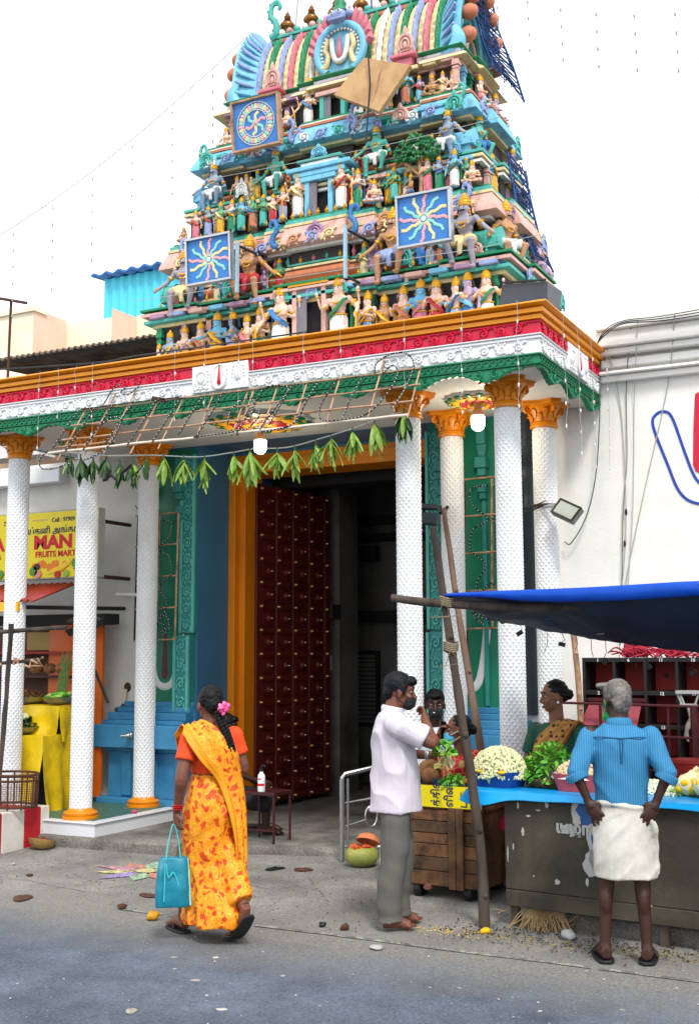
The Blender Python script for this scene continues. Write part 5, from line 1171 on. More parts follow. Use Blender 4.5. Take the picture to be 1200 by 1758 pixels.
for i in range(6): m = MB(); m.ell((0, 0, 0), (.10, .026, .026), 8, 6); link('cucumber', m.mesh('cucumber', [mat('cucumber', '#a8b56a', .5, .2, 9) if i % 2 else M_HERB], True), b2, Matrix.Translation((-.03+.02*i, -.06+.025*i, .075+.012*(i % 3))) @ Matrix.Rotation(.3+.4*i, 4, 'Z'))
b3 = bowl(-8.40, 9.2, 1.25, .2, 'aluminium tray of dark roots on the upper yellow step')
o = link('roots', leaf_heap(60, .17, .08, 5, .04).mesh('roots', [M_COCO], fix=False), b3, Matrix.Translation((0, 0, .05))); o['kind'] = 'stuff'
b4 = bowl(-8.52, 8.93, .965, .12, 'small bowl of red tomatoes at the end of the lower step', .05)
for i in range(6): m = MB(); m.ell((0, 0, 0), .038); link('tomato', m.mesh('tomato', [M_INKR], True), b4, Matrix.Translation((.06*math.cos(i), .06*math.sin(i), .07)))
# red and white barrier, iron basket rail, black sticks
ba = thing('kerb_barrier', 'red and white striped concrete barrier at the foot of the fruit stall', 'barrier', (-7.9, 8.0, 0))
M_BW = mat('chalky_white', '#c8c4bc', .8, .2, 4, .3, 40); M_BR = mat('chalky_red', '#a81220', .75, .2, 4, .3, 40)
M_BTOP = None
for i, (y0, y1) in enumerate(((8.435, 8.545), (8.22, 8.4335), (7.94, 8.2185), (7.68, 7.9385), (7.42, 7.6785))):
    m = MB(); m.bx(-8.25, -7.505, y0, y1, -.02, .36); m.build('painted_block', M_BW if i % 2 == 0 else M_BR, ba, bevel=.008)
bk = thing('iron_basket', 'rusty round iron rail basket standing on the striped barrier', 'basket', (-7.62, 8.2, .366))
for zz, rr in ((.39, .25), (.67, .265), (.62, .262)):
    m = MB(); m.tube([(-7.66+rr*math.cos(a), 8.2+rr*.8*math.sin(a), zz) for a in [2*PI*i/28 for i in range(28)]], .011, 6, closed=True); m.build('hoop', M_RUST, bk, True)
for i in range(12):
    a = 2*PI*i/12; m = MB(); m.tube([(-7.66+.25*math.cos(a), 8.2+.2*math.sin(a), .368), (-7.66+.265*math.cos(a), 8.2+.212*math.sin(a), .67)], .009, 5); m.build('bar', M_RUST, bk)
m = MB()
for i in range(60):
    a = 2*PI*i/60; m.tube([(-7.66+.252*math.cos(a), 8.2+.202*math.sin(a), .40), (-7.66+.262*math.cos(a), 8.2+.21*math.sin(a), .60)], .0022, 3)
for j in range(9):
    zz = .41+.02*j; m.tube([(-7.66+.256*math.cos(a), 8.2+.206*math.sin(a), zz) for a in [2*PI*i/24 for i in range(24)]], .0022, 3, closed=True)
o = m.build('wire_mesh', M_RUST, bk); o['kind'] = 'stuff'
for nm, pts, rr, lab in (('stick', [(-7.68, 8.05, .45), (-7.63, 8.06, 1.2), (-7.585, 8.06, 2.02)], .022, 'dark upright stick lashed before the leftmost column'), ('stick', [(-8.3, 8.08, 1.93), (-7.7, 8.1, 1.95), (-6.98, 8.1, 1.975)], .02, 'dark level pole passing behind the upright stick'), ('stick', [(-8.3, 8.1, 1.65), (-7.8, 8.1, 1.66), (-7.3, 8.1, 1.69)], .018, 'lower dark level pole lashed before the leftmost column')):
    m = MB(); P = cr(pts, 5); m.tube([p+Vector((.008*nz(p*6), .008*nz(p*5), .008*nz(p*7))) for p in P], [rr*(1+.2*nz(p*9)) for p in P], 7); tag(m.build(nm, M_WOOD, None, True), lab, 'stick')
m = MB(); r6 = random.Random(3)
for i in range(9): p = Vector((-7.75+.07*i, 8.05, 1.67+r6.uniform(-.03, .04))); m.tube([p, p+Vector((r6.uniform(-.08, .08), .0, r6.uniform(-.08, .06))), p+Vector((r6.uniform(-.14, .14), 0, r6.uniform(-.1, .06)))], [.012, .009, .004], 5)
tag(m.build('twine_lashing', M_BAMB), 'frayed twine and twigs lashed round the crossing sticks', 'lashing')
# taps and pipe on the left wall
tp = thing('wall_tap', 'rust-stained white pipe with a bent tap on the stained wall', 'tap', (-7.72, 9.93, 1.3))
m = MB(); m.tube([(-7.73, 9.92, 1.38), (-7.74, 9.90, 1.22)], .017, 8); m.build('pipe', mat('pvc_pipe', '#c9b89a', .5), tp, True)
m = MB(); m.tube([(-7.74, 9.90, 1.22), (-7.74, 9.86, 1.19), (-7.80, 9.84, 1.17)], .02, 8); m.build('spout', M_BEAM, tp, True)
m = MB(); m.ell((-7.73, 9.945, 1.40), (.045, .01, .05)); m.build('flange', M_RUST, tp, True)
t2 = thing('chrome_tap', 'shiny chrome tap fixed to the blue base block', 'tap', (-7.45, 9.64, .93))
m = MB(); m.tube([(-7.44, 9.66, .93), (-7.44, 9.58, .93), (-7.50, 9.56, .925)], .016, 8); m.ell((-7.44, 9.60, .93), (.03, .03, .03)); m.build('tap_body', M_STEEL, t2, True)
m = MB(); m.ell((-7.40, 9.59, .935), (.022, .02, .03)); m.build('tap_knob', M_STEEL, t2, True)
m = MB(); m.tube([(-7.72, 9.72, 2.36), (-7.3, 9.70, 2.34)], .02, 7); m.tube([(-7.72, 9.72, 2.36), (-7.72, 9.95, 2.36)], .02, 7); tag(m.build('wall_pipe', M_WALL2, None, True), 'short bare pipe jutting from the wall by the sign', 'pipe')

# ------------------------------------------------------------------ tower fittings
def led_panel(name, c, w_, h, tilt, label, style):
    t = thing(name, label, 'light panel', c, 0, 'light panels on the tower', local=True)
    t.matrix_basis = Matrix.Translation(c) @ Matrix.Rotation(tilt, 4, 'X'); 
    m = MB(); m.bx(-w_/2, w_/2, .0, .03, -h/2, h/2); link('board', m.mesh('board', [mat('panel_blue', '#3273b8', .5, .08)]), t)
    fw = .022
    for nm, a in (('frame_rail', (-w_/2-fw, w_/2+fw, h/2, h/2+fw)), ('frame_rail', (-w_/2-fw, w_/2+fw, -h/2-fw, -h/2)), ('frame_stile', (-w_/2-fw, -w_/2, -h/2+.0005, h/2-.0005)), ('frame_stile', (w_/2, w_/2+fw, -h/2+.0005, h/2-.0005))):
        m = MB(); m.bx(a[0], a[1], -.03, .05, a[2], a[3]); link(nm, m.mesh(nm, [M_BAMB if style == 'wheel' else M_STEEL], bevel=.003), t)
    cs = [mat('led_rose', '#de97a3', .5, .05), mat('led_yellow', '#dfd38c', .5, .05), mat('led_mint', '#7cc9bd', .5, .05)]
    R_ = min(w_, h)/2
    def strip(pts, wd, mt, nm, d):
        m = MB(); L = []; Q = []
        for i, p in enumerate(pts):
            a = Vector(pts[max(0, i-1)]); b = Vector(pts[min(len(pts)-1, i+1)]); t_ = (b-a).normalized(); n_ = Vector((-t_.y, t_.x))
            L.append((p[0]+n_.x*wd, -.004-d, p[1]+n_.y*wd)); Q.append((p[0]-n_.x*wd, -.004-d, p[1]-n_.y*wd))
        k = len(pts); m.add(L+Q, [(i, i+1, i+1+k, i+k) for i in range(k-1)]); link(nm, m.mesh(nm, [mt], fix=False), t)
        b = MB()
        for i in range(len(pts)-1):
            for f_ in (.25, .75):
                q = Vector(pts[i]).lerp(Vector(pts[i+1]), f_); b.box((q.x, -.008-d, q.y), (.007, .006, .007))
        link('led_dots', b.mesh('led_dots', [M_BULBW]), t)['kind'] = 'stuff'
    if style == 'rays':
        for i in range(12):
            a = 2*PI*i/12+.1; pts = []
            for j, rr in enumerate((.14, .40, .52, .80, .98)):
                o_ = (.0, .03, .30, .22, .42)[j]*.62; pts.append((R_*rr*math.cos(a-o_)*(w_/h if w_ > h else 1), R_*rr*math.sin(a-o_)))
            strip(pts, R_*.066, cs[i % 3], 'led_ray', .0004*(i % 3))
        m = MB(); m.lathe([(R_*.12, 0), (R_*.10, .008), (0, .009)], 12, (0, -.005, 0), M=Matrix.Rotation(PI/2, 4, 'X')); link('hub_light', m.mesh('hub_light', [mat('hub_cyan', '#bfe8f0', .4)], True), t)
    else:
        for i in range(30):
            a = 2*PI*i/30; strip([(R_*rr*math.cos(a+o_), R_*rr*math.sin(a+o_)) for rr, o_ in ((.62, 0), (.72, .07), (.83, .02))], R_*.07, cs[i % 3], 'led_dash', 0)
        for rr in (.57, .90): strip([(R_*rr*math.cos(2*PI*i/40), R_*rr*math.sin(2*PI*i/40)) for i in range(41)], R_*.016, cs[1], 'led_ring', .0004)
        for i in range(6):
            a = 2*PI*i/6; strip([(R_*rr*math.cos(a+o_), R_*rr*math.sin(a+o_)) for rr, o_ in ((.05, 0), (.18, .5), (.34, .55), (.5, .2))], R_*.065, cs[i % 3], 'led_petal', .0004)
        m = MB(); m.ell((0, -.01, 0), (R_*.06, .01, R_*.06)); link('hub_light', m.mesh('hub_light', [cs[0]], True), t)
    return t
def bracket(x0, z_, y0, y1, label):
    t = thing('panel_bracket', label, 'bracket', (x0, y0, z_))
    m = MB(); m.bx(x0, x0+.03, y0, y0+.03, z_-.27, z_+.25); m.build('upright', mat('pale_blue_timber', '#8fb0c0', .7, .2, 9), t)
    for dz in (.22, -.25): m = MB(); m.tube([(x0+.015, y0+.02, z_+dz), (x0+.03, y1, z_+dz+.02)], .016, 4); m.build('arm', M_SLATE, t)
led_panel('led_panel', (-6.465, 9.50, 5.695), .50, .44, R(4), 'blue zigzag-rayed light panel in front of the left tower guards', 'rays')
led_panel('led_panel', (-4.105, 9.50, 5.700), .50, .45, R(4), 'blue zigzag-rayed light panel between the two right tower guards', 'rays')
led_panel('led_panel', (-6.20, 9.95, 7.27), .54, .50, R(6), 'blue light panel with wheel pattern high on the tower', 'wheel')
bracket(-6.19, 5.60, 9.56, 10.05, 'timber bracket sticking out right of the left zigzag light panel'); bracket(-4.97, 5.56, 9.56, 10.05, 'pale timber bracket left of the tan guard and right of the tower centre')
bp = thing('plywood_board', 'tilted plywood board hung below the roof of the tower', 'board', (-4.86, 10.0, 7.38), local=True)
m = MB(); q = [(-.43, .0), (-.10, .34), (.42, .12), (.10, -.32)]; m.prism([(x, z_) for x, z_ in q], -.03, .03); bo = link('board', m.mesh('board', [M_PLY], bevel=.004), bp, Matrix.Rotation(-.12, 4, 'X'))
m = MB(); m.tube([(-.02, -.06, .34), (.0, -.055, .0), (-.05, -.06, -.6)], .009, 5); link('rope', m.mesh('rope', [M_CABLE]), bp)
m = MB(); m.tube([(.15, -.05, .25), (.02, -.05, -.2), (-.18, -.06, -.42)], .006, 5); link('rope', m.mesh('rope', [M_BAMB]), bp)
tr = thing('light_trough', 'long dark metal trough light on the cornice corner', 'lamp', (-3.0, 9.0, 4.6))
m = MB()
for x0, x1 in ((-3.22, -2.80),): m.loft([[(x0-.02, 8.98, 4.50), (x0+.0, 9.22, 4.50), (x0+.10, 9.30, 4.79), (x0+.05, 8.95, 4.775)], [(x1-.0, 8.98, 4.47), (x1+.02, 9.22, 4.47), (x1+.04, 9.30, 4.755), (x1+.02, 8.95, 4.745)]])
m.build('housing', mat('gunmetal', '#3d4148', .45, .2, 6), tr, bevel=.006)
m = MB(); m.tube([(-3.17, 8.94, 4.785), (-2.79, 8.94, 4.755)], .010, 6); m.build('lip', M_CABLE, tr)
for x in (-3.12, -2.85): m = MB(); m.bx(x, x+.03, 8.99, 9.05, 4.34, 4.50); m.build('foot', M_CABLE, tr)
m = MB(); m.tube([(-6.5, 9.3, 4.50), (-6.2, 9.3, 4.53), (-5.9, 9.3, 4.50)], .03, 8); m.tube([(-6.35, 9.25, 4.52), (-6.1, 9.28, 4.56), (-5.95, 9.3, 4.52)], .025, 8); tag(m.build('cable_coil', M_SLATE, None, True), 'dark coil of cable lying on the porch roof by the figures', 'cable')
# blue light lattices hung down the right flank of the tower
def lattice(pts_l, pts_r, n, label, seed):
    m = MB(); q = random.Random(seed); L = cr(pts_l, n//3); Q = cr(pts_r, n//3); k = min(len(L), len(Q))
    m.tube(L, .013, 5); m.tube(Q, .013, 5)
    for i in range(0, k-1): 
        m.tube([L[i], Q[i]], .008, 4); m.tube([L[i], (L[i]+Q[i+1])/2+Vector((.03*q.uniform(-1, 1), .03*q.uniform(-1, 1), .04*q.uniform(-1, 1))), Q[i+1]], .006, 4)
        if i % 2 == 0: m.tube([Q[i], L[min(k-1, i+2)]], .006, 4)
    for i in range(40):
        i0 = q.randrange(k-1); p = L[i0].lerp(Q[i0], q.random()); m.tube(cr([p, p+Vector((0, q.uniform(-.12, .12), q.uniform(-.12, .12))), p+Vector((.02, q.uniform(-.2, .2), q.uniform(-.24, .1)))], 3), .006, 4)
    tag(m.build('light_lattice', mat('lattice_blue', '#16427c', .6, .3, 20, 0)), label, 'light frame')
lattice([(-4.05, 10.70, 8.75), (-4.05, 10.8, 8.4), (-4.02, 10.9, 8.1), (-3.98, 11.1, 7.9)], [(-4.12, 11.45, 8.95), (-4.05, 11.5, 8.5), (-3.93, 11.6, 8.1), (-3.86, 11.75, 7.75)], 18, 'arched blue light lattice against the right end of the tower roof', 1)
lattice([(-3.72, 10.75, 6.75), (-3.66, 10.7, 6.4), (-3.58, 10.7, 6.0), (-3.50, 10.85, 5.65)], [(-3.76, 11.4, 6.8), (-3.70, 11.45, 6.4), (-3.62, 11.5, 6.0), (-3.52, 11.55, 5.7)], 18, 'tangled blue light lattice down the lower right flank of the tower', 2)

# ------------------------------------------------------------------ bamboo light frame, leaf garland, lamps
bf = thing('bamboo_light_frame', 'slanting bamboo grid carrying black rope lights across the porch front', 'light frame', (-5.3, 8.0, 3.5))
def fp(x, t, dy=0): return Vector((x+.0*t, 7.92+.235*t+dy, 3.52+.405*t))      # t 0 bottom .. 1 top
def wob(P, a=.008): return [p+Vector((0, a*nz(p*3), a*nz(p*4+Vector((3, 1, 2))))) for p in P]
for t, x0, x1, rr, mt in ((-.0, -7.07, -3.57, .011, M_BAMB), (.30, -6.98, -3.55, .008, M_BAMB), (.64, -6.95, -3.53, .007, M_BAMB), (1.02, -6.9, -3.56, .007, M_BAMB), (.12, -7.05, -6.35, .008, M_BAMB)):
    m = MB(); P = [fp(x0+(x1-x0)*i/24, t, -.012) for i in range(25)]; m.tube(wob(P), [rr*(1+.18*(i % 3 == 0)) for i in range(25)], 7); m.build('bamboo_rail', mat('bleached_bamboo', '#cbbfae', .6, .15, 12) if t == 0 else mt, bf, True)
r7 = random.Random(21)
sx_ = [-6.88, -6.60, -6.38, -6.08, -5.80, -5.50, -5.15, -5.09, -4.86, -4.58, -4.28, -3.92, -3.58]
for i, x in enumerate(sx_):
    t1 = 1.05+r7.uniform(-.02, .05) if i not in (1, 2, 11) else (1.62, 1.66, 1.42)[(1, 2, 11).index(i)]; t0 = -.06-r7.random()*.22*(i < 5)
    P = [fp(x+.02*nz((x, 0, 0))+(-.06*(i < 5))*(1-j/6), t0+(t1-t0)*j/6, .008) for j in range(7)]; m = MB(); m.tube(wob(P), [.0075]*7, 6); m.build('bamboo_stick', M_BAMB, bf, True)
m = MB(); m.tube(wob([fp(-6.7, 1.55), fp(-6.3, 1.57)]), .008, 6); m.build('bamboo_stick', M_BAMB, bf, True)
def rope_light(pts, par, closed=False, r0=.009, base=M_CABLE):
    P = cr(pts, 6, closed); 
    m = MB(); m.tube(P, r0*.72, 5, closed=closed); o = m.build('rope_light', base, par, True)
    m = MB(); acc = 0; k = 0
    for i in range(1, len(P)):
        acc += (P[i]-P[i-1]).length
        while acc > .034:
            acc -= .034; q = P[i]; m.ell(q+Vector((0, -r0*.45, 0)), (r0*.55, r0*.5, r0*.55), 5, 4); k += 1
    s_ = link('light_beads', m.mesh('light_beads', [M_BULBW]), o); s_['kind'] = 'stuff'
def ftp(*a): return [fp(x, t, -.03) for x, t in a]
for i, x in enumerate((-6.98, -6.80, -6.60, -6.38, -6.12, -5.86, -5.62, -5.42, -5.02, -4.74)):
    rope_light(ftp((x-.06, -.02), (x, .5), (x+.05, 1.02)) if i % 3 else ftp((x-.05, .1), (x, .6), (x+.05, 1.0)), bf)
rope_light(ftp((-7.07, .05), (-7.12, -.15), (-7.05, -.38), (-6.9, -.42), (-6.75, -.33)), bf); rope_light(ftp((-6.66, 1.1), (-6.62, 1.5), (-6.45, 1.62), (-6.34, 1.5), (-6.42, 1.28), (-6.52, 1.36), (-6.48, 1.5)), bf)
rope_light(ftp((-6.58, .55), (-6.5, .72), (-6.38, .66), (-6.36, .3), (-6.42, -.1), (-6.6, -.28), (-6.72, -.2)), bf); rope_light(ftp((-6.9, 1.04), (-6.3, 1.05), (-5.8, 1.03)), bf); rope_light(ftp((-5.5, .0), (-5.3, .01), (-5.1, .03)), bf)
rope_light(ftp((-5.2, .2), (-5.22, .55), (-5.12, .8), (-5.02, .7), (-5.0, .3)), bf); rope_light(ftp((-4.95, 1.02), (-4.82, 1.02), (-4.72, .9), (-4.78, .5), (-4.86, .0), (-4.7, -.02), (-4.55, .1), (-4.5, .6), (-4.45, 1.0)), bf)
rope_light(ftp((-5.06, .38), (-4.95, .5), (-4.92, .3), (-5.0, .05), (-5.1, .15), (-5.1, .3)), bf)
rope_light(ftp((-4.28, 1.0), (-4.36, .4), (-4.3, .08), (-4.1, .04), (-3.92, .1), (-3.8, .45), (-3.74, .9), (-3.8, 1.15), (-3.88, 1.0)), bf); rope_light(ftp((-4.05, 1.0), (-4.1, .5), (-4.12, .1)), bf); rope_light(ftp((-3.95, 1.02), (-3.96, 1.25), (-3.86, 1.42), (-3.72, 1.4), (-3.62, 1.1), (-3.64, .6), (-3.7, .2)), bf)
m = MB(); m.box(fp(-6.05, 1.06, -.02), (.14, .03, .03), (0, .25, 0)); m.build('splint', M_RUST, bf)
# garland of mango leaves
gl = thing('leaf_garland', 'string of hanging mango leaf bunches across the porch opening', 'garland', (-5.5, 8.35, 3.5))
gp = [(-7.2, 8.30, 3.60), (-6.76, 8.33, 3.535), (-6.26, 8.35, 3.50), (-5.77, 8.35, 3.445), (-5.41, 8.35, 3.455), (-5.2, 8.35, 3.468), (-4.95, 8.35, 3.452), (-4.78, 8.35, 3.462), (-4.50, 8.35, 3.51), (-4.29, 8.35, 3.55), (-4.10, 8.35, 3.594), (-3.80, 8.36, 3.66)]
m = MB(); m.tube(cr(gp, 5), .0055, 5); m.build('string', M_WIREW, gl, True)
def leaf_blade(L, wd, droop):
    vs = []; n = 5
    for i in range(n+1):
        t = i/n; w_ = wd*math.sin(PI*min(1, t*.92+.06))**.8; z_ = -L*t*math.cos(droop*t*.6); y = L*t*math.sin(droop*t)*.45
        vs += [(-w_, y+.006, z_), (0, y-.004, z_), (w_, y+.006, z_)]
    return vs, [f for i in range(n) for f in ((i*3, i*3+1, i*3+4, i*3+3), (i*3+1, i*3+2, i*3+5, i*3+4))]
LEAFM = []
for i in range(4):
    m = MB(); v, f = leaf_blade(.165+.025*i, .021+.003*(i % 2), .2+.2*i); m.add(v, f); LEAFM.append(m.mesh('leaf', None, True, fix=False))
def bunch(p, n, sc_, dark, seed):
    q = random.Random(seed); m = MB(); m.tube([(p[0], p[1], p[2]+.02), (p[0], p[1], p[2]-.03)], .008, 5); b = m.build('leaf_bunch', M_LEAFD, gl)
    for i in range(n):
        a = q.uniform(0, 2*PI); sp = q.uniform(.03, .92)
        M = Matrix.Translation((p[0], p[1], p[2]-.01-q.random()*.05)) @ Matrix.Rotation(a, 4, 'Z') @ Matrix.Rotation(-sp, 4, 'X') @ Matrix.Rotation(q.uniform(-.6, .6), 4, 'Z') @ Matrix.Diagonal((sc_, sc_, sc_*q.uniform(.7, 1.15), 1))
        link('leaf', q.choice(LEAFM), b, M, M_LEAFD if dark and q.random() < .75 else M_LEAF)
for i, (x, z_, n, s_, d) in enumerate(((-7.08, 3.57, 11, .95, 1), (-6.93, 3.55, 10, .9, 1), (-6.78, 3.54, 10, .9, 1), (-6.62, 3.48, 9, .9, 1), (-6.47, 3.47, 10, .9, 1), (-6.33, 3.50, 9, .9, 1), (-6.14, 3.50, 12, 1.05, 0), (-5.92, 3.47, 13, 1.0, 0), (-5.70, 3.445, 12, 1.05, 0), (-5.40, 3.455, 14, 1.0, 0), (-5.24, 3.468, 18, 1.25, 0), (-4.97, 3.452, 13, .95, 0), (-4.80, 3.46, 12, 1.0, 0), (-4.60, 3.49, 13, .9, 0), (-4.46, 3.515, 12, .95, 0), (-4.26, 3.555, 14, .95, 0), (-4.06, 3.60, 12, 1.05, 0), (-3.80, 3.665, 18, .95, 1), (-7.2, 3.58, 8, .8, 1))): bunch((x, 8.35, z_-.01), n+3, s_*1.04, d, i+40)
m = MB(); P = cr([(-6.72, 8.33, 3.40), (-6.76, 8.3, 3.30), (-6.68, 8.3, 3.34), (-6.62, 8.3, 3.30), (-6.55, 8.3, 3.36), (-6.45, 8.3, 3.42)], 4); m.tube(P, .013, 6); tag(m.build('rope_knot', M_CABLE, None, True), 'black looped rope dangling under the leaf garland', 'rope')
# lit bulbs
M_LIT = mat('lit_bulb', (1, .9, .72, 1), .4, 0, bump=0, emit=9); M_SOCK = mat('bulb_socket', '#c9a27a', .5, .05)
for x, y, z_, lab, c_ in ((-5.60, 9.10, 3.655, 'lit white bulb hanging under the large central ceiling rosette', 1), (-3.46, 9.10, 3.675, 'lit white bulb hanging in the right bay between columns', 1)):
    t = thing('ceiling_bulb', lab, 'bulb', (x, y, z_), local=True, group='lit porch bulbs')
    m = MB(); m.lathe([(0.001, -.085), (.03, -.078), (.05, -.06), (.058, -.03), (.058, .03), (.052, .045), (.03, .05)], 18); link('glass', m.mesh('glass', [M_LIT], True), t)
    m = MB(); m.lathe([(.056, .045), (.05, .07), (.032, .11), (.02, .125), (.018, .23)], 16); link('socket', m.mesh('socket', [M_SOCK], True), t)
    ld = bpy.data.lights.new('bulb_light', 'POINT'); ld.energy = 5; ld.color = (1, .86, .62); ld.shadow_soft_size = .06; lo = bpy.data.objects.new('bulb_light', ld); col.objects.link(lo); lo.location = (x, y, z_-.14)
# floodlights
fl = thing('flood_lamp', 'grey floodlight strapped to the rear right column', 'lamp', (-2.95, 9.45, 2.9))
Mf = Matrix.Translation((-2.80, 9.40, 2.90)) @ Matrix.Rotation(-.35, 4, 'Z') @ Matrix.Rotation(.45, 4, 'Y') @ Matrix.Rotation(-.5, 4, 'X')
m = MB(); m.M = Mf; m.bx(-.12, .12, -.025, .03, -.075, .075); m.bx(-.08, .08, .03, .07, -.05, .05); m.build('housing', mat('lamp_grey', '#6d706c', .5, .1, 6), fl, bevel=.006)
m = MB(); m.M = Mf; m.bx(-.10, .10, -.030, -.0255, -.057, .057); m.build('glass', mat('lamp_glass', '#9aa29b', .15, .1, 6, 0), fl)
for a in ((-.12, .12, .06, .075), (-.12, .12, -.075, -.06), (-.12, -.102, -.0595, .0595), (.102, .12, -.0595, .0595)): m = MB(); m.M = Mf; m.bx(a[0], a[1], -.034, -.0252, a[2], a[3]); m.build('bezel', M_CABLE, fl)
m = MB(); m.tube([(-3.05, 9.5, 2.97), (-2.93, 9.45, 2.97), (-2.86, 9.43, 2.93)], .012, 6); m.build('arm', M_STEEL, fl)
m = MB(); m.lathe([(.115, -.012), (.118, 0), (.115, .012)], 22, (-3.05, 9.615, 2.985)); m.build('strap', M_RUST, fl)
m = MB(); P = cr([(-3.28, 9.6, 3.12), (-3.26, 9.55, 3.0), (-3.2, 9.5, 2.93), (-3.1, 9.48, 2.95), (-3.0, 9.48, 2.99)], 5); m.tube(P, .007, 5); m.tube([p+Vector((.0, -.02, .06-.02*i/10)) for i, p in enumerate(P)], .005, 5); m.build('lead', M_CABLE, fl)
d2 = thing('flood_lamp', 'dark floodlight seen edge-on above the tall stall pole', 'lamp', (-4.0, 9.35, 2.95))
m = MB(); m.box((-3.98, 9.30, 3.0), (.16, .12, .05), (0, .08, 0)); m.box((-4.03, 9.30, 2.90), (.22, .16, .10), (0, .15, .2)); m.build('housing', M_SLATE, d2, bevel=.01)
m = MB(); m.tube([(-3.91, 9.5, 3.02), (-3.93, 9.38, 2.95)], .016, 6); m.build('arm', M_CABLE, d2)
m = MB(); m.box((-4.12, 9.28, 2.84), (.16, .10, .02), (0, .6, 0)); m.build('visor', M_CABLE, d2)

# side frames with rope lights in front of the green panels
def side_frame(x0, x1, z0, z1, label, seed):
    t = thing('side_light_frame', label, 'light frame', ((x0+x1)/2, 9.75, z0)); y = 9.76; q = random.Random(seed)
    for x in (x0, (x0+x1)/2+.02, x1): m = MB(); m.tube(wob([Vector((x+.02*(j/6-.5), y, z0+(z1-z0)*j/6)) for j in range(7)], .006), .011, 6); m.build('upright', M_BAMB if x > x0 else M_RUST, t, True)
    for j in range(5): zz = z0+(z1-z0)*j/4; m = MB(); m.tube([(x0-.01, y-.012, zz), (x1+.01, y-.012, zz+.01)], .009, 6); m.build('crossbar', M_BAMB, t, True)
    cx = (x0+x1)/2+.02; h = z1-z0
    for sgn_ in (-1, 1):
        rope_light([(cx+sgn_*.02, y-.03, z0+h*.12), (cx+sgn_*.14, y-.03, z0+h*.28), (cx+sgn_*.05, y-.03, z0+h*.42), (cx+sgn_*.19, y-.03, z0+h*.52), (cx+sgn_*.16, y-.03, z0+h*.66), (cx+sgn_*.02, y-.03, z0+h*.72), (cx+sgn_*.16, y-.03, z0+h*.82), (cx+sgn_*.18, y-.03, z0+h*.93), (cx+sgn_*.04, y-.03, z0+h*.95)], t)
        rope_light([(cx, y-.035, z0+h*.30), (cx+sgn_*.12, y-.035, z0+h*.22), (cx+sgn_*.18, y-.035, z0+h*.1), (cx+sgn_*.08, y-.035, z0+h*.03)], t)
    rope_light([(cx+.19*math.cos(a), y-.04, z0+h*.14+.08*math.sin(a)) for a in [2*PI*i/10 for i in range(10)]], t, True); rope_light([(cx+.15*math.cos(a), y-.045, z0+h*.1+.05*math.sin(a)) for a in [2*PI*i/10 for i in range(10)]], t, True)
side_frame(-7.50, -6.99, 1.88, 3.17, 'bamboo frame of rope lights before the left green wall panel', 3); side_frame(-3.86, -3.38, 1.95, 3.29, 'bamboo frame of rope lights before the right green wall panel', 4)

# ------------------------------------------------------------------ canopy, poles, stall, cart
def pole(pts, r0, r1, label, mtl=M_WOOD):
    P = wob(cr(pts, 8), .012); k = len(P); m = MB(); m.tube(P, [(r0+(r1-r0)*i/(k-1))*(1+.12*nz(P[i]*7)) for i in range(k)], 9)
    for i in range(3, k-2, 5): m.ell(P[i]+Vector((.5*r0, -.6*r0, 0)), (r0*.55, r0*.55, r0*.6), 6, 4)
    return tag(m.build('wooden_pole', mtl, None, True), label, 'pole', 'poles holding the stall canopy')
pole([(-2.765, 7.24, -.02), (-2.80, 7.25, .6), (-2.95, 7.26, 1.6), (-3.10, 7.27, 2.58)], .037, .025, 'thick leaning pole in front of the cart with a split pale top')
pole([(-3.17, 8.5, .03), (-3.28, 8.6, .9), (-3.55, 8.85, 2.0), (-3.78, 9.1, 2.95)], .036, .022, 'long thin pole leaning back against the column behind the cart', mat('reddish_pole', '#6a5548', .9, .3, 9, .5, 30, vz=.3))
pole([(-3.38, 7.20, 2.105), (-3.1, 7.23, 2.07), (-2.7, 7.30, 2.04), (-2.3, 7.4, 2.03), (-1.2, 7.5, 2.05)], .028, .03, 'level dark pole lashed across under the canopy edge')
pole([(-2.60, 9.0, .05), (-2.62, 9.0, 1.3), (-2.66, 9.0, 1.95)], .026, .022, 'knotted upright stick behind the seller by the wall', M_BAMB)
pole([(-1.0, 7.1, 0), (-1.02, 7.1, 1.2), (-1.05, 7.1, 2.3)], .04, .03, 'canopy pole standing just outside the right of the stall')
r8 = random.Random(8)
for (x, y, z_), lab in (((-3.0, 7.25, 2.07), 'jute rope wound where the level pole meets the leaning pole'), ((-2.975, 7.25, 1.77), 'jute rope wound lower down the leaning pole')):
    m = MB()
    for j in range(5): m.tube([(x+.047*math.cos(a), y+.047*math.sin(a), z_+.012*j-.02+.01*math.sin(a*2)) for a in [2*PI*i/10 for i in range(10)]], .0065, 4, closed=True)
    for j in range(2): m.tube([(x+.02*j, y-.047, z_), (x+r8.uniform(-.1, .1), y-.06, z_-.1), (x+r8.uniform(-.14, .14), y-.06, z_-r8.uniform(.08, .16))], .0028, 4)
    tag(m.build('rope_lashing', mat('jute_rope', '#7d705c', .9, .3, 20), None, True), lab, 'rope')
can = thing('canopy', 'sagging navy tarpaulin canopy with a bright blue front hem', 'canopy', (-2, 7.6, 2))
FLc, FRc, BLc, BRc = Vector((-3.0, 7.24, 2.115)), Vector((-.2, 7.0, 2.15)), Vector((-2.98, 8.25, 1.95)), Vector((-.2, 8.75, 1.60))
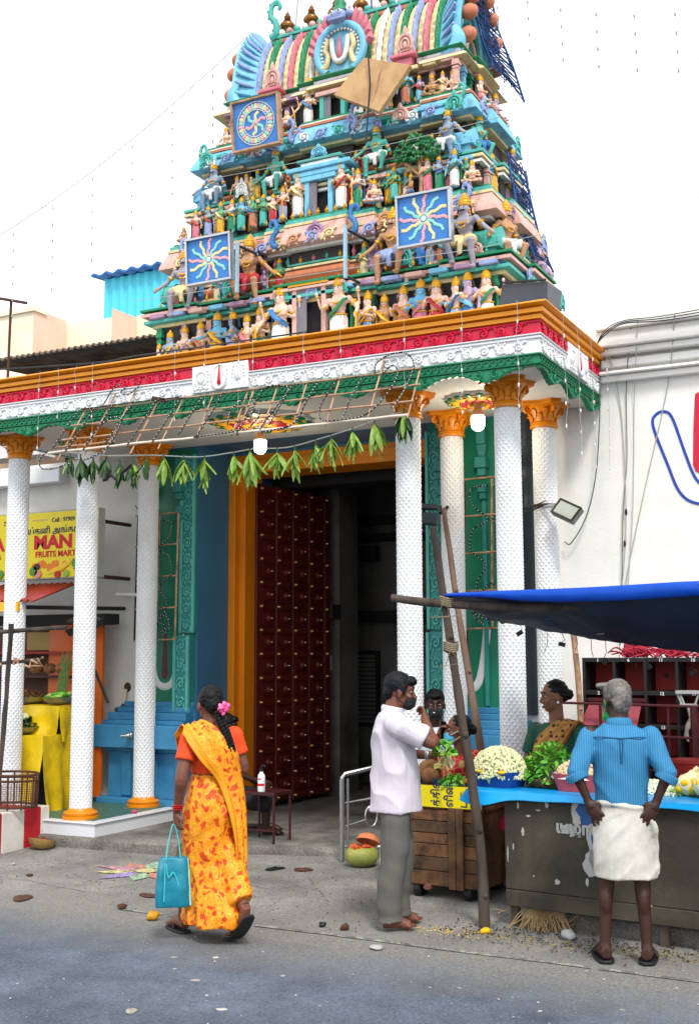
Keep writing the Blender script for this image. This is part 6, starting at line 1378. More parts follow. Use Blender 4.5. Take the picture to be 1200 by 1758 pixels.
def canopy_pt(u, v):
    p = FLc.lerp(FRc, u).lerp(BLc.lerp(BRc, u), v)
    sag = -.10*math.sin(PI*v)*(.3+.7*min(1, u*2.2))-.05*math.sin(PI*min(1, u*1.1))*v
    p = p+Vector((0, .03*nz((u*6, v*4, 1))*v, sag+(.02*nz((u*8, v*5, 4))+.012*math.sin(u*30+v*5)*(1-v)*2+.035*abs(nz((u*9+v*3, v*4, 7)))+.012*abs(nz((u*26-v*4, v*3, 5))))*min(1, v*3)))
    return p
m = MB(); m.grid(70, 26, lambda u, v: canopy_pt(u, v)); g = m.build('tarpaulin', M_TARPN, can, True, fix=False); md = g.modifiers.new('t', 'SOLIDIFY'); md.thickness = .004
m = MB()
def hem(u, v):
    p = canopy_pt(u*.66, 0); w_ = .012+.075*min(1, u*2.2)*(1+.15*nz((u*5, 0, 9)))
    return p+Vector((0, -.010-.02*math.sin(v*PI)-.006*nz((u*20, v*3, 2)), .010-v*w_+.003*math.sin(u*9)))
m.grid(60, 5, hem); g = m.build('blue_hem', M_TARP, can, True, fix=False); md = g.modifiers.new('t', 'SOLIDIFY'); md.thickness = .003
M_PATCH = mat('patch_white', '#b8c0cc', .6)
def patch(u, v, du, dv, mt):
    m = MB(); m.grid(4, 2, lambda a, b: canopy_pt(u+du*(a-.5), v+dv*(b-.5))+Vector((0, -.002, -.006))); m.build('patch', mt, can, True, fix=False)
patch(.60, .50, .028, .12, M_PATCH); patch(.597, .56, .032, .08, M_TARP); patch(.60, .44, .02, .05, M_RACKR); patch(.66, .50, .02, .05, M_PATCH); patch(.635, .45, .012, .04, M_PATCH); patch(.30, .62, .018, .04, M_PATCH); patch(.19, .45, .012, .04, M_TARP); patch(.31, .75, .015, .03, M_PATCH); patch(.72, .92, .03, .12, M_TARP)
m = MB(); m.tube(cr([canopy_pt(.60, 0)+Vector((0, -.03, .0)), canopy_pt(.66, 0)+Vector((0, -.04, .01)), canopy_pt(.70, .0)+Vector((0, -.03, .05)), canopy_pt(.75, 0)+Vector((0, -.03, .03))], 4), .009, 5); m.tube(cr([canopy_pt(.68, 0)+Vector((0, -.05, .02)), canopy_pt(.69, 0)+Vector((0, -.06, -.05)), canopy_pt(.695, 0)+Vector((0, -.06, -.14))], 4), .008, 5); m.build('tie_rope', M_WIREW, can, True)
m = MB()
for i in range(14):
    u = .05+.5*i/14; p = canopy_pt(u, 1)+Vector((0, 0, -.005)); q = r8.uniform(.05, .16); m.tube([p, p+Vector((r8.uniform(-.02, .02), 0, -q*.6)), p+Vector((r8.uniform(-.04, .04), 0, -q))], .0025, 4)
    if i % 3 == 0: m.box(p+Vector((0, -.01, -q)), (.05, .01, .03), (0, r8.uniform(-1, 1), 0))
m.build('frayed_threads', M_CABLE, can)['kind'] = 'stuff'

# flower stall table
SM = Matrix.Translation((-2.655, 7.335, 0)) @ Matrix.Rotation(R(-7.3), 4, 'Z')
stall = thing('flower_stall', 'long dark plywood flower stall counter with a torn poster', 'stall', (-2.655, 7.335, 0), R(-7.3), local=True)
def ss(nm, mb, mt, par=stall, smooth=False, bevel=0, fix=True): return link(nm, mb.mesh(nm, [mt], smooth, bevel, fix), par)
m = MB(); m.bx(0, 3.2, 0, .02, .235, .85); ss('front_board', m, M_BOARD, bevel=.004)
m = MB(); m.bx(0, 3.2, -.004, .02, .13, .231); ss('lower_board', m, M_BOARD, bevel=.004)
m = MB(); m.bx(0, 3.2, .021, .72, .815, .848); ss('table_top', m, M_PLANK)
m = MB(); m.bx(0, .03, .021, .72, .15, .81); ss('end_board', m, M_BOARD)
for x in (.02, 1.0, 2.2):
    for a_ in ((.025, .07, .13), (.65, .70, .8)): m = MB(); m.bx(x, x+.05, a_[0], a_[1], -.02, a_[2]); ss('leg', m, M_WOOD)
m = MB(); m.bx(.35, 3.2, .12, .5, -.02, .10); ss('ground_sill', m, M_KERB, bevel=.01)
# torn poster: flakes of white and blue paper with a fragment of lettering
def flake(x, z_, w_, h, mt, seed, y=-.002, nm='poster_scrap'):
    q = random.Random(seed); n = 18
    pts = [(x+w_*.5*math.cos(2*PI*i/n)*(1+.45*(q.random()-.5)), z_+h*.5*math.sin(2*PI*i/n)*(1+.45*(q.random()-.5))) for i in range(n)]
    m = MB(); m.prism(pts, y, y+.0018); ss(nm, m, mt)
flake(.62, .60, .10, .46, M_PAPER, 1); flake(.585, .74, .16, .14, M_BLUEP, 2, -.0035); flake(.64, .62, .09, .18, M_BLUEP, 3, -.0035); flake(.50, .74, .06, .18, M_PAPER, 4); flake(.44, .64, .09, .06, M_PAPER, 5); flake(.60, .44, .12, .16, M_PAPER, 6); flake(.56, .33, .02, .05, M_PAPER, 7)
for x, z_, w_, h in ((.36, .31, .035, .035), (.37, .19, .018, .03), (.13, .60, .02, .05), (.17, .70, .03, .012), (.30, .78, .025, .04), (.1, .76, .015, .04), (.96, .2, .03, .07), (.02, .45, .008, .1), (.06, .5, .01, .04), (.24, .74, .03, .01), (.2, .33, .01, .012), (1.3, .5, .02, .03)): flake(x, z_, w_, h, M_PAPER, int(x*1000))
link('lettering', text_mesh('யழா6I', .095, M_PAPER, .0008, 1.0, .004), stall, Matrix.Translation((.36, -.005, .615)) @ RX)
# sky-blue plastic sheet over the top
m = MB()
def sheet(u, v):
    x = -.26+3.4*u
    if v < .45: return (x, .68-.70*(v/.45), .852+.004*nz((x*6, v*5, 1)))
    t = (v-.45)/.55; drop = .045+.022*nz((x*2.2, 0, 5))+.05*math.exp(-((x+.12)/.14)**2)
    return (x-.05*t*math.exp(-((x+.2)/.1)**2), -.022-.02*t-.012*t*math.sin(x*17)*nz((x*2, 3, 3))-.04*t*math.exp(-((x+.12)/.2)**2), .850-drop*t)
m.grid(120, 14, sheet); g = ss('plastic_sheet', m, M_SHEET, smooth=True, fix=False); md = g.modifiers.new('t', 'SOLIDIFY'); md.thickness = .002
def at(p, z_): v = SM @ Vector((p[0], p[1], z_)); return v
# blue tub of jasmine
def place(nm, label, cat, lx, ly, lz, rz=0): v = at((lx, ly), lz); return thing(nm, label, cat, v, rz, local=True)
def tub(t, w_, d, h, mt, tp=1.18, nm='tub_body'):
    m = MB(); q = []
    for z_, s_ in ((0, 1/tp), (h*.85, 1.0), (h, 1.03), (h, .97), (.012, .9/tp)):
        ring = []
        for i in range(28):
            a = 2*PI*i/28; c_, s2 = math.cos(a), math.sin(a); e = .62
            ring.append((math.copysign(abs(c_)**e, c_)*w_/2*s_, math.copysign(abs(s2)**e, s2)*d/2*s_, z_))
        q.append(ring)
    m.loft(q, True); link(nm, m.mesh(nm, [mt], True), t)
jt = place('flower_tub', 'blue plastic tub heaped with pale jasmine buds', 'tub', -.13, .19, .856, R(-10))
tub(jt, .36, .30, .10, M_PLBL)
def bud_heap(n, w_, d, h, seed, s_=.014, z0=.08, dome=.7):
    q = random.Random(seed); m = MB(); m.ell((0, 0, z0), (w_*.47, d*.47, h*.93), 16, 9)
    for i in range(n):
        a = q.uniform(0, 2*PI); ph = q.random()**.6*PI/2*1.08; st, ct = math.sin(ph), math.cos(ph)
        p = Vector((w_/2*st*math.cos(a), d/2*st*math.sin(a), z0+max(-.02, h*ct)))
        Mr = Euler((q.uniform(-1, 1), q.uniform(-1, 1), q.uniform(0, 6))).to_matrix().to_4x4()
        m.ell(p, (s_*.62, s_*.62, s_*q.uniform(.9, 1.3)), 6, 4, rot=Mr)
    return m
o = link('jasmine_buds', bud_heap(950, .37, .31, .17, 4).mesh('jasmine_buds', [M_JAS], True, fix=False), jt); o['kind'] = 'stuff'
for x, z_ in ((-.06, .10), (.1, .10)): m = MB(); m.ell((x, -.145, z_), (.03, .015, .012)); link('yellow_petal', m.mesh('yellow_petal', [M_GARL], True), jt)
gb = place('herb_basket', 'shallow wicker basket piled with bright green leaves', 'basket', .20, .36, .856)
m = MB(); m.lathe([(.15, 0), (.21, .03), (.225, .055), (.215, .055), (.19, .03), (.001, .015)], 24)
for k_ in range(3): m.tube([(.2+.012*k_)*math.cos(a) and Vector(((.19+.014*k_)*math.cos(a), (.19+.014*k_)*math.sin(a), .02+.016*k_+.004*math.sin(a*20+k_*3))) for a in [2*PI*i/60 for i in range(60)]], .008, 5, closed=True)
link('basket_body', m.mesh('basket_body', [M_PLANK], True), gb)
o = link('leaves', leaf_heap(520, .23, .26, 12, .026).mesh('leaves', [M_HERB], fix=False), gb, Matrix.Translation((-.03, 0, .04))); o['kind'] = 'stuff'
m = MB(); m.ell((0, 0, .05), (.19, .19, .15)); link('leaf_core', m.mesh('leaf_core', [M_LEAFD], True), gb)
pt_ = place('flower_tub', 'pink plastic tub lined with polythene and heaped with cream buds', 'tub', .44, .22, .856)
tub(pt_, .34, .28, .11, M_PLPK, 1.22)
m = MB(); m.grid(40, 3, lambda u, v: ((.165+.012*v+.012*math.sin(u*50))*math.cos(2*PI*u)*1.03, (.14+.012*v)*math.sin(2*PI*u), .108+.02*nz((u*20, v, 1))-.03*v)); link('polythene', m.mesh('polythene', [mat('milky_polythene', '#c9c6d0', .25, .1, 8)], True, fix=False), pt_)
o = link('cream_buds', bud_heap(420, .30, .24, .085, 6, .014, .10).mesh('cream_buds', [mat('cream_bud', '#d9bd97', .6, .15, 20)], True, fix=False), pt_); o['kind'] = 'stuff'
m = bud_heap(260, .24, .2, .07, 9, .013, .0); v = at((.86, .36), .858); o = link('jasmine_heap', m.mesh('jasmine_heap', [mat('white_bud', '#d5d8c4', .5, .15, 20)], True, fix=False)); o.location = v; tag(o, 'loose white jasmine heaped behind the man in blue', 'flowers')
for i, (lx, ly, lz, s_, lab) in enumerate(((1.13, .30, .856, .085, 'clear bag of yellow petals, leftmost of the three on the stall'), (1.26, .24, .856, .09, 'clear bag of yellow petals nearest the front of the stall'), (1.34, .40, .90, .09, 'clear bag of yellow petals propped behind the other two'))):
    t = place('petal_bag', lab, 'bag', lx, ly, lz); m = MB(); m.ell((0, 0, s_*.8), (s_*1.15, s_, s_*.82), 14, 10); m.tube([(0, 0, s_*1.5), (.02, 0, s_*1.85), (.05, 0, s_*1.95)], [.03, .012, .03], 7)
    link('bag_skin', remesh(m, .012, 2, lambda c_, n_: c_+n_*.006*nz(c_*45), 'bag_skin'), t, None, mat('milky_bag', '#d9d3a6', .2, .12, 14, .3, 40, col2='#e0b92a', c2s=9))
    m = MB(); q = random.Random(i)
    for k_ in range(14): a = q.uniform(0, 6.28); m.ell((s_*.9*math.cos(a), -s_*.75*abs(math.sin(a))-.01, s_*q.uniform(.3, 1.2)), (.022, .012, .02), 6, 4)
    link('petals', m.mesh('petals', [M_GARL], True), t)['kind'] = 'stuff'
for lx, ly, lab in ((1.0, .30, 'small bunch of white flowers with green tips by the petal bags'),):
    t = place('flower_bunch', lab, 'flowers', lx, ly, .856); o = link('buds', bud_heap(90, .16, .12, .05, 3, .012, 0).mesh('buds', [MATS['white_bud']], True, fix=False), t); o['kind'] = 'stuff'; o = link('leaf_tips', leaf_heap(24, .09, .05, 3, .03).mesh('leaf_tips', [M_HERB], fix=False), t); o['kind'] = 'stuff'
# plank cart
ct = thing('wooden_cart', 'old plank handcart with yellow printed flex edge and small wheels', 'cart', (-3.35, 7.86, 0), R(-4), local=True)
def cs_(nm, mb, mt, smooth=False, bevel=0, lab=None): return link(nm, mb.mesh(nm, [mt], smooth, bevel), ct, None, None, lab)
zz = .10; q = random.Random(2)
for i, h in enumerate((.105, .095, .09, .075, .085, .08)):
    m = MB(); m.bx(-.30-q.uniform(0, .01), .33+q.uniform(0, .008), -.002-q.uniform(0, .006), .022, zz+.002, zz+h-.003); cs_('plank', m, mat('plank_tone_%d' % (i % 3), ('#6e4c31', '#57402c', '#7a5334')[i % 3], .85, .4, 8, .5, 40, col2='#2f231a', c2s=6), bevel=.003); zz += h
for x0 in (.10, .16): m = MB(); m.bx(x0, x0+.055, -.03, -.0085, .09, .65); cs_('batten', m, M_PLANK, bevel=.003)
for sx in (-.34, .34): m = MB(); m.bx(min(sx, sx*.93), max(sx, sx*.93), .0, .62, .10, .63); cs_('side_board', m, M_PLANK)
m = MB(); m.bx(-.34, .36, .0, .64, .632, .655); cs_('deck', m, M_PLANK)
m = MB(); m.bx(-.32, .34, -.012, .62, .66, .80); m.build
link('crate_edge', m.mesh('crate_edge', [M_BOARD]), ct)
m = MB(); m.bx(-.30, .305, -.018, -.0125, .648, .798); fx = cs_('flex_banner', m, M_FLEXY)
m = MB(); m.bx(.306, .36, -.018, -.0125, .65, .795); cs_('banner_end', m, mat('grey_flex', '#8d8f8c', .5))
for body, x, mt, s_ in (('சத்தி', -.165, M_INKR, .075), ('த்தின', .03, M_INK, .085), ('ளின்', .135, M_INK, .085), ('டை', .245, M_INK, .085)):
    link('lettering', text_mesh(body, s_, mt, .0006, .75, .002), ct, Matrix.Translation((x, -.0195, .655)) @ RX @ Matrix.Rotation(PI/2, 4, 'Z'))
for x in (-.18, .22):
    for y in (.08, .52):
        m = MB(); m.lathe([(.02, -.03), (.06, -.03), (.07, -.02), (.07, .02), (.06, .03), (.02, .03)], 18, (x, y, .062), M=Matrix.Rotation(PI/2, 4, 'Y')); m.ell((x, y, .062), (.04, .018, .018)); w_ = cs_('wheel', m, M_CABLE, True)
m = MB(); m.bx(-.3, .3, .05, .6, .085, .098); cs_('under_frame', m, M_BEAM)
CM = Matrix.Translation((-3.35, 7.86, 0)) @ Matrix.Rotation(R(-4), 4, 'Z')
for i, (x, y, r_, lab) in enumerate(((-.20, .08, .055, 'small coconut at the left front edge of the cart'), (-.08, .06, .062, 'round coconut in the middle front of the cart'), (-.18, .24, .085, 'large brown coconut lying behind the two smaller ones'))):
    v = CM @ Vector((x, y, .80+r_*.9)); m = MB(); m.ell((0, 0, 0), (r_*1.05, r_, r_*.95), 14, 10); o = link('coconut', m.mesh('coconut', [M_COCO], True)); o.location = v; tag(o, lab, 'coconut', 'coconuts on the cart')
t = thing('leaf_pile', 'green and yellow betel leaves spread on the cart', 'leaves', CM @ Vector((.09, .1, .80)), local=True); o = link('green_leaves', leaf_heap(60, .12, .07, 31, .035).mesh('green_leaves', [M_HERB], fix=False), t); o['kind'] = 'stuff'
m = leaf_heap(5, .09, .2, 35, .085); o = link('yellow_leaves', m.mesh('yellow_leaves', [mat('yellow_leaf', '#b8b06a', .6, .2, 9)], fix=False), t, Matrix.Translation((-.12, .12, .05))); o['kind'] = 'stuff'
m = MB(); m.ell((0, 0, 0), (.07, .04, .025)); o = link('turmeric_root', m.mesh('turmeric_root', [mat('root_orange', '#a8602a', .8, .2, 12)], True)); o.location = CM @ Vector((.24, .08, .83)); tag(o, 'orange-brown root lying at the right end of the cart', 'vegetable')
m = MB(); m.grid(8, 8, lambda u, v: (.04*math.sin(v*4)+.16*u, .02*math.sin(u*5+v*3), -.30*v)); o = link('pink_cloth', m.mesh('pink_cloth', [mat('magenta_cloth', '#c21f58', .8, .1)], True)); o.location = (-2.98, 8.15, .78); tag(o, 'magenta cloth hanging between the cart and the stall', 'cloth')
for i, (x, y, z_) in enumerate(((-2.86, 8.2, .36), (-2.87, 8.2, .23))): m = MB(); q = random.Random(i); [m.ell((q.uniform(-.04, .04), q.uniform(-.04, .04), q.uniform(-.04, .04)), .035, 7, 5) for k_ in range(10)]; o = link('marigold_bunch', m.mesh('marigold_bunch', [M_GARL], True)); o.location = (x, y, z_); tag(o, ('upper' if i == 0 else 'lower')+' orange marigold bunch in the gap beside the stall', 'flowers', 'marigold bunches in the gap')
# straw under the stall
m = MB(); q = random.Random(77)
for i in range(70):
    x = q.gauss(0, .07); m.tube([(x*.5, .02, .16), (x*.9+q.uniform(-.03, .03), -.02, .08), (x*1.3+q.uniform(-.06, .06), -.07+q.uniform(-.04, .04), .005)], .0035, 3)
for i in range(18): x = q.uniform(-.35, .25); m.tube([(x, .05, .03+q.uniform(0, .1)), (x+q.uniform(-.12, .12), -.03, .02+q.uniform(0, .1))], .004, 3)
o = link('straw_bundle', m.mesh('straw_bundle', [mat('dry_straw', '#8a7350', .9, .3, 12)])); o.location = (-2.42, 7.36, 0); tag(o, 'frayed bundle of dry straw spilling from under the stall', 'straw')

# rack behind the stall
rk = thing('shoe_rack', 'black pigeonhole rack with red backs and white numbers against the wall', 'rack', (-1.7, 9.4, .1))
rx0, rx1, ry0, ry1 = -2.68, -.2, 9.30, 9.62
m = MB(); m.bx(rx0, rx1, ry1-.01, ry1, .1, 1.69); m.build('back_panel', M_RACKR, rk)
zs = [1.66, 1.40, 1.14, .88, .62, .36, .1]
for z_ in zs: m = MB(); m.bx(rx0, rx1, ry0, ry1-.011, z_, z_+.035); m.build('shelf', M_RACKB, rk, bevel=.003)
for i in range(11): x = rx0+.245*i; m = MB(); m.bx(x, x+.022, ry0-.004, ry1-.011, .1, 1.695); m.build('divider', M_RACKB, rk)
for r_, z_ in enumerate(zs[:5]):
    for i in range(9):
        num = 1+5*i+r_
        if r_ < 4: link('lettering', text_mesh(str(num), .035, M_BULBW, .0006, 1, .001), rk, Matrix.Translation((rx0+.12+.245*i, ry0-.006, z_+.005)) @ RX)
for x, z_ in ((-2.25, 1.55), (-2.08, 1.55)): m = MB(); m.lathe([(.018, 0), (.018, .004)], 12, (x, ry1-.011, z_), M=Matrix.Rotation(PI/2, 4, 'X')); m.build('peg_hole', M_RACKB, rk)
# maroon bench rail in front
br = thing('maroon_bench', 'maroon metal bench with tilted back and thin rails before the rack', 'bench', (-2.2, 9.0, .1))
m = MB(); m.loft([[(-2.62, 8.98, 1.18), (-2.18, 8.98, 1.18), (-2.18, 9.0, 1.18), (-2.62, 9.0, 1.18)], [(-2.56, 9.08, 1.36), (-2.16, 9.08, 1.36), (-2.16, 9.1, 1.36), (-2.56, 9.1, 1.36)]]); m.build('back_panel', mat('dusty_maroon', '#8a3340', .5, .2, 9), br)
m = MB(); m.bx(-2.58, -2.13, 9.06, 9.12, 1.361, 1.385); m.build('top_rail', M_MAROON, br)
for z_ in (1.33, 1.10, .85, .62): m = MB(); m.tube([(-2.75, 8.93, z_+.02), (-1.2, 8.9, z_), (-.3, 8.9, z_)], .010, 6); m.build('rail', M_MAROON, br)
for x in (-2.44, -1.93, -1.74): m = MB(); m.tube([(x, 8.92, .1), (x, 8.92, 1.34)], .012 if x < -1.8 else .03, 6); m.build('post', M_MAROON, br)
t = thing('red_bucket', 'red plastic bucket behind the stall by the petal bags', 'bucket', (-1.76, 8.75, .78), local=True); m = MB(); m.lathe([(.085, 0), (.115, .16), (.128, .165), (.128, .19), (.112, .19), (.08, .01), (.001, .01)], 24); link('bucket_body', m.mesh('bucket_body', [mat('red_plastic', '#a8302c', .4)], True), t)
t = thing('white_bracket', 'white plastic frame hung on the rack front by a dirty cloth', 'bracket', (-1.84, 9.22, 1.38))
for a in ((-1.93, -1.75, 1.42, 1.445), (-1.90, -1.78, 1.325, 1.345)): m = MB(); m.bx(a[0], a[1], 9.2, 9.26, a[2], a[3]); m.build('bar', M_PAPER, t)
for p in (((-1.92, 9.22, 1.42), (-1.89, 9.22, 1.34)), ((-1.76, 9.22, 1.42), (-1.79, 9.22, 1.34)), ((-1.90, 9.22, 1.42), (-1.87, 9.22, 1.34))): m = MB(); m.tube(p, .008, 5); m.build('leg', M_PAPER, t)
m = MB(); m.tube(wob([Vector((-1.84+.02*math.sin(i), 9.2, 1.33-.045*i)) for i in range(7)], .01), [.012, .02, .012, .022, .014, .02, .006], 6); tag(m.build('dangling_rag', mat('dirty_rag', '#8a7f78', .9, .3, 15), None, True), 'grubby rag dangling below the white frame', 'rag')
t = thing('red_net_bundle', 'tangled red net bundle lying on top of the rack', 'net', (-2.2, 9.4, 1.7)); q = random.Random(6); m = MB()
for i in range(46):
    x = q.uniform(-2.35, -1.75); m.tube(cr([(x, 9.35+q.uniform(-.06, .1), 1.70), (x+q.uniform(-.1, .1), 9.33, 1.72+q.uniform(0, .08)*(1-(x+2.35)/.8)), (x+q.uniform(-.2, .2), 9.36, 1.71+q.uniform(0, .06))], 4), .007, 4)
m.build('net_cords', mat('red_net', '#a81f3a', .7, .3, 20), t)
m = MB(); m.bx(-2.36, -2.2, 9.35, 9.5, 1.698, 1.82); m.build('red_sack', mat('red_sack', '#a5263a', .8, .2, 9), t, bevel=.02)
# steel handrail
hr = thing('steel_handrail', 'shiny steel handrail with an oval motif beside the gate step', 'handrail', (-4.55, 8.9, .05))
for nm, pts, rr in (('post', [(-4.62, 8.83, .03), (-4.62, 8.83, .70)], .021), ('post', [(-4.585, 8.87, .03), (-4.585, 8.87, .70)], .012), ('top_rail', [(-4.62, 8.83, .70), (-4.60, 8.84, .735), (-4.3, 9.35, .82), (-4.0, 9.8, .85)], .02), ('mid_rail', [(-4.6, 8.85, .50), (-4.1, 9.6, .58)], .010), ('mid_rail', [(-4.6, 8.85, .31), (-4.49, 9.02, .35)], .009), ('mid_rail', [(-4.43, 9.1, .39), (-4.1, 9.6, .46)], .009), ('lower_rail', [(-4.6, 8.85, .14), (-4.1, 9.6, .22)], .010), ('spindle', [(-4.46, 9.06, .52), (-4.46, 9.06, .46)], .006), ('spindle', [(-4.46, 9.06, .29), (-4.46, 9.06, .17)], .006), ('post', [(-4.1, 9.6, .05), (-4.1, 9.6, .8)], .018)):
    m = MB(); m.tube(pts, rr, 10); m.build(nm, M_STEEL, hr, True)
m = MB(); m.tube([(-4.46+.032*math.cos(a), 9.06+.048*math.cos(a), .375+.085*math.sin(a)) for a in [2*PI*i/24 for i in range(24)]], .010, 8, closed=True); m.build('oval_ring', M_STEEL, hr, True)
# pumpkins
pk = thing('cut_pumpkin', 'pale green pumpkin cut open with red flesh by the handrail', 'pumpkin', (-4.38, 8.72, .02), local=True)
m = MB(); m.lathe([(.001, 0), (.07, .006), (.12, .04), (.135, .085), (.125, .13), (.10, .155)], 26); link('skin', m.mesh('skin', [M_PUMP], True), pk)
m = MB(); q = random.Random(1); [m.ell((.09*math.sqrt(q.random())*math.cos(i*2.4), .09*math.sqrt(q.random())*math.sin(i*2.4), .15+q.uniform(-.01, .02)), (.028, .022, .016), 7, 5) for i in range(26)]; link('flesh', m.mesh('flesh', [M_FLESH], True), pk)
m = MB(); m.lathe([(.001, .07), (.05, .062), (.085, .04), (.10, .0), (.092, .0), (.07, .035), (.001, .05)], 22, a0=0, a1=2*PI, M=Matrix.Translation((.03, .05, .19)) @ Matrix.Rotation(-.5, 4, 'X')); link('lid', m.mesh('lid', [mat('pumpkin_lid', '#c4734a', .6, .2, 9)], True), pk)
hp_ = thing('cut_pumpkin', 'halved pumpkin with dark red pulp lying beside the striped barrier', 'pumpkin', (-7.33, 8.24, .02), local=True)
m = MB(); m.lathe([(.001, 0), (.06, .008), (.105, .04), (.125, .085), (.108, .085), (.09, .05), (.001, .03)], 24, M=Matrix.Rotation(-.25, 4, 'X')); link('skin', m.mesh('skin', [mat('tan_pumpkin', '#9c7d45', .6, .25, 8)], True), hp_)
m = MB(); [m.ell((.07*math.sqrt(q.random())*math.cos(i*2.4), .07*math.sqrt(q.random())*math.sin(i*2.4), .07+q.uniform(0, .02)), (.026, .022, .02), 7, 5) for i in range(18)]; link('pulp', m.mesh('pulp', [mat('red_pulp', '#6e1a12', .5, .3, 20)], True), hp_)
# stool with sanitiser bottle
so = thing('red_stool', 'dark red metal stool beside the seated person at the door', 'stool', (-5.45, 9.15, .09))
M_STOOL = mat('dark_stool', '#350c12', .5, .15, 5)
m = MB(); m.bx(-5.72, -5.36, 8.98, 9.3, .50, .53); m.build('seat', M_STOOL, so, bevel=.004)
for x in (-5.70, -5.38):
    for y in (9.0, 9.28): m = MB(); m.tube([(x, y, .5), (x, y, .088)], .013, 6); m.build('leg', M_STOOL, so)
m = MB(); m.tube([(-5.70, 9.0, .2), (-5.38, 9.0, .2)], .010, 6); m.build('rung', M_STOOL, so)
bt = thing('sanitiser_bottle', 'white pump bottle with dark top on the red stool', 'bottle', (-5.52, 9.02, .531), local=True)
m = MB(); m.lathe([(.03, 0), (.034, .01), (.034, .12), (.03, .145), (.016, .16), (.016, .175)], 18); link('bottle_body', m.mesh('bottle_body', [M_WHITE], True), bt)
m = MB(); m.lathe([(.018, .175), (.018, .195), (.006, .2), (.006, .225)], 12); m.tube([(0, 0, .225), (.035, -.01, .228), (.045, -.012, .215)], .008, 6); link('pump', m.mesh('pump', [M_CABLE], True), bt)
m = MB(); m.lathe([(.0345, .05), (.0345, .072)], 12, a0=-PI, a1=-.2); m.lathe([(.0345, .105), (.0345, .118)], 12, a0=-PI*.8, a1=-PI*.35); link('label_band', m.mesh('label_band', [M_INKR], fix=False), bt)
# ------------------------------------------------------------------ people
def skin(n, c): return mat('skin_'+n, c, .5, .12, 9, .08, 120, spec=.35)
SKB, SKD, SKM = skin('brown', '#6b4030'), skin('dark', '#3a2219'), skin('mid', '#77503a')
M_HAIRB = mat('black_hair', '#070607', .55, .3, 30, .5, 90, vz=.3, spec=.2); M_HAIRG = mat('grey_hair', '#77736e', .6, .35, 40, .6, 110, col2='#3f3c3a', c2s=12)
M_EYEW = mat('eye_white', '#8f877d', .3, .02, bump=0); M_IRIS = mat('iris_dark', '#0c0705', .2, .02, bump=0); M_LIP = mat('lip', '#4a2320', .5, .1, bump=0)
def V(*a): return Vector(a)
def head(c, ctr, yaw=0, pitch=0, s=1.0, female=False):
    """skull, jaw, brow, nose, lips and ears fused into the body; returns the head matrix"""
    M = Matrix.Translation(ctr) @ Matrix.Rotation(yaw, 4, 'Z') @ Matrix.Rotation(pitch, 4, 'X') @ Matrix.Diagonal((s, s, s, 1))
    c.M = M
    c.ell((0, -.012, .022), (.073, .092, .092), 16, 12); c.ell((0, .022, -.045), (.056, .062, .062), 12, 9); c.ell((0, .058, -.092), (.024, .024, .02), 8, 6)
    c.tube([(0, .078, .018), (0, .095, -.012), (0, .107, -.034)], [.009, .012, .015], 8); c.ell((-.011, .095, -.036), (.010, .012, .009), 6, 5); c.ell((.011, .095, -.036), (.010, .012, .009), 6, 5)
    c.tube([(-.048, .066, .028), (-.022, .082, .031), (0, .080, .026), (.022, .082, .031), (.048, .066, .028)], .010, 6)
    for s_ in (-1, 1): c.ell((s_*.040, .058, -.026), (.024, .024, .022), 8, 6); c.ell((s_*.076, -.008, -.014), (.010, .022, .032), 8, 6)
    c.ell((0, .083, -.064), (.022, .012, .006), 8, 5); c.ell((0, .081, -.073), (.018, .012, .006), 8, 5)
    c.M = None
    return M
def face_parts(t, M, lips=True):
    w_ = MB(); ir = MB(); br = MB()
    w_.M = ir.M = br.M = M
    for s_ in (-1, 1):
        w_.ell((s_*.031, .070, .007), (.0135, .010, .0075), 10, 6); ir.ell((s_*.031, .0775, .006), (.0055, .004, .0062), 8, 5)
        br.tube([(s_*.014, .087, .033), (s_*.032, .085, .039), (s_*.052, .068, .032)], [.004, .005, .002], 5)
    for nm, mb, mt in (('eyes', w_, M_EYEW), ('irises', ir, M_IRIS), ('eyebrows', br, M_HAIRB)): link(nm, mb.mesh(nm, [mt], True), t)
    if lips:
        m = MB(); m.M = M; m.tube([(-.02, .086, -.066), (0, .0945, -.0635), (.02, .086, -.066)], [.002, .005, .002], 6); m.tube([(-.018, .085, -.070), (0, .0925, -.074), (.018, .085, -.070)], [.002, .0055, .002], 6); link('lips', m.mesh('lips', [M_LIP], True), t)
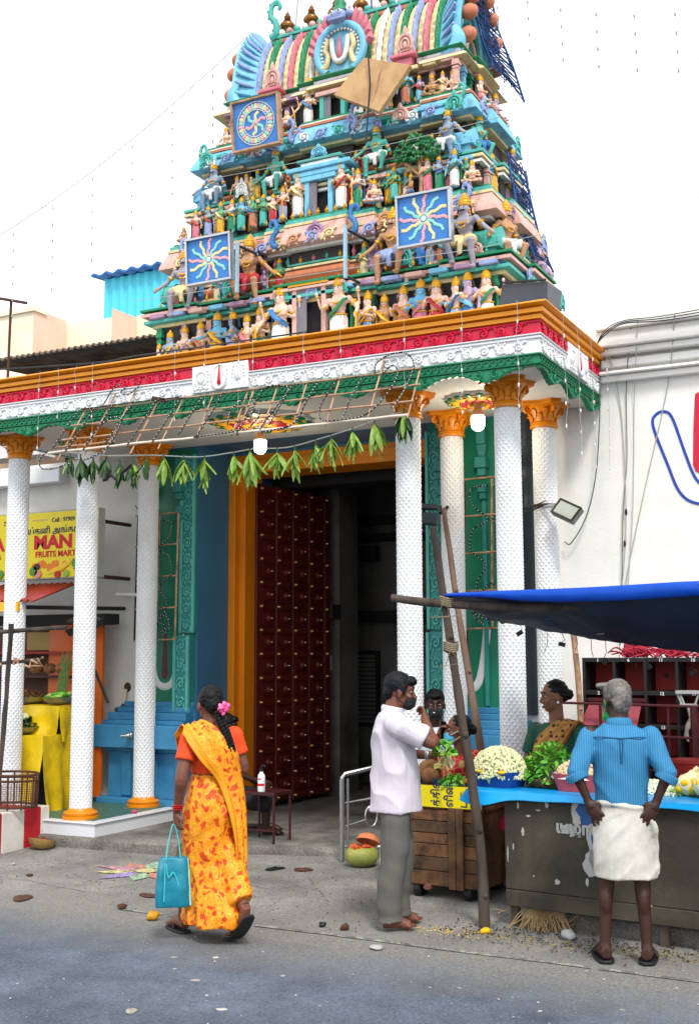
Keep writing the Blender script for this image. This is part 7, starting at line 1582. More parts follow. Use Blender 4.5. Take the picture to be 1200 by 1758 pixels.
def hand(c, wr, d, n, side=1, curl=.5, splay=.10, s=1.0):
    """palm, four jointed fingers of different lengths and a thumb; n = back of the hand, side = +1 thumb along d x n"""
    wr, d, n = Vector(wr), Vector(d).normalized(), Vector(n); n = (n-d*n.dot(d)).normalized(); sd = d.cross(n)*side
    B = Matrix((( sd.x, d.x, n.x), (sd.y, d.y, n.y), (sd.z, d.z, n.z))).to_4x4()
    c.ell(wr+d*.045*s, (.040*s, .052*s, .016*s), 12, 8, rot=B); c.tube([wr-d*.02*s, wr+d*.03*s], [.024*s, .026*s], 8)
    for i, (L, off) in enumerate(((.068, .030), (.076, .010), (.070, -.010), (.054, -.029))):
        b = wr+d*(.086-.006*abs(i-1))*s+sd*off*s; a = splay*(1.2-i*.9); dd = (d*math.cos(a)+sd*math.sin(a)).normalized()
        pts = [b-dd*.02*s, b]; p = b; ang = 0
        for k, f in enumerate((.46, .31, .23)):
            ang += curl*(.75 if k == 0 else .9); p = p+(dd*math.cos(ang)-n*math.sin(ang))*L*f*s; pts.append(p)
        c.tube(pts, [.0088*s, .0090*s, .0085*s, .0078*s, .0062*s], 8)
    b = wr+d*.022*s+sd*.030*s; q = (d*.62+sd*.62-n*.35).normalized()
    c.tube([wr+d*.01*s+sd*.015*s, b, b+q*.032*s, b+(q*.75+d*.4).normalized()*.060*s], [.014*s, .0125*s, .0105*s, .007*s], 8)
def foot(c, an, toe, s=1.0):
    an, toe = Vector(an), Vector(toe); d = (toe-an); d.z = 0; d.normalize(); sd = Vector((d.y, -d.x, 0)); heel = Vector((an.x, an.y, toe.z+.022))-d*.035
    c.tube([heel, heel.lerp(toe, .45)+Vector((0, 0, .016)), heel.lerp(toe, .8)], [.034*s, .036*s, .030*s], 10); c.tube([an, heel+Vector((0, 0, .02))+d*.03], [.036*s, .034*s], 8)
    for i in range(5):
        o_ = (i-2)*.0155; b = heel.lerp(toe, .74)+sd*o_; e = toe+sd*o_*1.1-d*.012*abs(i-1); c.tube([b, e], [.012*s, .0095*s], 7)
def limb3(c, a, b, d, r): c.tube(cr([a, Vector(a).lerp(Vector(b), .5), b, Vector(b).lerp(Vector(d), .35), d], 3), [r[0]+(r[1]-r[0])*i/6 for i in range(7)]+[r[1]*(1.04 if i < 3 else 1)+(r[2]-r[1])*i/6 for i in range(1, 7)], 10)
def oval(cx, cy, z_, rx, ry, n=20, e=1.0, a0=0):
    return [(cx+math.copysign(abs(math.cos(a))**e, math.cos(a))*rx, cy+math.copysign(abs(math.sin(a))**e, math.sin(a))*ry, z_) for a in [2*PI*i/n+a0 for i in range(n)]]
def folds(amp, fx, fz, tilt=0, seed=0):
    def f(p, nv):
        a = math.atan2(p.y, p.x)
        d = amp*(noise.noise((a*fx+p.z*tilt, p.z*fz, seed))+.6*noise.noise((a*fx*2.3+p.z*tilt*2, p.z*fz*1.7, seed+5)))
        return p+nv*d
    return f
def cloth_mat(name, c1, c2, sx, sz, rough=.8, var=.12, axis='X', lo=.45, hi=.55):
    """woven stripes along the garment"""
    m = mat(name, c1, rough, var, 7, .25, 260); n, L, b = nodes_of(m)
    tc = n.new('ShaderNodeTexCoord'); wv = n.new('ShaderNodeTexWave'); wv.bands_direction = axis; wv.inputs['Scale'].default_value = sx; wv.inputs['Distortion'].default_value = .3
    L.new(tc.outputs['Object'], wv.inputs['Vector']); mr = n.new('ShaderNodeMapRange'); mr.inputs['From Min'].default_value = lo; mr.inputs['From Max'].default_value = hi; L.new(wv.outputs['Fac'], mr.inputs['Value'])
    mx = n.new('ShaderNodeMix'); mx.data_type = 'RGBA'; src = b.inputs['Base Color'].links[0].from_socket; L.new(src, mx.inputs[6]); mx.inputs[7].default_value = S(c2); L.new(mr.outputs[0], mx.inputs['Factor']); L.new(mx.outputs[2], b.inputs['Base Color'])
    return m
def print_mat(name, base, blot, vein, sc_=14, rough=.6, size=.5):
    """printed saree cloth: rounded blots with pale curling outlines"""
    m = mat(name, base, rough, .12, 8, .2, 200); n, L, b = nodes_of(m)
    tc = n.new('ShaderNodeTexCoord'); ns = n.new('ShaderNodeTexNoise'); ns.inputs['Scale'].default_value = sc_*.5; va = n.new('ShaderNodeVectorMath'); va.operation = 'MULTIPLY_ADD'; L.new(ns.outputs['Color'], va.inputs[0]); va.inputs[1].default_value = (.11, .11, .11); L.new(tc.outputs['Object'], va.inputs[2]); L.new(tc.outputs['Object'], ns.inputs['Vector'])
    v = n.new('ShaderNodeTexVoronoi'); v.inputs['Scale'].default_value = sc_; L.new(va.outputs[0], v.inputs['Vector'])
    src = b.inputs['Base Color'].links[0].from_socket
    def over(src, c_, lo, hi, inv=False, node=v, out='Distance'):
        mr = n.new('ShaderNodeMapRange'); mr.inputs['From Min'].default_value = lo; mr.inputs['From Max'].default_value = hi
        if inv: mr.inputs['To Min'].default_value = 1; mr.inputs['To Max'].default_value = 0
        L.new(node.outputs[out], mr.inputs['Value']); mx = n.new('ShaderNodeMix'); mx.data_type = 'RGBA'; L.new(src, mx.inputs[6]); mx.inputs[7].default_value = S(c_); L.new(mr.outputs[0], mx.inputs['Factor']); return mx.outputs[2]
    v2 = n.new('ShaderNodeTexVoronoi'); v2.feature = 'DISTANCE_TO_EDGE'; v2.inputs['Scale'].default_value = sc_*1.9; L.new(va.outputs[0], v2.inputs['Vector'])
    s1 = over(src, vein, .02, .06, True, v2); s2 = over(s1, blot, size*.72, size*.62, True) if False else over(s1, blot, size*.55, size*.7, True); s3 = over(s2, vein, size*.22, size*.30, True) if False else over(s2, '#a3210a', size*.16, size*.26, True)
    L.new(s3, b.inputs['Base Color']); return m
VX = .0065

def ridge(amp, fx, fy, fz, seed=0, p2=.5):
    def f(p, nv):
        a = 1-abs(noise.noise((p.x*fx, p.y*fy, p.z*fz+seed)))*2.2; b = noise.noise((p.x*fx*2.1+p.z*5, p.y*fy*2.1, p.z*fz*1.7-seed))
        return p+nv*amp*(max(0, a)**2*.9+b*p2-.3)
    return f
# ---- woman in yellow saree walking away
W = thing('person', 'woman in a yellow printed saree walking away with a pink flower in her plait', 'person', (-4.17, 6.22, .012), R(62), local=True)
c = MB()
hM = head(c, V(0, .035, 1.405), R(-8), R(-3), .98)
c.tube([(0, .0, 1.24), (0, .02, 1.36)], [.052, .047], 12)
c.loft([oval(0, 0, z_, rx, ry, 20) for z_, rx, ry in ((.84, .13, .11), (.93, .118, .10), (1.03, .128, .10), (1.14, .145, .10), (1.21, .14, .085), (1.255, .085, .06))])
for s_ in (-1, 1): c.ell((s_*.145, 0, 1.205), (.055, .052, .055), 12, 8)
limb3(c, (-.155, 0, 1.205), (-.225, -.035, .965), (-.215, .045, .755), (.050, .041, .024)); hand(c, (-.215, .045, .755), (.02, .05, -1), (-1, 0, 0), -1, .95, .05, .93)
limb3(c, (.155, 0, 1.205), (.205, -.03, 1.0), (.17, .17, .985), (.050, .041, .024)); hand(c, (.17, .17, .985), (-.25, 1, .0), (.6, .2, .8), -1, .7, .05, .93)
limb3(c, (-.07, .0, .80), (-.065, .14, .44), (-.06, .24, .085), (.085, .058, .036)); foot(c, (-.06, .24, .085), (-.065, .415, .024))
limb3(c, (.07, .0, .80), (.075, .02, .43), (.07, -.30, .22), (.085, .058, .036))
c.tube([(.07, -.32, .225), (.07, -.295, .155), (.07, -.22, .07), (.07, -.16, .036)], [.03, .036, .034, .022], 10)
for i in range(5): c.tube([(.07+(i-2)*.015, -.185, .046), (.07+(i-2)*.016, -.125, .027)], [.012, .009], 7)
link('body', remesh(c, VX, 2, name='body'), W, None, SKB)
face_parts(W, hM)
m = MB(); m.M = hM; m.ell((0, -.022, .035), (.080, .090, .090), 18, 12); m.ell((0, -.075, -.005), (.060, .045, .06), 12, 9)
hair_m = remesh(m, .008, 2, lambda p, n_: p+n_*.002*math.sin(p.z*220+nz(p*30)*4), 'hair'); link('hair', hair_m, W, None, M_HAIRB)
m = MB(); P = cr([(0, -.085, 1.36), (.01, -.105, 1.30), (.03, -.125, 1.24), (.05, -.135, 1.18), (.075, -.13, 1.12), (.085, -.125, 1.08)], 6)
for i, p in enumerate(P[:-1]):
    for s_ in (-1, 1): m.ell(p+V(s_*.014*(1-.3*i/len(P)), 0, .008*s_*(-1)**i), (.020*(1-.4*i/len(P)), .018*(1-.35*i/len(P)), .02), 8, 6)
link('plait', m.mesh('plait', [M_HAIRB], True), W)
m = MB(); q = random.Random(8)
for i in range(26):
    a = q.uniform(0, 6.28); rr = q.random()**.5*.036; m.ell((.012+rr*math.cos(a), -.125-.012*q.random(), 1.385+rr*math.sin(a)), (.014, .007, .012), 6, 4, rot=(q.uniform(-.8, .8), q.uniform(-3, 3), q.uniform(-.5, .5)))
link('hair_flower', m.mesh('hair_flower', [mat('pink_flower', '#d9458a', .6, .2, 30, col2='#e89ac0', c2s=40)], True), W)
M_BLOUSE = mat('orange_blouse', '#d8420a', .75, .12, 9, .2, 200)
c = MB(); c.loft([oval(0, 0, z_, rx, ry, 20) for z_, rx, ry in ((.985, .131, .108), (1.06, .139, .112), (1.14, .155, .112), (1.205, .15, .098), (1.235, .11, .08))])
for s_, el in ((-1, (-.225, -.035, .965)), (1, (.205, -.03, 1.0))): a = V(s_*.155, 0, 1.205); c.ell(a, (.064, .06, .062), 12, 8); c.tube([a, a.lerp(Vector(el), .30), a.lerp(Vector(el), .56)], [.063, .062, .066], 14)
link('blouse', remesh(c, .008, 2, folds(.004, 4, 9, 3, 2), 'blouse'), W, None, M_BLOUSE)
SAR = print_mat('yellow_saree', '#dc8203', '#c04206', '#e6ad2c', 22, .6, .62)
SARB = mat('saree_border', '#d68a04', .55, .1, 9, .15, 200)
c = MB(); c.loft([oval(cx, cy, z_, rx, ry, 24) for z_, cx, cy, rx, ry in ((.985, 0, 0, .122, .105), (.93, 0, -.005, .140, .125), (.84, 0, -.015, .172, .152), (.74, 0, -.01, .180, .165), (.60, 0, .015, .170, .172), (.45, 0, .03, .155, .185), (.30, .0, .015, .142, .215), (.16, .0, -.02, .140, .265), (.085, 0, -.01, .148, .262))])
c.tube(cr([(.07, -.06, .55), (.072, -.16, .38), (.07, -.27, .24)], 3), [.105, .10, .095, .088, .082, .078, .074], 12)
def sfold(p, nv):
    a = math.atan2(p.y-.02, p.x); low = max(0, min(1, (.55-p.z)/.4))
    d = .011*noise.noise((a*2.2+p.z*7.0, p.z*13-a*2.4, 3))+.007*math.sin(a*9+p.z*16+3*noise.noise((a, p.z*4, 1)))*(.35+low)+.006*noise.noise((a*9, p.z*3, 8))
    return p+nv*d
link('saree_skirt', remesh(c, .009, 2, sfold, 'saree_skirt'), W, None, SAR)
Lp = cr([(-.14, .135, 1.02), (-.205, .06, 1.20), (-.205, -.005, 1.275), (-.195, -.085, 1.20), (-.135, -.140, 1.08), (-.035, -.150, .96), (.015, -.190, .80), (.055, -.205, .60), (.075, -.195, .40)], 5)
Rp = cr([(.06, .135, 1.0), (-.03, .10, 1.22), (-.065, .02, 1.305), (.03, -.112, 1.235), (.125, -.118, 1.13), (.165, -.085, 1.0), (.19, -.085, .84), (.185, -.11, .62), (.165, -.14, .42)], 5)
k = len(Lp)
def pal(u, v, dd=0):
    i = min(k-1, int(round(v*(k-1)))); p = Lp[i].lerp(Rp[i], u); o_ = V(p.x, p.y, 0); o_ = o_.normalized() if o_.length > .02 else V(0, 0, 1)
    if p.z > 1.24: o_ = V(0, 0, 1)
    bul = .028*math.sin(PI*u) if p.z < 1.22 else .006
    return p+o_*(bul+dd+.007*math.sin(u*19+v*9)+.006*nz((u*6, v*9, 2)))
m = MB(); m.grid(26, (k-1), lambda u, v: pal(u, v)); g = link('pallu', m.mesh('pallu', [SAR], True, fix=False), W); md = g.modifiers.new('t', 'SOLIDIFY'); md.thickness = .005; md.offset = 1
m = MB(); m.grid(4, (k-1), lambda u, v: pal(-.06+.20*u, v, .007)); g = link('pallu_border', m.mesh('pallu_border', [SARB], True, fix=False), W); md = g.modifiers.new('t', 'SOLIDIFY'); md.thickness = .004; md.offset = 1
m = MB(); m.grid(8, 10, lambda u, v: (-.155-.03*math.sin(u*3)-.02*v, .02+.09*u, .985-.10*v+.015*math.sin(u*9))); g = link('waist_tuck', m.mesh('waist_tuck', [SARB], True, fix=False), W); md = g.modifiers.new('t', 'SOLIDIFY'); md.thickness = .012
m = MB(); m.grid(6, 6, lambda u, v: (.10+.05*u, -.16-.06*v, .13-.07*v+.01*math.sin(u*8))); g = link('trailing_hem', m.mesh('trailing_hem', [SARB], True, fix=False), W); md = g.modifiers.new('t', 'SOLIDIFY'); md.thickness = .015
m = MB()
for z_ in (.80, .788, .776): m.lathe([(.031, -.004), (.035, 0), (.031, .004)], 14, (-.217, .03, z_))
link('bangles', m.mesh('bangles', [mat('red_bangle', '#a81818', .3)], True), W)
m = MB(); m.tube([(.058*math.cos(a), .0+.056*math.sin(a)-.005, 1.29+.014*math.sin(a)) for a in [2*PI*i/18 for i in range(18)]], .003, 5, closed=True); link('gold_chain', m.mesh('gold_chain', [M_BRASS], True), W)
def sandal(t, pts, wd, mt, strap=None):
    m = MB(); L = []; 
    P = cr(pts, 5); k_ = len(P); rings = []
    for i, p in enumerate(P):
        d = (P[min(k_-1, i+1)]-P[max(0, i-1)]).normalized(); sd = d.cross(V(0, 0, 1)); sd = sd.normalized() if sd.length > .1 else V(1, 0, 0); up = sd.cross(d); w_ = wd*(.78+.3*math.sin(PI*min(1, i/k_*1.1+.05)))*(1 if 0 < i < k_-1 else .6)
        rings.append([p-sd*w_, p+sd*w_, p+sd*w_+up*.016, p-sd*w_+up*.016])
    m.loft(rings); link('sandal', m.mesh('sandal', [mt], False, .004), t)
    if strap: s = MB(); s.tube(cr(strap, 5), .007, 6, flat=.6); link('sandal_strap', s.mesh('sandal_strap', [mt], True), t)
M_RUB = mat('black_rubber', '#17181c', .6, .2, 14, .2, 60)
sandal(W, [(-.062, .18, -.012), (-.063, .30, -.012), (-.066, .44, -.012)], .044, M_RUB, [(-.105, .29, .01), (-.065, .34, .065), (-.025, .29, .01)])
sandal(W, [(.07, -.375, .175), (.07, -.29, .085), (.07, -.19, .010), (.07, -.09, -.010)], .046, M_RUB, [(.03, -.22, .055), (.07, -.17, .078), (.11, -.22, .055)])
# bag in her left hand
bw_ = W.matrix_basis @ V(-.225, .06, .36)
bag = thing('shopping_bag', 'teal woven plastic shopping bag with pale green side held by the walking woman', 'bag', bw_, R(38), local=True)
M_BAG = cloth_mat('teal_bag', '#0b7f96', '#0a6a80', 60, 1, .35, .15, 'Z'); M_BAGS = mat('pale_bag_side', '#8fc4b4', .4, .15, 9, .2)
m = MB(); m.loft([oval(0, 0, z_, rx, ry, 24, .35) for z_, rx, ry in ((-.16, .105, .06), (-.05, .103, .066), (.06, .094, .055), (.13, .085, .035))]); b_ = remesh(m, .008, 1, lambda p, n_: p+n_*.006*nz(p*14)+V(0, -.008*math.sin(p.x*40)*(p.y < 0), 0), 'bag_body'); link('bag_body', b_, bag, None, M_BAG)
m = MB(); m.add([(.098, -.055, -.155), (.106, .05, -.155), (.088, .03, .125), (.082, -.03, .125), (.112, -.055, -.155), (.12, .05, -.155), (.10, .03, .125), (.094, -.03, .125)], [(0, 1, 2, 3), (7, 6, 5, 4), (0, 4, 5, 1), (1, 5, 6, 2), (2, 6, 7, 3), (3, 7, 4, 0)]); link('bag_side', m.mesh('bag_side', [M_BAGS], bevel=.004), bag)
for y in (-.045, .04): m = MB(); m.tube(cr([(-.045, y*.8, .11), (-.03, y*.4, .22), (.0, y*.1, .325), (.03, y*.4, .22), (.045, y*.8, .11)], 5), .008, 6, flat=.5); link('handle', m.mesh('handle', [M_BAGS if y > 0 else mat('light_teal', '#3fb0b8', .4)], True), bag)
m = MB(); m.tube(cr([(-.045, -.068, .10), (-.03, -.07, .02), (.0, -.071, .05), (.03, -.07, -.02), (.05, -.069, -.10)], 4), .004, 5); m.tube([(-.05, -.068, .10), (-.055, -.07, -.12)], .004, 5); link('piping', m.mesh('piping', [MATS['light_teal']], True), bag)

# ---- man in a pale shirt buying greens
Mn = thing('person', 'barefoot man in a pale lilac shirt, grey trousers and black mask buying greens', 'person', (-3.28, 6.985, .012), R(-58), local=True)
c = MB(); hM = head(c, V(0, .05, 1.475), R(-4), R(-9), 1.0)
c.tube([(0, -.01, 1.33), (0, .03, 1.43)], [.062, .058], 12)
c.loft([oval(0, cy, z_, rx, ry, 20) for z_, rx, ry, cy in ((.80, .14, .11, 0), (.95, .15, .125, .01), (1.10, .155, .12, .0), (1.24, .165, .105, -.015), (1.33, .09, .07, -.01))])
for s_ in (-1, 1): c.ell((s_*.175, -.01, 1.285), (.06, .06, .06), 12, 8)
limb3(c, (.185, -.01, 1.28), (.215, .23, 1.155), (.06, .20, 1.30), (.052, .043, .028)); hand(c, (.06, .20, 1.30), (-.75, .1, .5), (.3, 1, .2), 1, .9, .05)
limb3(c, (-.185, -.01, 1.28), (-.215, .06, 1.06), (-.10, .27, 1.055), (.052, .043, .028)); hand(c, (-.10, .27, 1.055), (.30, 1, .12), (-.2, .2, -1), -1, .75, .08)
for s_, y, ty in ((-1, .05, .20), (1, -.02, .13)):
    limb3(c, (s_*.085, 0, .78), (s_*.09, y+.02, .43), (s_*.085, y-.03, .085), (.085, .06, .038)); foot(c, (s_*.085, y-.03, .085), (s_*.10, ty, .016), 1.02)
link('body', remesh(c, VX, 2, name='body'), Mn, None, SKB); face_parts(Mn, hM, False)
m = MB(); m.M = hM; m.ell((0, -.022, .042), (.080, .096, .088), 18, 12); m.ell((0, -.07, -.01), (.062, .045, .06), 12, 9); m.ell((0, .058, .075), (.06, .045, .035), 10, 7); m.ell((-.070, .0, .015), (.012, .04, .04), 8, 6); m.ell((.070, .0, .015), (.012, .04, .04), 8, 6)
link('hair', remesh(m, .007, 1, lambda p, n_: p+n_*.004*noise.noise(p*70), 'hair'), Mn, None, mat('blue_black_hair', '#090b12', .55, .3, 30, .5, 90, vz=.3, spec=.2))
def face_mask(t, M, mt, loops, low=0):
    m = MB(); m.M = M
    m.ell((0, .062, -.062-low), (.060, .052, .052), 14, 10); m.ell((0, .095, -.048-low), (.024, .022, .03), 10, 7)
    link('face_mask', remesh(m, .006, 2, lambda p, n_: p+n_*.0015*math.sin(p.z*160), 'face_mask'), t, None, mt)
    for s_ in (-1, 1):
        m = MB(); m.M = M; m.tube(cr([(s_*.056, .065, -.035-low), (s_*.080, .0, -.005), (s_*.083, -.022, -.012), (s_*.079, -.012, -.045), (s_*.058, .05, -.085-low)], 4), .003, 5)
        link('ear_loop', m.mesh('ear_loop', [loops], True), t)
M_MASKB = mat('black_mask', '#121214', .8, .1, 9); M_MASKL = mat('blue_mask', '#4aa6c4', .75, .08, 9, .2, 200); M_MASKG = mat('green_mask', '#0f9a4a', .75, .08, 9)
face_mask(Mn, hM, M_MASKB, M_MASKB)
SHW = cloth_mat('pale_lilac_shirt', '#c6c0cb', '#c2bcc8', 55, 1, .8, .07)
c = MB(); c.loft([oval(0, cy, z_, rx, ry, 24) for z_, rx, ry, cy in ((.715, .188, .168, .012), (.80, .184, .164, .012), (.90, .178, .158, .012), (1.0, .176, .152, .015), (1.12, .178, .142, .005), (1.22, .185, .128, -.01), (1.30, .17, .10, -.012), (1.345, .10, .078, -.01))])
for el, s_ in (((.215, .23, 1.155), 1), ((-.215, .06, 1.06), -1)): a = V(s_*.18, -.01, 1.275); c.ell(a, (.075, .075, .072), 12, 8); c.tube([a, a.lerp(Vector(el), .4), a.lerp(Vector(el), .78)], [.076, .074, .078], 14)
shfold = ridge(.013, 5, 6, 4.2, 3)
link('shirt', remesh(c, .009, 2, shfold, 'shirt'), Mn, None, SHW)
m = MB(); m.lathe([(.072, 0), (.078, .03), (.07, .045), (.066, .03), (.064, .0)], 20, (0, -.005, 1.335), M=Matrix.Rotation(-.2, 4, 'X')); link('collar', m.mesh('collar', [SHW], True), Mn)
M_TRO = mat('grey_trousers', '#5a5853', .85, .12, 7, .25, 220)
c = MB(); c.ell((0, .0, .74), (.145, .118, .09), 14, 9)
for s_, y in ((-1, .05), (1, -.02)): c.tube(cr([(s_*.075, 0, .76), (s_*.088, y*.5+.01, .62), (s_*.09, y+.01, .42), (s_*.088, y-.02, .20), (s_*.088, y-.015, .045)], 4), [.094]*4+[.092]*4+[.086]*4+[.082]*4+[.088], 16)
link('trousers', remesh(c, .009, 2, lambda p, n_: p+n_*(.008*noise.noise((p.x*8, p.y*8+p.z*3, p.z*9))+.005*math.sin(p.z*60)*max(0, .25-p.z)*3), 'trousers'), Mn, None, M_TRO)
m = MB(); d_ = (V(-.10, .27, 1.055)-V(-.215, .06, 1.06)).normalized(); m.lathe([(.030, -.012), (.034, 0), (.030, .012)], 14, V(-.115, .243, 1.056), M=d_.to_track_quat('Z', 'Y').to_matrix().to_4x4()); link('watch', m.mesh('watch', [M_STEEL], True), Mn)
gv = Mn.matrix_basis @ V(-.06, .345, 1.06)
gb_ = thing('herb_bunch', 'bunch of fresh green herbs with white roots in the buyer\'s hand', 'herbs', gv, 0, local=True)
o = link('leaves', leaf_heap(130, .085, .10, 55, .022).mesh('leaves', [M_HERB], fix=False), gb_); o['kind'] = 'stuff'
m = MB(); q = random.Random(2); [m.tube([(q.uniform(-.02, .02), q.uniform(-.02, .02), .02), (.05+q.uniform(-.03, .03), q.uniform(-.03, .03), -.07+q.uniform(-.02, .02))], .004, 4) for i in range(26)]; o = link('stems', m.mesh('stems', [mat('pale_stem', '#b8b08a', .6, .2, 20)]), gb_); o['kind'] = 'stuff'

# ---- old man in blue shirt, seen from behind
O = thing('person', 'grey-haired man in a blue striped shirt and folded white dhoti, hands on hips', 'person', (-1.75, 6.79, .012), R(17), local=True)
c = MB(); hM = head(c, V(-.01, .04, 1.445), R(24), R(-4), 1.0)
c.tube([(0, .0, 1.29), (0, .02, 1.40)], [.056, .054], 12)
c.loft([oval(0, 0, z_, rx, ry, 20) for z_, rx, ry in ((.80, .125, .10), (.95, .128, .10), (1.10, .145, .105), (1.22, .155, .095), (1.30, .08, .065))])
for s_ in (-1, 1):
    c.ell((s_*.165, 0, 1.245), (.055, .055, .055), 12, 8)
    limb3(c, (s_*.175, 0, 1.24), (s_*.252, -.075, 1.035), (s_*.185, -.065, .875), (.046, .036, .023)); hand(c, (s_*.185, -.065, .875), (-s_*.50, -.12, -.86), (s_*.35, -1, .05), s_*1, .22, .24, 1.08)
    limb3(c, (s_*.085, 0, .75), (s_*.10, .0, .42), (s_*.115, -.01, .085), (.075, .047, .031)); foot(c, (s_*.115, -.01, .085), (s_*.15, .165, .02), .98)
    c.ell((s_*.104, -.018, .33), (.036, .042, .09), 10, 8)
link('body', remesh(c, VX, 2, name='body'), O, None, SKD); face_parts(O, hM, False)
m = MB(); m.M = hM; m.ell((0, -.022, .040), (.078, .094, .084), 18, 12); m.ell((0, -.072, -.015), (.060, .042, .062), 12, 9); m.ell((-.05, .05, .085), (.05, .05, .02), 8, 6)
link('hair', remesh(m, .006, 1, lambda p, n_: p+n_*(.004*noise.noise(p*55)+.003*noise.noise(V(p.x*160, p.y*160, p.z*40))), 'hair'), O, None, M_HAIRG)
face_mask(O, hM, M_MASKG, M_MASKG, .03)
SHB = cloth_mat('blue_striped_shirt', '#3480ab', '#246690', 24, 1, .8, .14)
c = MB(); c.loft([oval(0, cy, z_, rx, ry, 24) for z_, rx, ry, cy in ((.855, .150, .118, 0), (.93, .152, .122, -.0), (1.05, .158, .124, -.002), (1.15, .166, .120, -.004), (1.22, .172, .108, -.004), (1.275, .145, .085, 0), (1.31, .085, .07, .002))])
for s_ in (-1, 1): a = V(s_*.168, 0, 1.236); e = V(s_*.252, -.075, 1.035); c.ell(a, (.066, .066, .066), 12, 8); c.tube([a, a.lerp(e, .5), a.lerp(e, .98), e+V(-s_*.02, -.002, -.035)], [.066, .062, .060, .058], 14)
link('shirt', remesh(c, .008, 2, ridge(.010, 6, 5, 5, 8), 'shirt'), O, None, SHB)
for s_ in (-1, 1):
    e = V(s_*.247, -.077, 1.02); d_ = V(-s_*.45, -.03, -.8).normalized(); m = MB(); m.lathe([(.056, -.025), (.064, -.02), (.066, 0), (.062, .02), (.055, .022)], 18, e, M=d_.to_track_quat('Z', 'Y').to_matrix().to_4x4()); link('rolled_cuff', m.mesh('rolled_cuff', [SHB], True), O)
m = MB(); m.lathe([(.066, -.012), (.074, -.018), (.078, .0), (.071, .03), (.064, .038), (.060, .03), (.060, -.01)], 22, (0, .008, 1.305), M=Matrix.Rotation(-.12, 4, 'X')); link('collar', m.mesh('collar', [SHB], True), O)
m = MB(); m.tube([(-.165, -.035, 1.235), (-.11, -.098, 1.243), (0, -.116, 1.236), (.11, -.098, 1.243), (.165, -.035, 1.235)], .0045, 5); m.tube([(-.006, -.124, 1.23), (-.004, -.131, 1.17), (0, -.128, 1.10)], .003, 4); m.tube([(.012, -.124, 1.23), (.010, -.131, 1.17), (.004, -.128, 1.10)], .003, 4); link('yoke_seam', m.mesh('yoke_seam', [mat('seam_blue', '#16557f', .8)], True), O)
M_DH = mat('white_dhoti', '#c4c2ba', .85, .12, 6, .3, 180, col2='#aaa79c', c2s=4)
c = MB(); c.loft([oval(cx, 0, z_, rx, ry, 24) for z_, cx, rx, ry in ((.455, .012, .178, .128), (.50, .012, .177, .128), (.62, .006, .172, .13), (.74, .0, .162, .128), (.83, 0, .145, .122), (.90, 0, .132, .115))])
c.tube([(.138*math.cos(a), .120*math.sin(a), .862+.010*math.sin(a*2)) for a in [2*PI*i/20 for i in range(20)]], .013, 8, closed=True)
c.tube(cr([(.135, -.07, .82), (.172, -.05, .74), (.18, -.02, .62), (.182, -.02, .48)], 4), [.016, .02, .022, .022, .022, .022, .02, .02, .018, .018, .016, .016, .016], 8)
def dfold(p, nv):
    t = p.z*.8-p.x*.6; return p+nv*(.006*noise.noise((p.x*3, p.y*3, t*16))+.005*(max(0, 1-abs(noise.noise((p.x*4+3, p.y*4, t*11)))*2.4)**2)-.002)
link('dhoti', remesh(c, .0085, 2, dfold, 'dhoti'), O, None, M_DH)
for s_ in (-1, 1): sandal(O, [(s_*.105, -.055, -.012), (s_*.125, .06, -.012), (s_*.16, .21, -.012)], .048, M_RUB, [(s_*.16-.05, .07, .01), (s_*.13, .10, .072), (s_*.13+.05, .05, .01)])

# ---- people behind the stalls
def sitter(nm_label, loc, yaw, sk, hz, hyaw, hpitch, hair_fn, seated=True, voxel=.009, arms=None, s=.98):
    t = thing('person', nm_label, 'person', loc, yaw, local=True); c = MB(); hM = head(c, V(0, .04, hz), hyaw, hpitch, s)
    sh_ = hz-.215
    c.tube([(0, 0, sh_), (0, .02, hz-.05)], [.056, .052], 12)
    c.loft([oval(0, 0, z_, rx, ry, 20) for z_, rx, ry in ((sh_-.50, .145, .12), (sh_-.36, .13, .11), (sh_-.2, .14, .11), (sh_-.06, .155, .10), (sh_+.02, .08, .065))])
    for s_ in (-1, 1):
        c.ell((s_*.16, 0, sh_-.035), (.056, .055, .056), 12, 8)
        el, wr, hd, hn, cu = arms[0 if s_ < 0 else 1]; limb3(c, (s_*.17, 0, sh_-.04), el, wr, (.048, .040, .025)); hand(c, wr, hd, hn, s_, cu, .06, .95)
        zb = sh_-.5
        if seated: limb3(c, (s_*.09, .02, zb+.06), (s_*.13, .40, zb+.04), (s_*.12, .40, .08), (.085, .058, .036)); foot(c, (s_*.12, .40, .08), (s_*.13, .57, .02))
        else: limb3(c, (s_*.085, 0, zb+.04), (s_*.085, .01, (zb+.08)*.5), (s_*.08, -.01, .08), (.085, .058, .036)); foot(c, (s_*.08, -.01, .08), (s_*.09, .16, .02))
    link('body', remesh(c, voxel, 2, name='body'), t, None, sk); face_parts(t, hM, True); hair_fn(t, hM)
    return t, hM, sh_
def hair_short(t, M):
    m = MB(); m.M = M; m.ell((0, -.022, .042), (.080, .094, .086), 16, 11); m.ell((0, -.07, -.01), (.06, .04, .055), 10, 8); m.ell((0, .055, .075), (.055, .045, .03), 10, 7); link('hair', remesh(m, .008, 1, lambda p, n_: p+n_*.003*noise.noise(p*70), 'hair'), t, None, M_HAIRB)
def hair_bun(t, M):
    m = MB(); m.M = M; m.ell((0, -.024, .034), (.078, .092, .088), 16, 11); m.ell((0, -.115, -.005), (.042, .036, .040), 12, 8); m.ell((0, -.07, -.01), (.062, .04, .05), 10, 8); link('hair', remesh(m, .008, 1, lambda p, n_: p+n_*.002*math.sin(p.z*200), 'hair'), t, None, M_HAIRB)
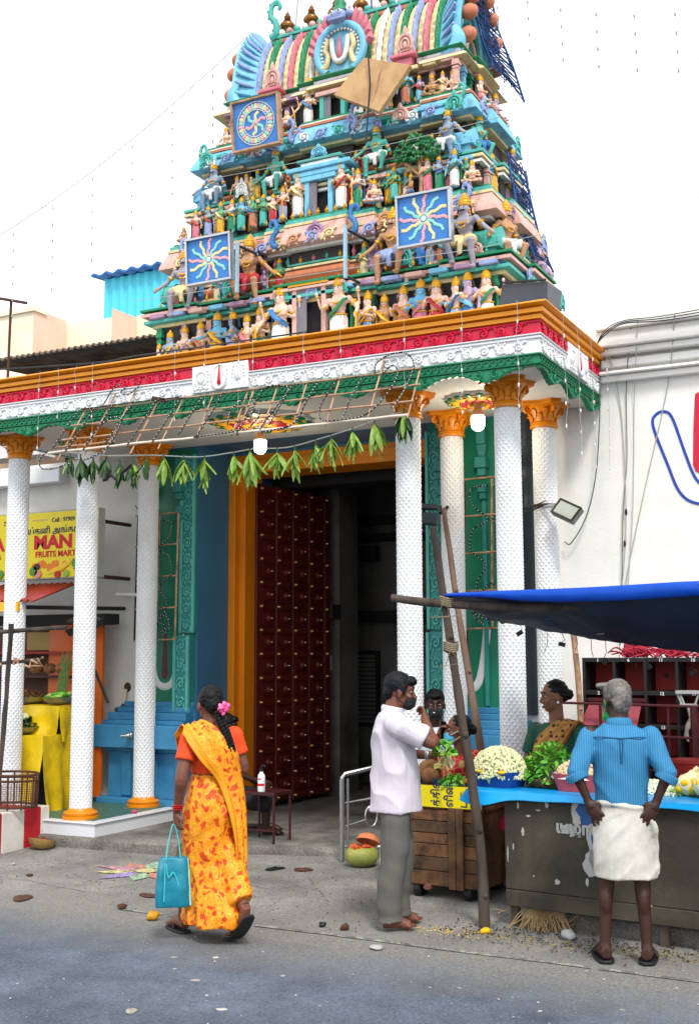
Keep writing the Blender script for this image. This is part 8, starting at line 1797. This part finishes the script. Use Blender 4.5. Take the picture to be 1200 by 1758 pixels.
# dark seated man in white behind the cart
B1, hM, sh_ = sitter('masked man in a white shirt sitting behind the cart before the column', (-3.74, 8.78, .06), R(196), SKD, 1.27, R(8), R(-6), hair_short, arms=(((-.22, .06, .84), (-.12, .26, .74), (.3, 1, 0), (0, .1, 1), .5), ((.22, .06, .84), (.12, .26, .74), (-.3, 1, 0), (0, .1, 1), .5)))
face_mask(B1, hM, M_MASKB, M_MASKB); m = MB(); m.M = hM; m.box((.012, .118, -.05), (.016, .003, .007)); link('mask_logo', m.mesh('mask_logo', [M_BULBW]), B1)
M_SHW2 = mat('white_blue_shirt', '#b9c8d6', .8, .07, 6, .2, 200)
c = MB(); c.loft([oval(0, 0, z_, rx, ry, 22) for z_, rx, ry in ((sh_-.50, .165, .14), (sh_-.3, .16, .13), (sh_-.1, .172, .122), (sh_-.0, .14, .095), (sh_+.035, .085, .07))])
for s_ in (-1, 1): a = V(s_*.17, 0, sh_-.04); e = V(s_*.22, .06, .84); c.ell(a, (.07, .068, .068), 12, 8); c.tube([a, a.lerp(e, .8)], [.068, .066], 14)
link('shirt', remesh(c, .011, 2, shfold, 'shirt'), B1, None, M_SHW2)
m = MB(); c = MB(); c.ell((0, .05, sh_-.48), (.16, .15, .10))
for s_ in (-1, 1): c.tube([(s_*.09, .02, sh_-.45), (s_*.13, .40, sh_-.46), (s_*.12, .40, .12)], [.10, .085, .07], 12)
link('trousers', remesh(c, .012, 2, None, 'trousers'), B1, None, M_TRO)
cs0 = thing('wooden_crate', 'low wooden crate the man in white sits on', 'crate', (-3.72, 8.86, .06), R(16), local=True)
for i in range(4): m = MB(); m.bx(-.2, .2, -.16, -.14, .005+.115*i, .105+.115*i); link('slat', m.mesh('slat', [M_PLANK], bevel=.003), cs0)
m = MB(); m.bx(-.2, .2, -.139, .16, 0, .46); link('box', m.mesh('box', [M_PLANK]), cs0)
# woman with a phone in red saree
RS = print_mat('red_saree', '#b5101c', '#c9a05a', '#d98a5a', 9, .55, .42)
B2, hM, sh_ = sitter('seated woman in a red floral saree and blue mask holding a phone', (-3.37, 8.40, .06), R(160), SKB, 1.10, R(-42), R(-2), hair_bun, arms=(((-.22, .05, .70), (-.10, .22, .62), (.3, 1, 0), (0, .1, 1), .5), ((.24, .10, .74), (.115, .14, 1.03), (-.15, -.2, 1), (.9, .4, .1), .9)))
face_mask(B2, hM, M_MASKL, M_BULBW)
c = MB(); c.loft([oval(0, 0, z_, rx, ry, 22) for z_, rx, ry in ((sh_-.5, .165, .15), (sh_-.3, .155, .135), (sh_-.1, .165, .125), (sh_-.0, .135, .09), (sh_+.03, .085, .07))])
for s_, e in ((-1, V(-.22, .05, .70)), (1, V(.24, .10, .74))): a = V(s_*.17, 0, sh_-.04); c.ell(a, (.068, .066, .066), 12, 8); c.tube([a, a.lerp(e, .7)], [.066, .064], 14)
c.tube(cr([(.16, .03, sh_-.46), (.05, .15, sh_-.25), (-.08, .12, sh_-.08), (-.13, .0, sh_+.02), (-.12, -.10, sh_-.1), (-.05, -.13, sh_-.35)], 4), .06, 10, flat=.5)
link('saree', remesh(c, .011, 2, folds(.010, 3, 9, 5, 4), 'saree'), B2, None, RS)
c = MB(); c.ell((0, .05, sh_-.46), (.18, .17, .12))
for s_ in (-1, 1): c.tube([(s_*.08, .02, sh_-.42), (s_*.12, .40, sh_-.44), (s_*.11, .40, .08)], [.12, .10, .11], 12)
link('saree_skirt', remesh(c, .012, 2, folds(.008, 3, 6, 2, 9), 'saree_skirt'), B2, None, RS)
m = MB(); m.ell(hM @ V(-.079, -.005, -.05), .008); m.ell(hM @ V(.079, -.005, -.05), .008); link('earrings', m.mesh('earrings', [M_BRASS], True), B2)
ph = thing('mobile_phone', 'black mobile phone held to the ear by the seated woman in red', 'phone', B2.matrix_basis @ V(.105, .10, 1.095), R(142), local=True)
m = MB(); m.box((0, 0, 0), (.012, .07, .14), (.25, .1, .3)); link('phone_body', m.mesh('phone_body', [M_CABLE], bevel=.004), ph); m = MB(); m.box((-.008, 0, 0), (.002, .06, .12), (.25, .1, .3)); link('screen', m.mesh('screen', [mat('dark_screen', '#0a0c10', .1)]), ph)
cs1 = thing('upturned_tub', 'dark upturned tub the woman in red sits on', 'tub', (-3.37, 8.48, .06), 0, local=True); m = MB(); m.lathe([(.19, 0), (.16, .30), (.15, .33), (.001, .33)], 22); link('tub_body', m.mesh('tub_body', [M_SLATE], True), cs1)
# seller in brown dotted saree
BS = mat('brown_saree', '#a8763a', .7, .12, 9, .2, 200)
n_, L_, b_ = nodes_of(BS); tcx = n_.new('ShaderNodeTexCoord'); vv = n_.new('ShaderNodeTexVoronoi'); vv.inputs['Scale'].default_value = 26; vv.inputs['Randomness'].default_value = .25; L_.new(tcx.outputs['Object'], vv.inputs['Vector'])
mrx = n_.new('ShaderNodeMapRange'); mrx.inputs['From Min'].default_value = .36; mrx.inputs['From Max'].default_value = .30; L_.new(vv.outputs['Distance'], mrx.inputs['Value']); mxx = n_.new('ShaderNodeMix'); mxx.data_type = 'RGBA'; sr_ = b_.inputs['Base Color'].links[0].from_socket; L_.new(sr_, mxx.inputs[6]); mxx.inputs[7].default_value = S('#3d1410'); L_.new(mrx.outputs[0], mxx.inputs['Factor']); L_.new(mxx.outputs[2], b_.inputs['Base Color'])
BS2 = cloth_mat('maroon_check', '#9c5a1a', '#6b1414', 22, 1, .7, .1, 'DIAGONAL', .6, .75)
B3, hM, sh_ = sitter('flower seller with a hair bun in a brown dotted saree and green blouse', (-2.60, 8.33, .10), R(170), SKM, 1.325, R(-48), R(-8), hair_bun, False, arms=(((-.24, .04, .85), (-.14, .22, .80), (.2, 1, 0), (0, .1, 1), .5), ((.235, .02, .84), (.16, .24, .78), (-.2, 1, -.1), (0, .1, 1), .6)))
c = MB(); c.loft([oval(0, 0, z_, rx, ry, 20) for z_, rx, ry in ((sh_-.25, .15, .125), (sh_-.1, .165, .12), (sh_-.0, .13, .09), (sh_+.02, .10, .075))])
for s_, e in ((-1, V(-.24, .04, .85)), (1, V(.235, .02, .84))): a = V(s_*.17, 0, sh_-.04); c.ell(a, (.066, .064, .064), 12, 8); c.tube([a, a.lerp(e, .72)], [.064, .062], 14)
link('blouse', remesh(c, .010, 2, folds(.004, 4, 9, 3, 2), 'blouse'), B3, None, mat('dark_green_blouse', '#0f4a38', .75, .12, 8))
c = MB(); c.loft([oval(0, 0, z_, rx, ry, 22) for z_, rx, ry in ((.06, .20, .18), (.3, .19, .17), (sh_-.5, .175, .155), (sh_-.34, .15, .135))]); link('saree_skirt', remesh(c, .012, 2, folds(.009, 5, 3, 2, 9), 'saree_skirt'), B3, None, BS2)
Lp = cr([(.10, .15, sh_-.42), (-.02, .155, sh_-.25), (-.10, .125, sh_-.10), (-.175, .03, sh_+.035), (-.20, -.06, sh_-.06), (-.17, -.15, sh_-.3), (-.12, -.18, sh_-.6)], 5); Rp = cr([(.17, .10, sh_-.30), (.10, .145, sh_-.12), (.02, .13, sh_-.02), (-.06, .05, sh_+.055), (-.05, -.10, sh_+.01), (.06, -.15, sh_-.2), (.10, -.18, sh_-.55)], 5); k3 = len(Lp)
def pal3(u, v, dd=0):
    i = min(k3-1, int(round(v*(k3-1)))); p = Lp[i].lerp(Rp[i], u); o_ = V(p.x, p.y, 0).normalized()
    return p+o_*(.02*math.sin(PI*u)+dd+.008*math.sin(u*17+v*8)+.006*nz((u*6, v*9, 3)))
m = MB(); m.grid(24, k3-1, lambda u, v: pal3(u, v, .012)); g = link('pallu', m.mesh('pallu', [BS], True, fix=False), B3); md = g.modifiers.new('t', 'SOLIDIFY'); md.thickness = .008; md.offset = 1
m = MB(); m.grid(10, k3-1, lambda u, v: pal3(-.25+.32*u, v, .006)); g = link('pallu_border', m.mesh('pallu_border', [BS2], True, fix=False), B3); md = g.modifiers.new('t', 'SOLIDIFY'); md.thickness = .008; md.offset = 1
m = MB(); m.ell(hM @ V(-.081, -.004, -.046), .010); m.ell(hM @ V(.081, -.004, -.046), .010); link('earrings', m.mesh('earrings', [M_WHITE], True), B3)
m = MB(); m.M = hM; m.ell((0, .092, .042), (.006, .003, .006)); link('forehead_mark', m.mesh('forehead_mark', [M_INKR], True), B3)
# person sitting in the shade of the gate
B4, hM, sh_ = sitter('person in dark clothes sitting in the shade by the gate door', (-6.10, 9.28, .09), R(-58), SKD, .98, R(0), R(-8), hair_short, arms=(((-.2, .05, .60), (-.1, .3, .46), (.2, 1, 0), (0, .1, 1), .5), ((.22, .10, .58), (.12, .33, .49), (-.1, 1, 0), (.2, .1, 1), .5)))
M_DKC = mat('dark_clothes', '#17181b', .85, .15, 8)
c = MB(); c.loft([oval(0, 0, z_, rx, ry, 20) for z_, rx, ry in ((sh_-.5, .16, .14), (sh_-.25, .155, .13), (sh_-.08, .165, .12), (sh_+.01, .12, .085))])
for s_ in (-1, 1): a = V(s_*.17, 0, sh_-.04); c.ell(a, (.066, .064, .064)); c.tube([a, a.lerp(V(s_*.2, .06, .60), .7)], [.064, .062], 12)
link('shirt', remesh(c, .012, 2, shfold, 'shirt'), B4, None, mat('dull_red_shirt', '#3a1518', .85, .15, 8))
c = MB(); c.ell((0, .03, sh_-.46), (.17, .15, .10))
for s_ in (-1, 1): c.tube([(s_*.09, .02, sh_-.43), (s_*.13, .30, sh_-.44), (s_*.13, .44, sh_-.48)], [.10, .095, .085], 12)
link('shorts', remesh(c, .012, 2, shfold, 'shorts'), B4, None, M_DKC)
sb_ = thing('low_seat', 'dark low block under the person sitting by the gate door', 'seat', (-6.10, 9.28, .09), R(-58), local=True); m = MB(); m.bx(-.18, .18, -.15, .15, 0, .17); link('seat_block', m.mesh('seat_block', [M_BEAM], bevel=.01), sb_); m = MB(); m.bx(-.19, .19, -.16, .16, .171, .19); link('seat_board', m.mesh('seat_board', [M_MAROON], bevel=.004), sb_)
# ------------------------------------------------------------------ wires, light strings, ground litter
def wire(pts, r, mt, label, cat='cable', group=None, n=6):
    m = MB(); m.tube(cr(pts, n), r, 5); return tag(m.build('cable', mt, None, True), label, cat, group)
wire([(-2.60, 9.88, 4.40), (-2.62, 9.86, 3.9), (-2.66, 9.87, 3.4), (-2.72, 9.88, 3.08), (-2.80, 9.87, 2.85), (-2.92, 9.88, 2.68), (-2.98, 9.9, 2.70)], .006, M_WIREG, 'green wire hanging from the porch corner down to the floodlight column')
wire([(-2.30, 9.76, 4.55), (-2.40, 9.92, 4.05), (-2.42, 9.93, 3.4), (-2.47, 9.93, 2.9), (-2.50, 9.92, 2.2), (-2.52, 9.9, 1.8)], .0045, M_WIREG, 'pale green wire down the white wall, nearest the porch')
wire([(-2.55, 9.80, 4.45), (-2.47, 9.93, 3.95), (-2.44, 9.93, 3.3), (-2.45, 9.93, 2.75), (-2.49, 9.93, 2.35)], .0045, M_WIREW, 'thin grey wire with a joint down the white wall')
wire([(-1.93, 9.73, 4.55), (-2.05, 9.93, 4.0), (-2.28, 9.93, 3.1), (-2.47, 9.93, 2.3), (-2.52, 9.93, 1.9)], .0045, M_WIREW, 'slanting pale wire crossing the wall beside the blue emblem outline')
wire([(-2.24, 9.73, 4.55), (-2.34, 9.93, 3.9), (-2.38, 9.93, 3.0), (-2.45, 9.93, 2.25)], .0035, M_WIREW, 'thinnest wire between the green and the slanting wires')
for i in range(3): wire([(-2.62, 9.72, 4.35-.01*i), (-2.52, 9.70, 4.44+.02*i), (-2.35, 9.69, 4.52+.012*i), (-2.0, 9.69, 4.50+.02*i), (-1.2, 9.69, 4.52+.03*i)], .006-.001*i, M_CABLE if i else M_SLATE, ('thick dark cable', 'black cable', 'upper black cable')[i]+' slung along the top of the white wall')
for i, x in enumerate((-2.44, -2.46)): m = MB(); m.ell((x, 9.92, (2.93, 2.66)[i]), (.012, .010, .03)); tag(m.build('wire_joint', M_CABLE if i == 0 else M_RUST, None, True), ('black taped joint', 'red taped joint')[i]+' on the wire down the white wall', 'joint')
wire([(-12, 9, 4.95), (-8.0, 9.2, 4.72), (-7.2, 9.3, 4.74), (-5, 8.9, 4.60)], .008, M_CABLE, 'black cable strung low across the front of the tower')
wire([(-9, 8.6, 6.25), (-5.5, 8.9, 6.22), (-2.5, 9, 6.3), (4, 9, 6.9)], .003, M_WIREW, 'thin pale cable across the middle of the tower')
wire([(-7, 9.0, 5.2), (-4, 9.0, 5.15), (-2.6, 9, 5.18), (3, 9, 5.55)], .003, M_WIREW, 'thin pale cable across the lower tower figures and out to the right')
wire([(-7.6, 9.85, 3.30), (-7.45, 9.86, 3.1), (-7.4, 9.85, 2.75), (-7.36, 9.8, 2.5)], .005, M_CABLE, 'twin black wire hanging beside the rear left column')
ORD = 'first second third fourth fifth sixth seventh eighth ninth tenth eleventh twelfth thirteenth'.split()
# fairy-light strings hanging from the cornice
def fairy(x, y, z0, z1, seed, label, grp):
    q = random.Random(seed); t = thing('light_string', label, 'light string', (x, y, z0), 0, grp); P = [Vector((x+.012*q.uniform(-1, 1), y+.006*q.uniform(-1, 1), z0+(z1-z0)*i/6)) for i in range(7)]
    m = MB(); m.tube(P, .0018, 4); m.build('wire', M_WIREW, t)
    n = max(2, int((z0-z1)/.16))
    for i in range(n):
        z_ = z0-(z0-z1)*(i+1)/n; m = MB(); m.lathe([(.003, .016), (.006, .010), (.0065, 0), (.005, -.013), (.001, -.018)], 6, (x, y, z_)); m.build('bulb', M_BULBW, t, True)
for i, (x, z0, z1) in enumerate(((-7.42, 4.36, 3.45), (-7.19, 4.36, 3.9), (-6.99, 4.36, 3.95), (-6.79, 4.36, 3.7), (-5.88, 4.36, 3.75), (-5.58, 4.36, 3.70), (-5.23, 4.36, 3.66), (-5.09, 4.36, 3.58), (-4.6, 4.36, 3.85), (-4.26, 4.36, 3.95), (-3.70, 4.36, 3.80), (-3.22, 4.36, 3.55), (-2.77, 4.36, 3.55))): fairy(x, 8.145, z0, z1, i, ORD[i]+' clear bulb string from the left over the porch cornice', 'bulb strings over the cornice front')
for i, (y, z1) in enumerate(((8.55, 3.45), (8.95, 3.30), (9.35, 3.25), (9.8, 3.3))): fairy(-2.535, y, 4.33, z1, 30+i, ORD[i]+' clear bulb string back along the right end of the porch', 'bulb strings at the porch end')
def sky_string(a, b, n, drop, seed, label):
    t = thing('light_string', label, 'light string', a); a, b = Vector(a), Vector(b); P = [a.lerp(b, i/20)+Vector((0, 0, -.35*math.sin(PI*i/20))) for i in range(21)]
    m = MB(); m.tube(P, .006, 4); m.build('wire', M_WIREW, t)
    for i in range(n):
        p = P[2+int(17*i/n)]; k = 6; m = MB(); m.tube([p, p+Vector((.02, 0, -drop))], .0018, 3); m.build('drop_wire', M_WIREW, t)
        m = MB(); [m.ell(p+Vector((.02*j/k, 0, -drop*(j+.5)/k)), (.012, .012, .024), 5, 4) for j in range(k)]; o = m.build('bulbs', M_WIREW, t); o['kind'] = 'stuff'
sky_string((-4.9, 11.2, 9.9), (-1.0, 9.0, 7.1), 8, 1.0, 1, 'fairy-light string sloping from the tower top down to the upper right')
sky_string((-6.9, 11.0, 9.0), (-11.5, 9.5, 5.9), 8, 1.2, 2, 'fairy-light string sloping from the tower top down to the left')
# thin mast stays by the finials
for i, (a, b, lab) in enumerate((((-6.75, 11.6, 8.4), (-6.65, 11.7, 10.2), 'thin pole rising behind the left finials'), ((-6.65, 11.7, 10.0), (-7.3, 11.2, 8.3), 'stay wire sloping left from the thin pole'), ((-6.65, 11.7, 10.0), (-5.9, 11.7, 8.9), 'stay wire sloping right from the thin pole'), ((-5.5, 11.3, 9.0), (-5.5, 11.3, 10.6), 'lightning rod rising behind the central medallion'))): m = MB(); m.tube([a, b], .012 if i in (0, 3) else .005, 5); tag(m.build('rod' if i in (0, 3) else 'stay_wire', M_WIREW if i < 3 else mat('blue_rod', '#3a4a8a', .5)), lab, 'rod' if i in (0, 3) else 'wire')
# coloured powder drawing on the concrete
kt = thing('powder_drawing', 'faded star-shaped coloured powder drawing on the concrete', 'drawing', (-5.85, 7.82, .004))
KC = [mat('powder_'+n_, c_, .95, .35, 30, .3, 120, col2='#716f6c', c2s=40, c2lo=.42, c2hi=.6) for n_, c_ in (('pink', '#d08aa0'), ('yellow', '#d0c67e'), ('lilac', '#9c86cc'), ('mint', '#98bf98'), ('red', '#c87a62'))]
def ground_z(x, y): return max(0.0, apron_z(x, y))
for i in range(10):
    a = 2*PI*i/10; pts = []
    for r_, d in ((.05, 0), (.26, -.34), (.44+.08*(i % 2), 0), (.26, .34)): pts.append((-5.85+1.0*r_*math.cos(a+d), 7.82+.85*r_*math.sin(a+d)))
    m = MB(); m.add([(x, y, ground_z(x, y)+.007) for x, y in pts], [(0, 1, 2, 3)]); m.build('powder_petal', KC[i % 5], kt, fix=False)
m = MB(); m.add([(-5.85+.1*math.cos(a), 7.82+.09*math.sin(a), ground_z(-5.85, 7.82)+.010) for a in [2*PI*i/14 for i in range(14)]], [tuple(range(14))]); m.build('powder_heart', KC[1], kt, fix=False)
# litter, each piece its own
def litter(nm, x, y, s_, mt, label, cat, flat=.4, seed=1, grp=None, sx=1.0):
    m = MB(); m.ell((0, 0, 0), (s_*sx, s_, s_*flat), 10, 7); me = m.mesh(nm, [mt], True); q = Vector((seed*3.1, 0, 0))
    for v in me.vertices: v.co += v.co.normalized()*s_*.45*noise.noise(v.co/s_*1.3+q)
    o = link(nm, me); o.location = (x, y, ground_z(x, y)+s_*flat*.75); o.rotation_euler = (0, 0, seed*1.7); return tag(o, label, cat, grp)
M_STONE = mat('pale_stone', '#8f8a80', .9, .2, 20, .3); M_BRS = mat('brown_scrap', '#4a2c1c', .9, .3, 20, .4); M_GSC = mat('golden_rind', '#c08a14', .6, .3, 14, .3)
litter('fruit_rind', -4.81, 6.50, .045, M_GSC, 'yellow fruit rind on the road behind the walking woman', 'rind', .6, 3); litter('brown_lump', -5.20, 6.68, .035, M_BRS, 'small brown lump on the concrete left of the yellow rind', 'litter', .5, 5)
litter('coconut_shell', -3.53, 6.78, .028, M_BRS, 'round brown nut by the road edge line', 'litter', .8, 2); litter('coconut_shell', -3.70, 6.80, .026, M_CABLE, 'dark broken nut shell left of the round nut', 'litter', .7, 7)
litter('marigold', -2.71, 7.10, .032, M_GARL, 'bright orange marigold head dropped by the leaning pole', 'flowers', .6, 2); litter('paper_scrap', -2.20, 7.18, .045, M_PAPER, 'crumpled white paper scrap below the stall', 'litter', .7, 4); litter('paper_scrap', -3.15, 6.45, .045, M_PAPER, 'flat white paper scrap on the edge line', 'litter', .25, 6)
SCR = ['pale scrap on the road just in front of the walking woman', 'broad pale scrap on the road below the walking woman', 'largest pale scrap, lowest on the road', 'pale scrap on the road low in the middle', 'pale scrap on the road between the woman and the buyer', 'pale scrap on the road left of the walking woman', 'small pale chip between the two broad scraps', 'small pale chip on the road below the cart', 'small pale chip on the road in front of the old man', 'small pale chip on the road below the old man', 'small pale chip on the road right of the old man', 'small pale chip beside the broad scrap below the woman']
for i, (x, y, s_) in enumerate(((-3.88, 5.85, .035), (-3.71, 5.40, .045), (-3.68, 4.81, .06), (-3.30, 5.03, .04), (-3.34, 5.69, .03), (-4.1, 5.75, .03), (-3.5, 5.2, .018), (-2.9, 5.3, .015), (-2.4, 5.9, .018), (-1.9, 5.7, .02), (-1.55, 5.9, .02), (-3.95, 5.55, .022))):
    litter('flat_stone', x, y, s_*.5, M_STONE if i % 3 else mat('chalk_chip', '#a9a69c', .9, .2, 20), SCR[i], 'scrap', .14, i+1, 'pale scraps on the road', 1.5)
litter('leaf_scrap', -6.05, 6.62, .07, M_BRS, 'dark leaf scrap lying on the concrete far left', 'leaf', .12, 3, None, 1.6); litter('leaf_scrap', -5.3, 7.1, .05, M_BRS, 'thin dark leaf on the concrete below the powder drawing', 'leaf', .12, 9, None, 1.8)
litter('husk_scrap', -4.72, 8.35, .05, M_BRS, 'reddish husk fragments beside the cut pumpkin', 'litter', .25, 4, None, 1.6); litter('husk_scrap', -4.95, 8.3, .05, M_CABLE, 'dark twisted rope scrap left of the cut pumpkin', 'litter', .2, 8, None, 1.8)
litter('pebble', -7.05, 7.6, .02, M_PAPER, 'white pebble on the concrete before the barrier', 'stone', .6, 2); litter('pebble', -6.6, 7.3, .03, M_BRS, 'brown clod on the concrete in front of the plinth', 'stone', .4, 6)
litter('pink_blossom', -7.0, 9.15, .03, mat('pink_blossom', '#b5476a', .6, .2, 30), 'pink blossom dropped on the green plinth top', 'flowers', .5, 2); bpy.data.objects['pink_blossom'].location.z = .262
# fallen petals and grit below the stall: too many to count
def scatter(nm, n, fx, mt, s0, s1, seed, label=None):
    q = random.Random(seed); m = MB()
    for i in range(n):
        x, y = fx(q); s_ = q.uniform(s0, s1); z_ = ground_z(x, y)+.004; a = q.uniform(0, 6.28); e = q.uniform(.4, 1)
        m.add([(x+s_*math.cos(a+k*PI/2)*(1 if k % 2 else e), y+s_*math.sin(a+k*PI/2)*(1 if k % 2 else e), z_+(s_*.35 if k == 0 else 0)) for k in range(4)]+[(x, y, z_+s_*.6)], [(0, 1, 4), (1, 2, 4), (2, 3, 4), (3, 0, 4)])
    o = m.build(nm, mt); o['kind'] = 'stuff'; return o
scatter('petal_litter', 380, lambda q: (-2.75+q.random()*1.9+q.gauss(0, .1), 7.08-(.10*q.random())+q.gauss(0, .07)), mat('dry_petals', '#94812f', .9, .4, 30), .004, .010, 1)
scatter('petal_litter', 90, lambda q: (-2.95+q.gauss(0, .12), 7.02+q.gauss(0, .06)), M_GARL, .004, .008, 2)
scatter('dark_grit', 900, lambda q: (-3.0+q.random()*2.6, 7.12+q.gauss(0, .14)), mat('dark_grit', '#2b2722', .95, .3, 30), .004, .013, 3)
scatter('pale_grit', 700, lambda q: (-6.6+q.random()*6, 4.4+q.random()*3.6), mat('pale_grit', '#8f8c86', .95, .3, 30), .003, .007, 4)
scatter('dark_grit', 700, lambda q: (-7.2+q.random()*5, 6.6+q.random()*2.0), mat('dark_grit', '#2b2722', .95, .3, 30), .003, .009, 5)
scatter('white_flecks', 80, lambda q: (-4.6+q.random()*4, 4.6+q.random()*2.6), M_PAPER, .004, .010, 6)

# hairline cracks in the concrete and the road
for i, (x0, y0, x1, y1) in enumerate(((-6.0, 7.9, -4.3, 7.6), (-5.2, 7.62, -4.8, 6.9), (-7.0, 7.2, -5.4, 6.95), (-4.6, 8.2, -3.9, 7.3))):
    L = []; Q = []; n = 40
    for j in range(n+1):
        t = j/n; x = x0+(x1-x0)*t+.05*nz((t*5, i*3, 1))+.02*nz((t*19, i, 4)); y = y0+(y1-y0)*t+.09*nz((t*4, i*3, 7))+.03*nz((t*17, i, 9)); w_ = 0.0026*(1+1.2*nz((t*9, i, 3)))*math.sin(PI*(.05+.9*t)); z_ = ground_z(x, y)+.004
        L.append((x, y-w_, z_)); Q.append((x, y+w_, z_))
    m = MB(); m.add(L+Q, [(j, j+1, j+n+2, j+n+1) for j in range(n)]); struct(m.build('crack', MATS['dark_grit']))
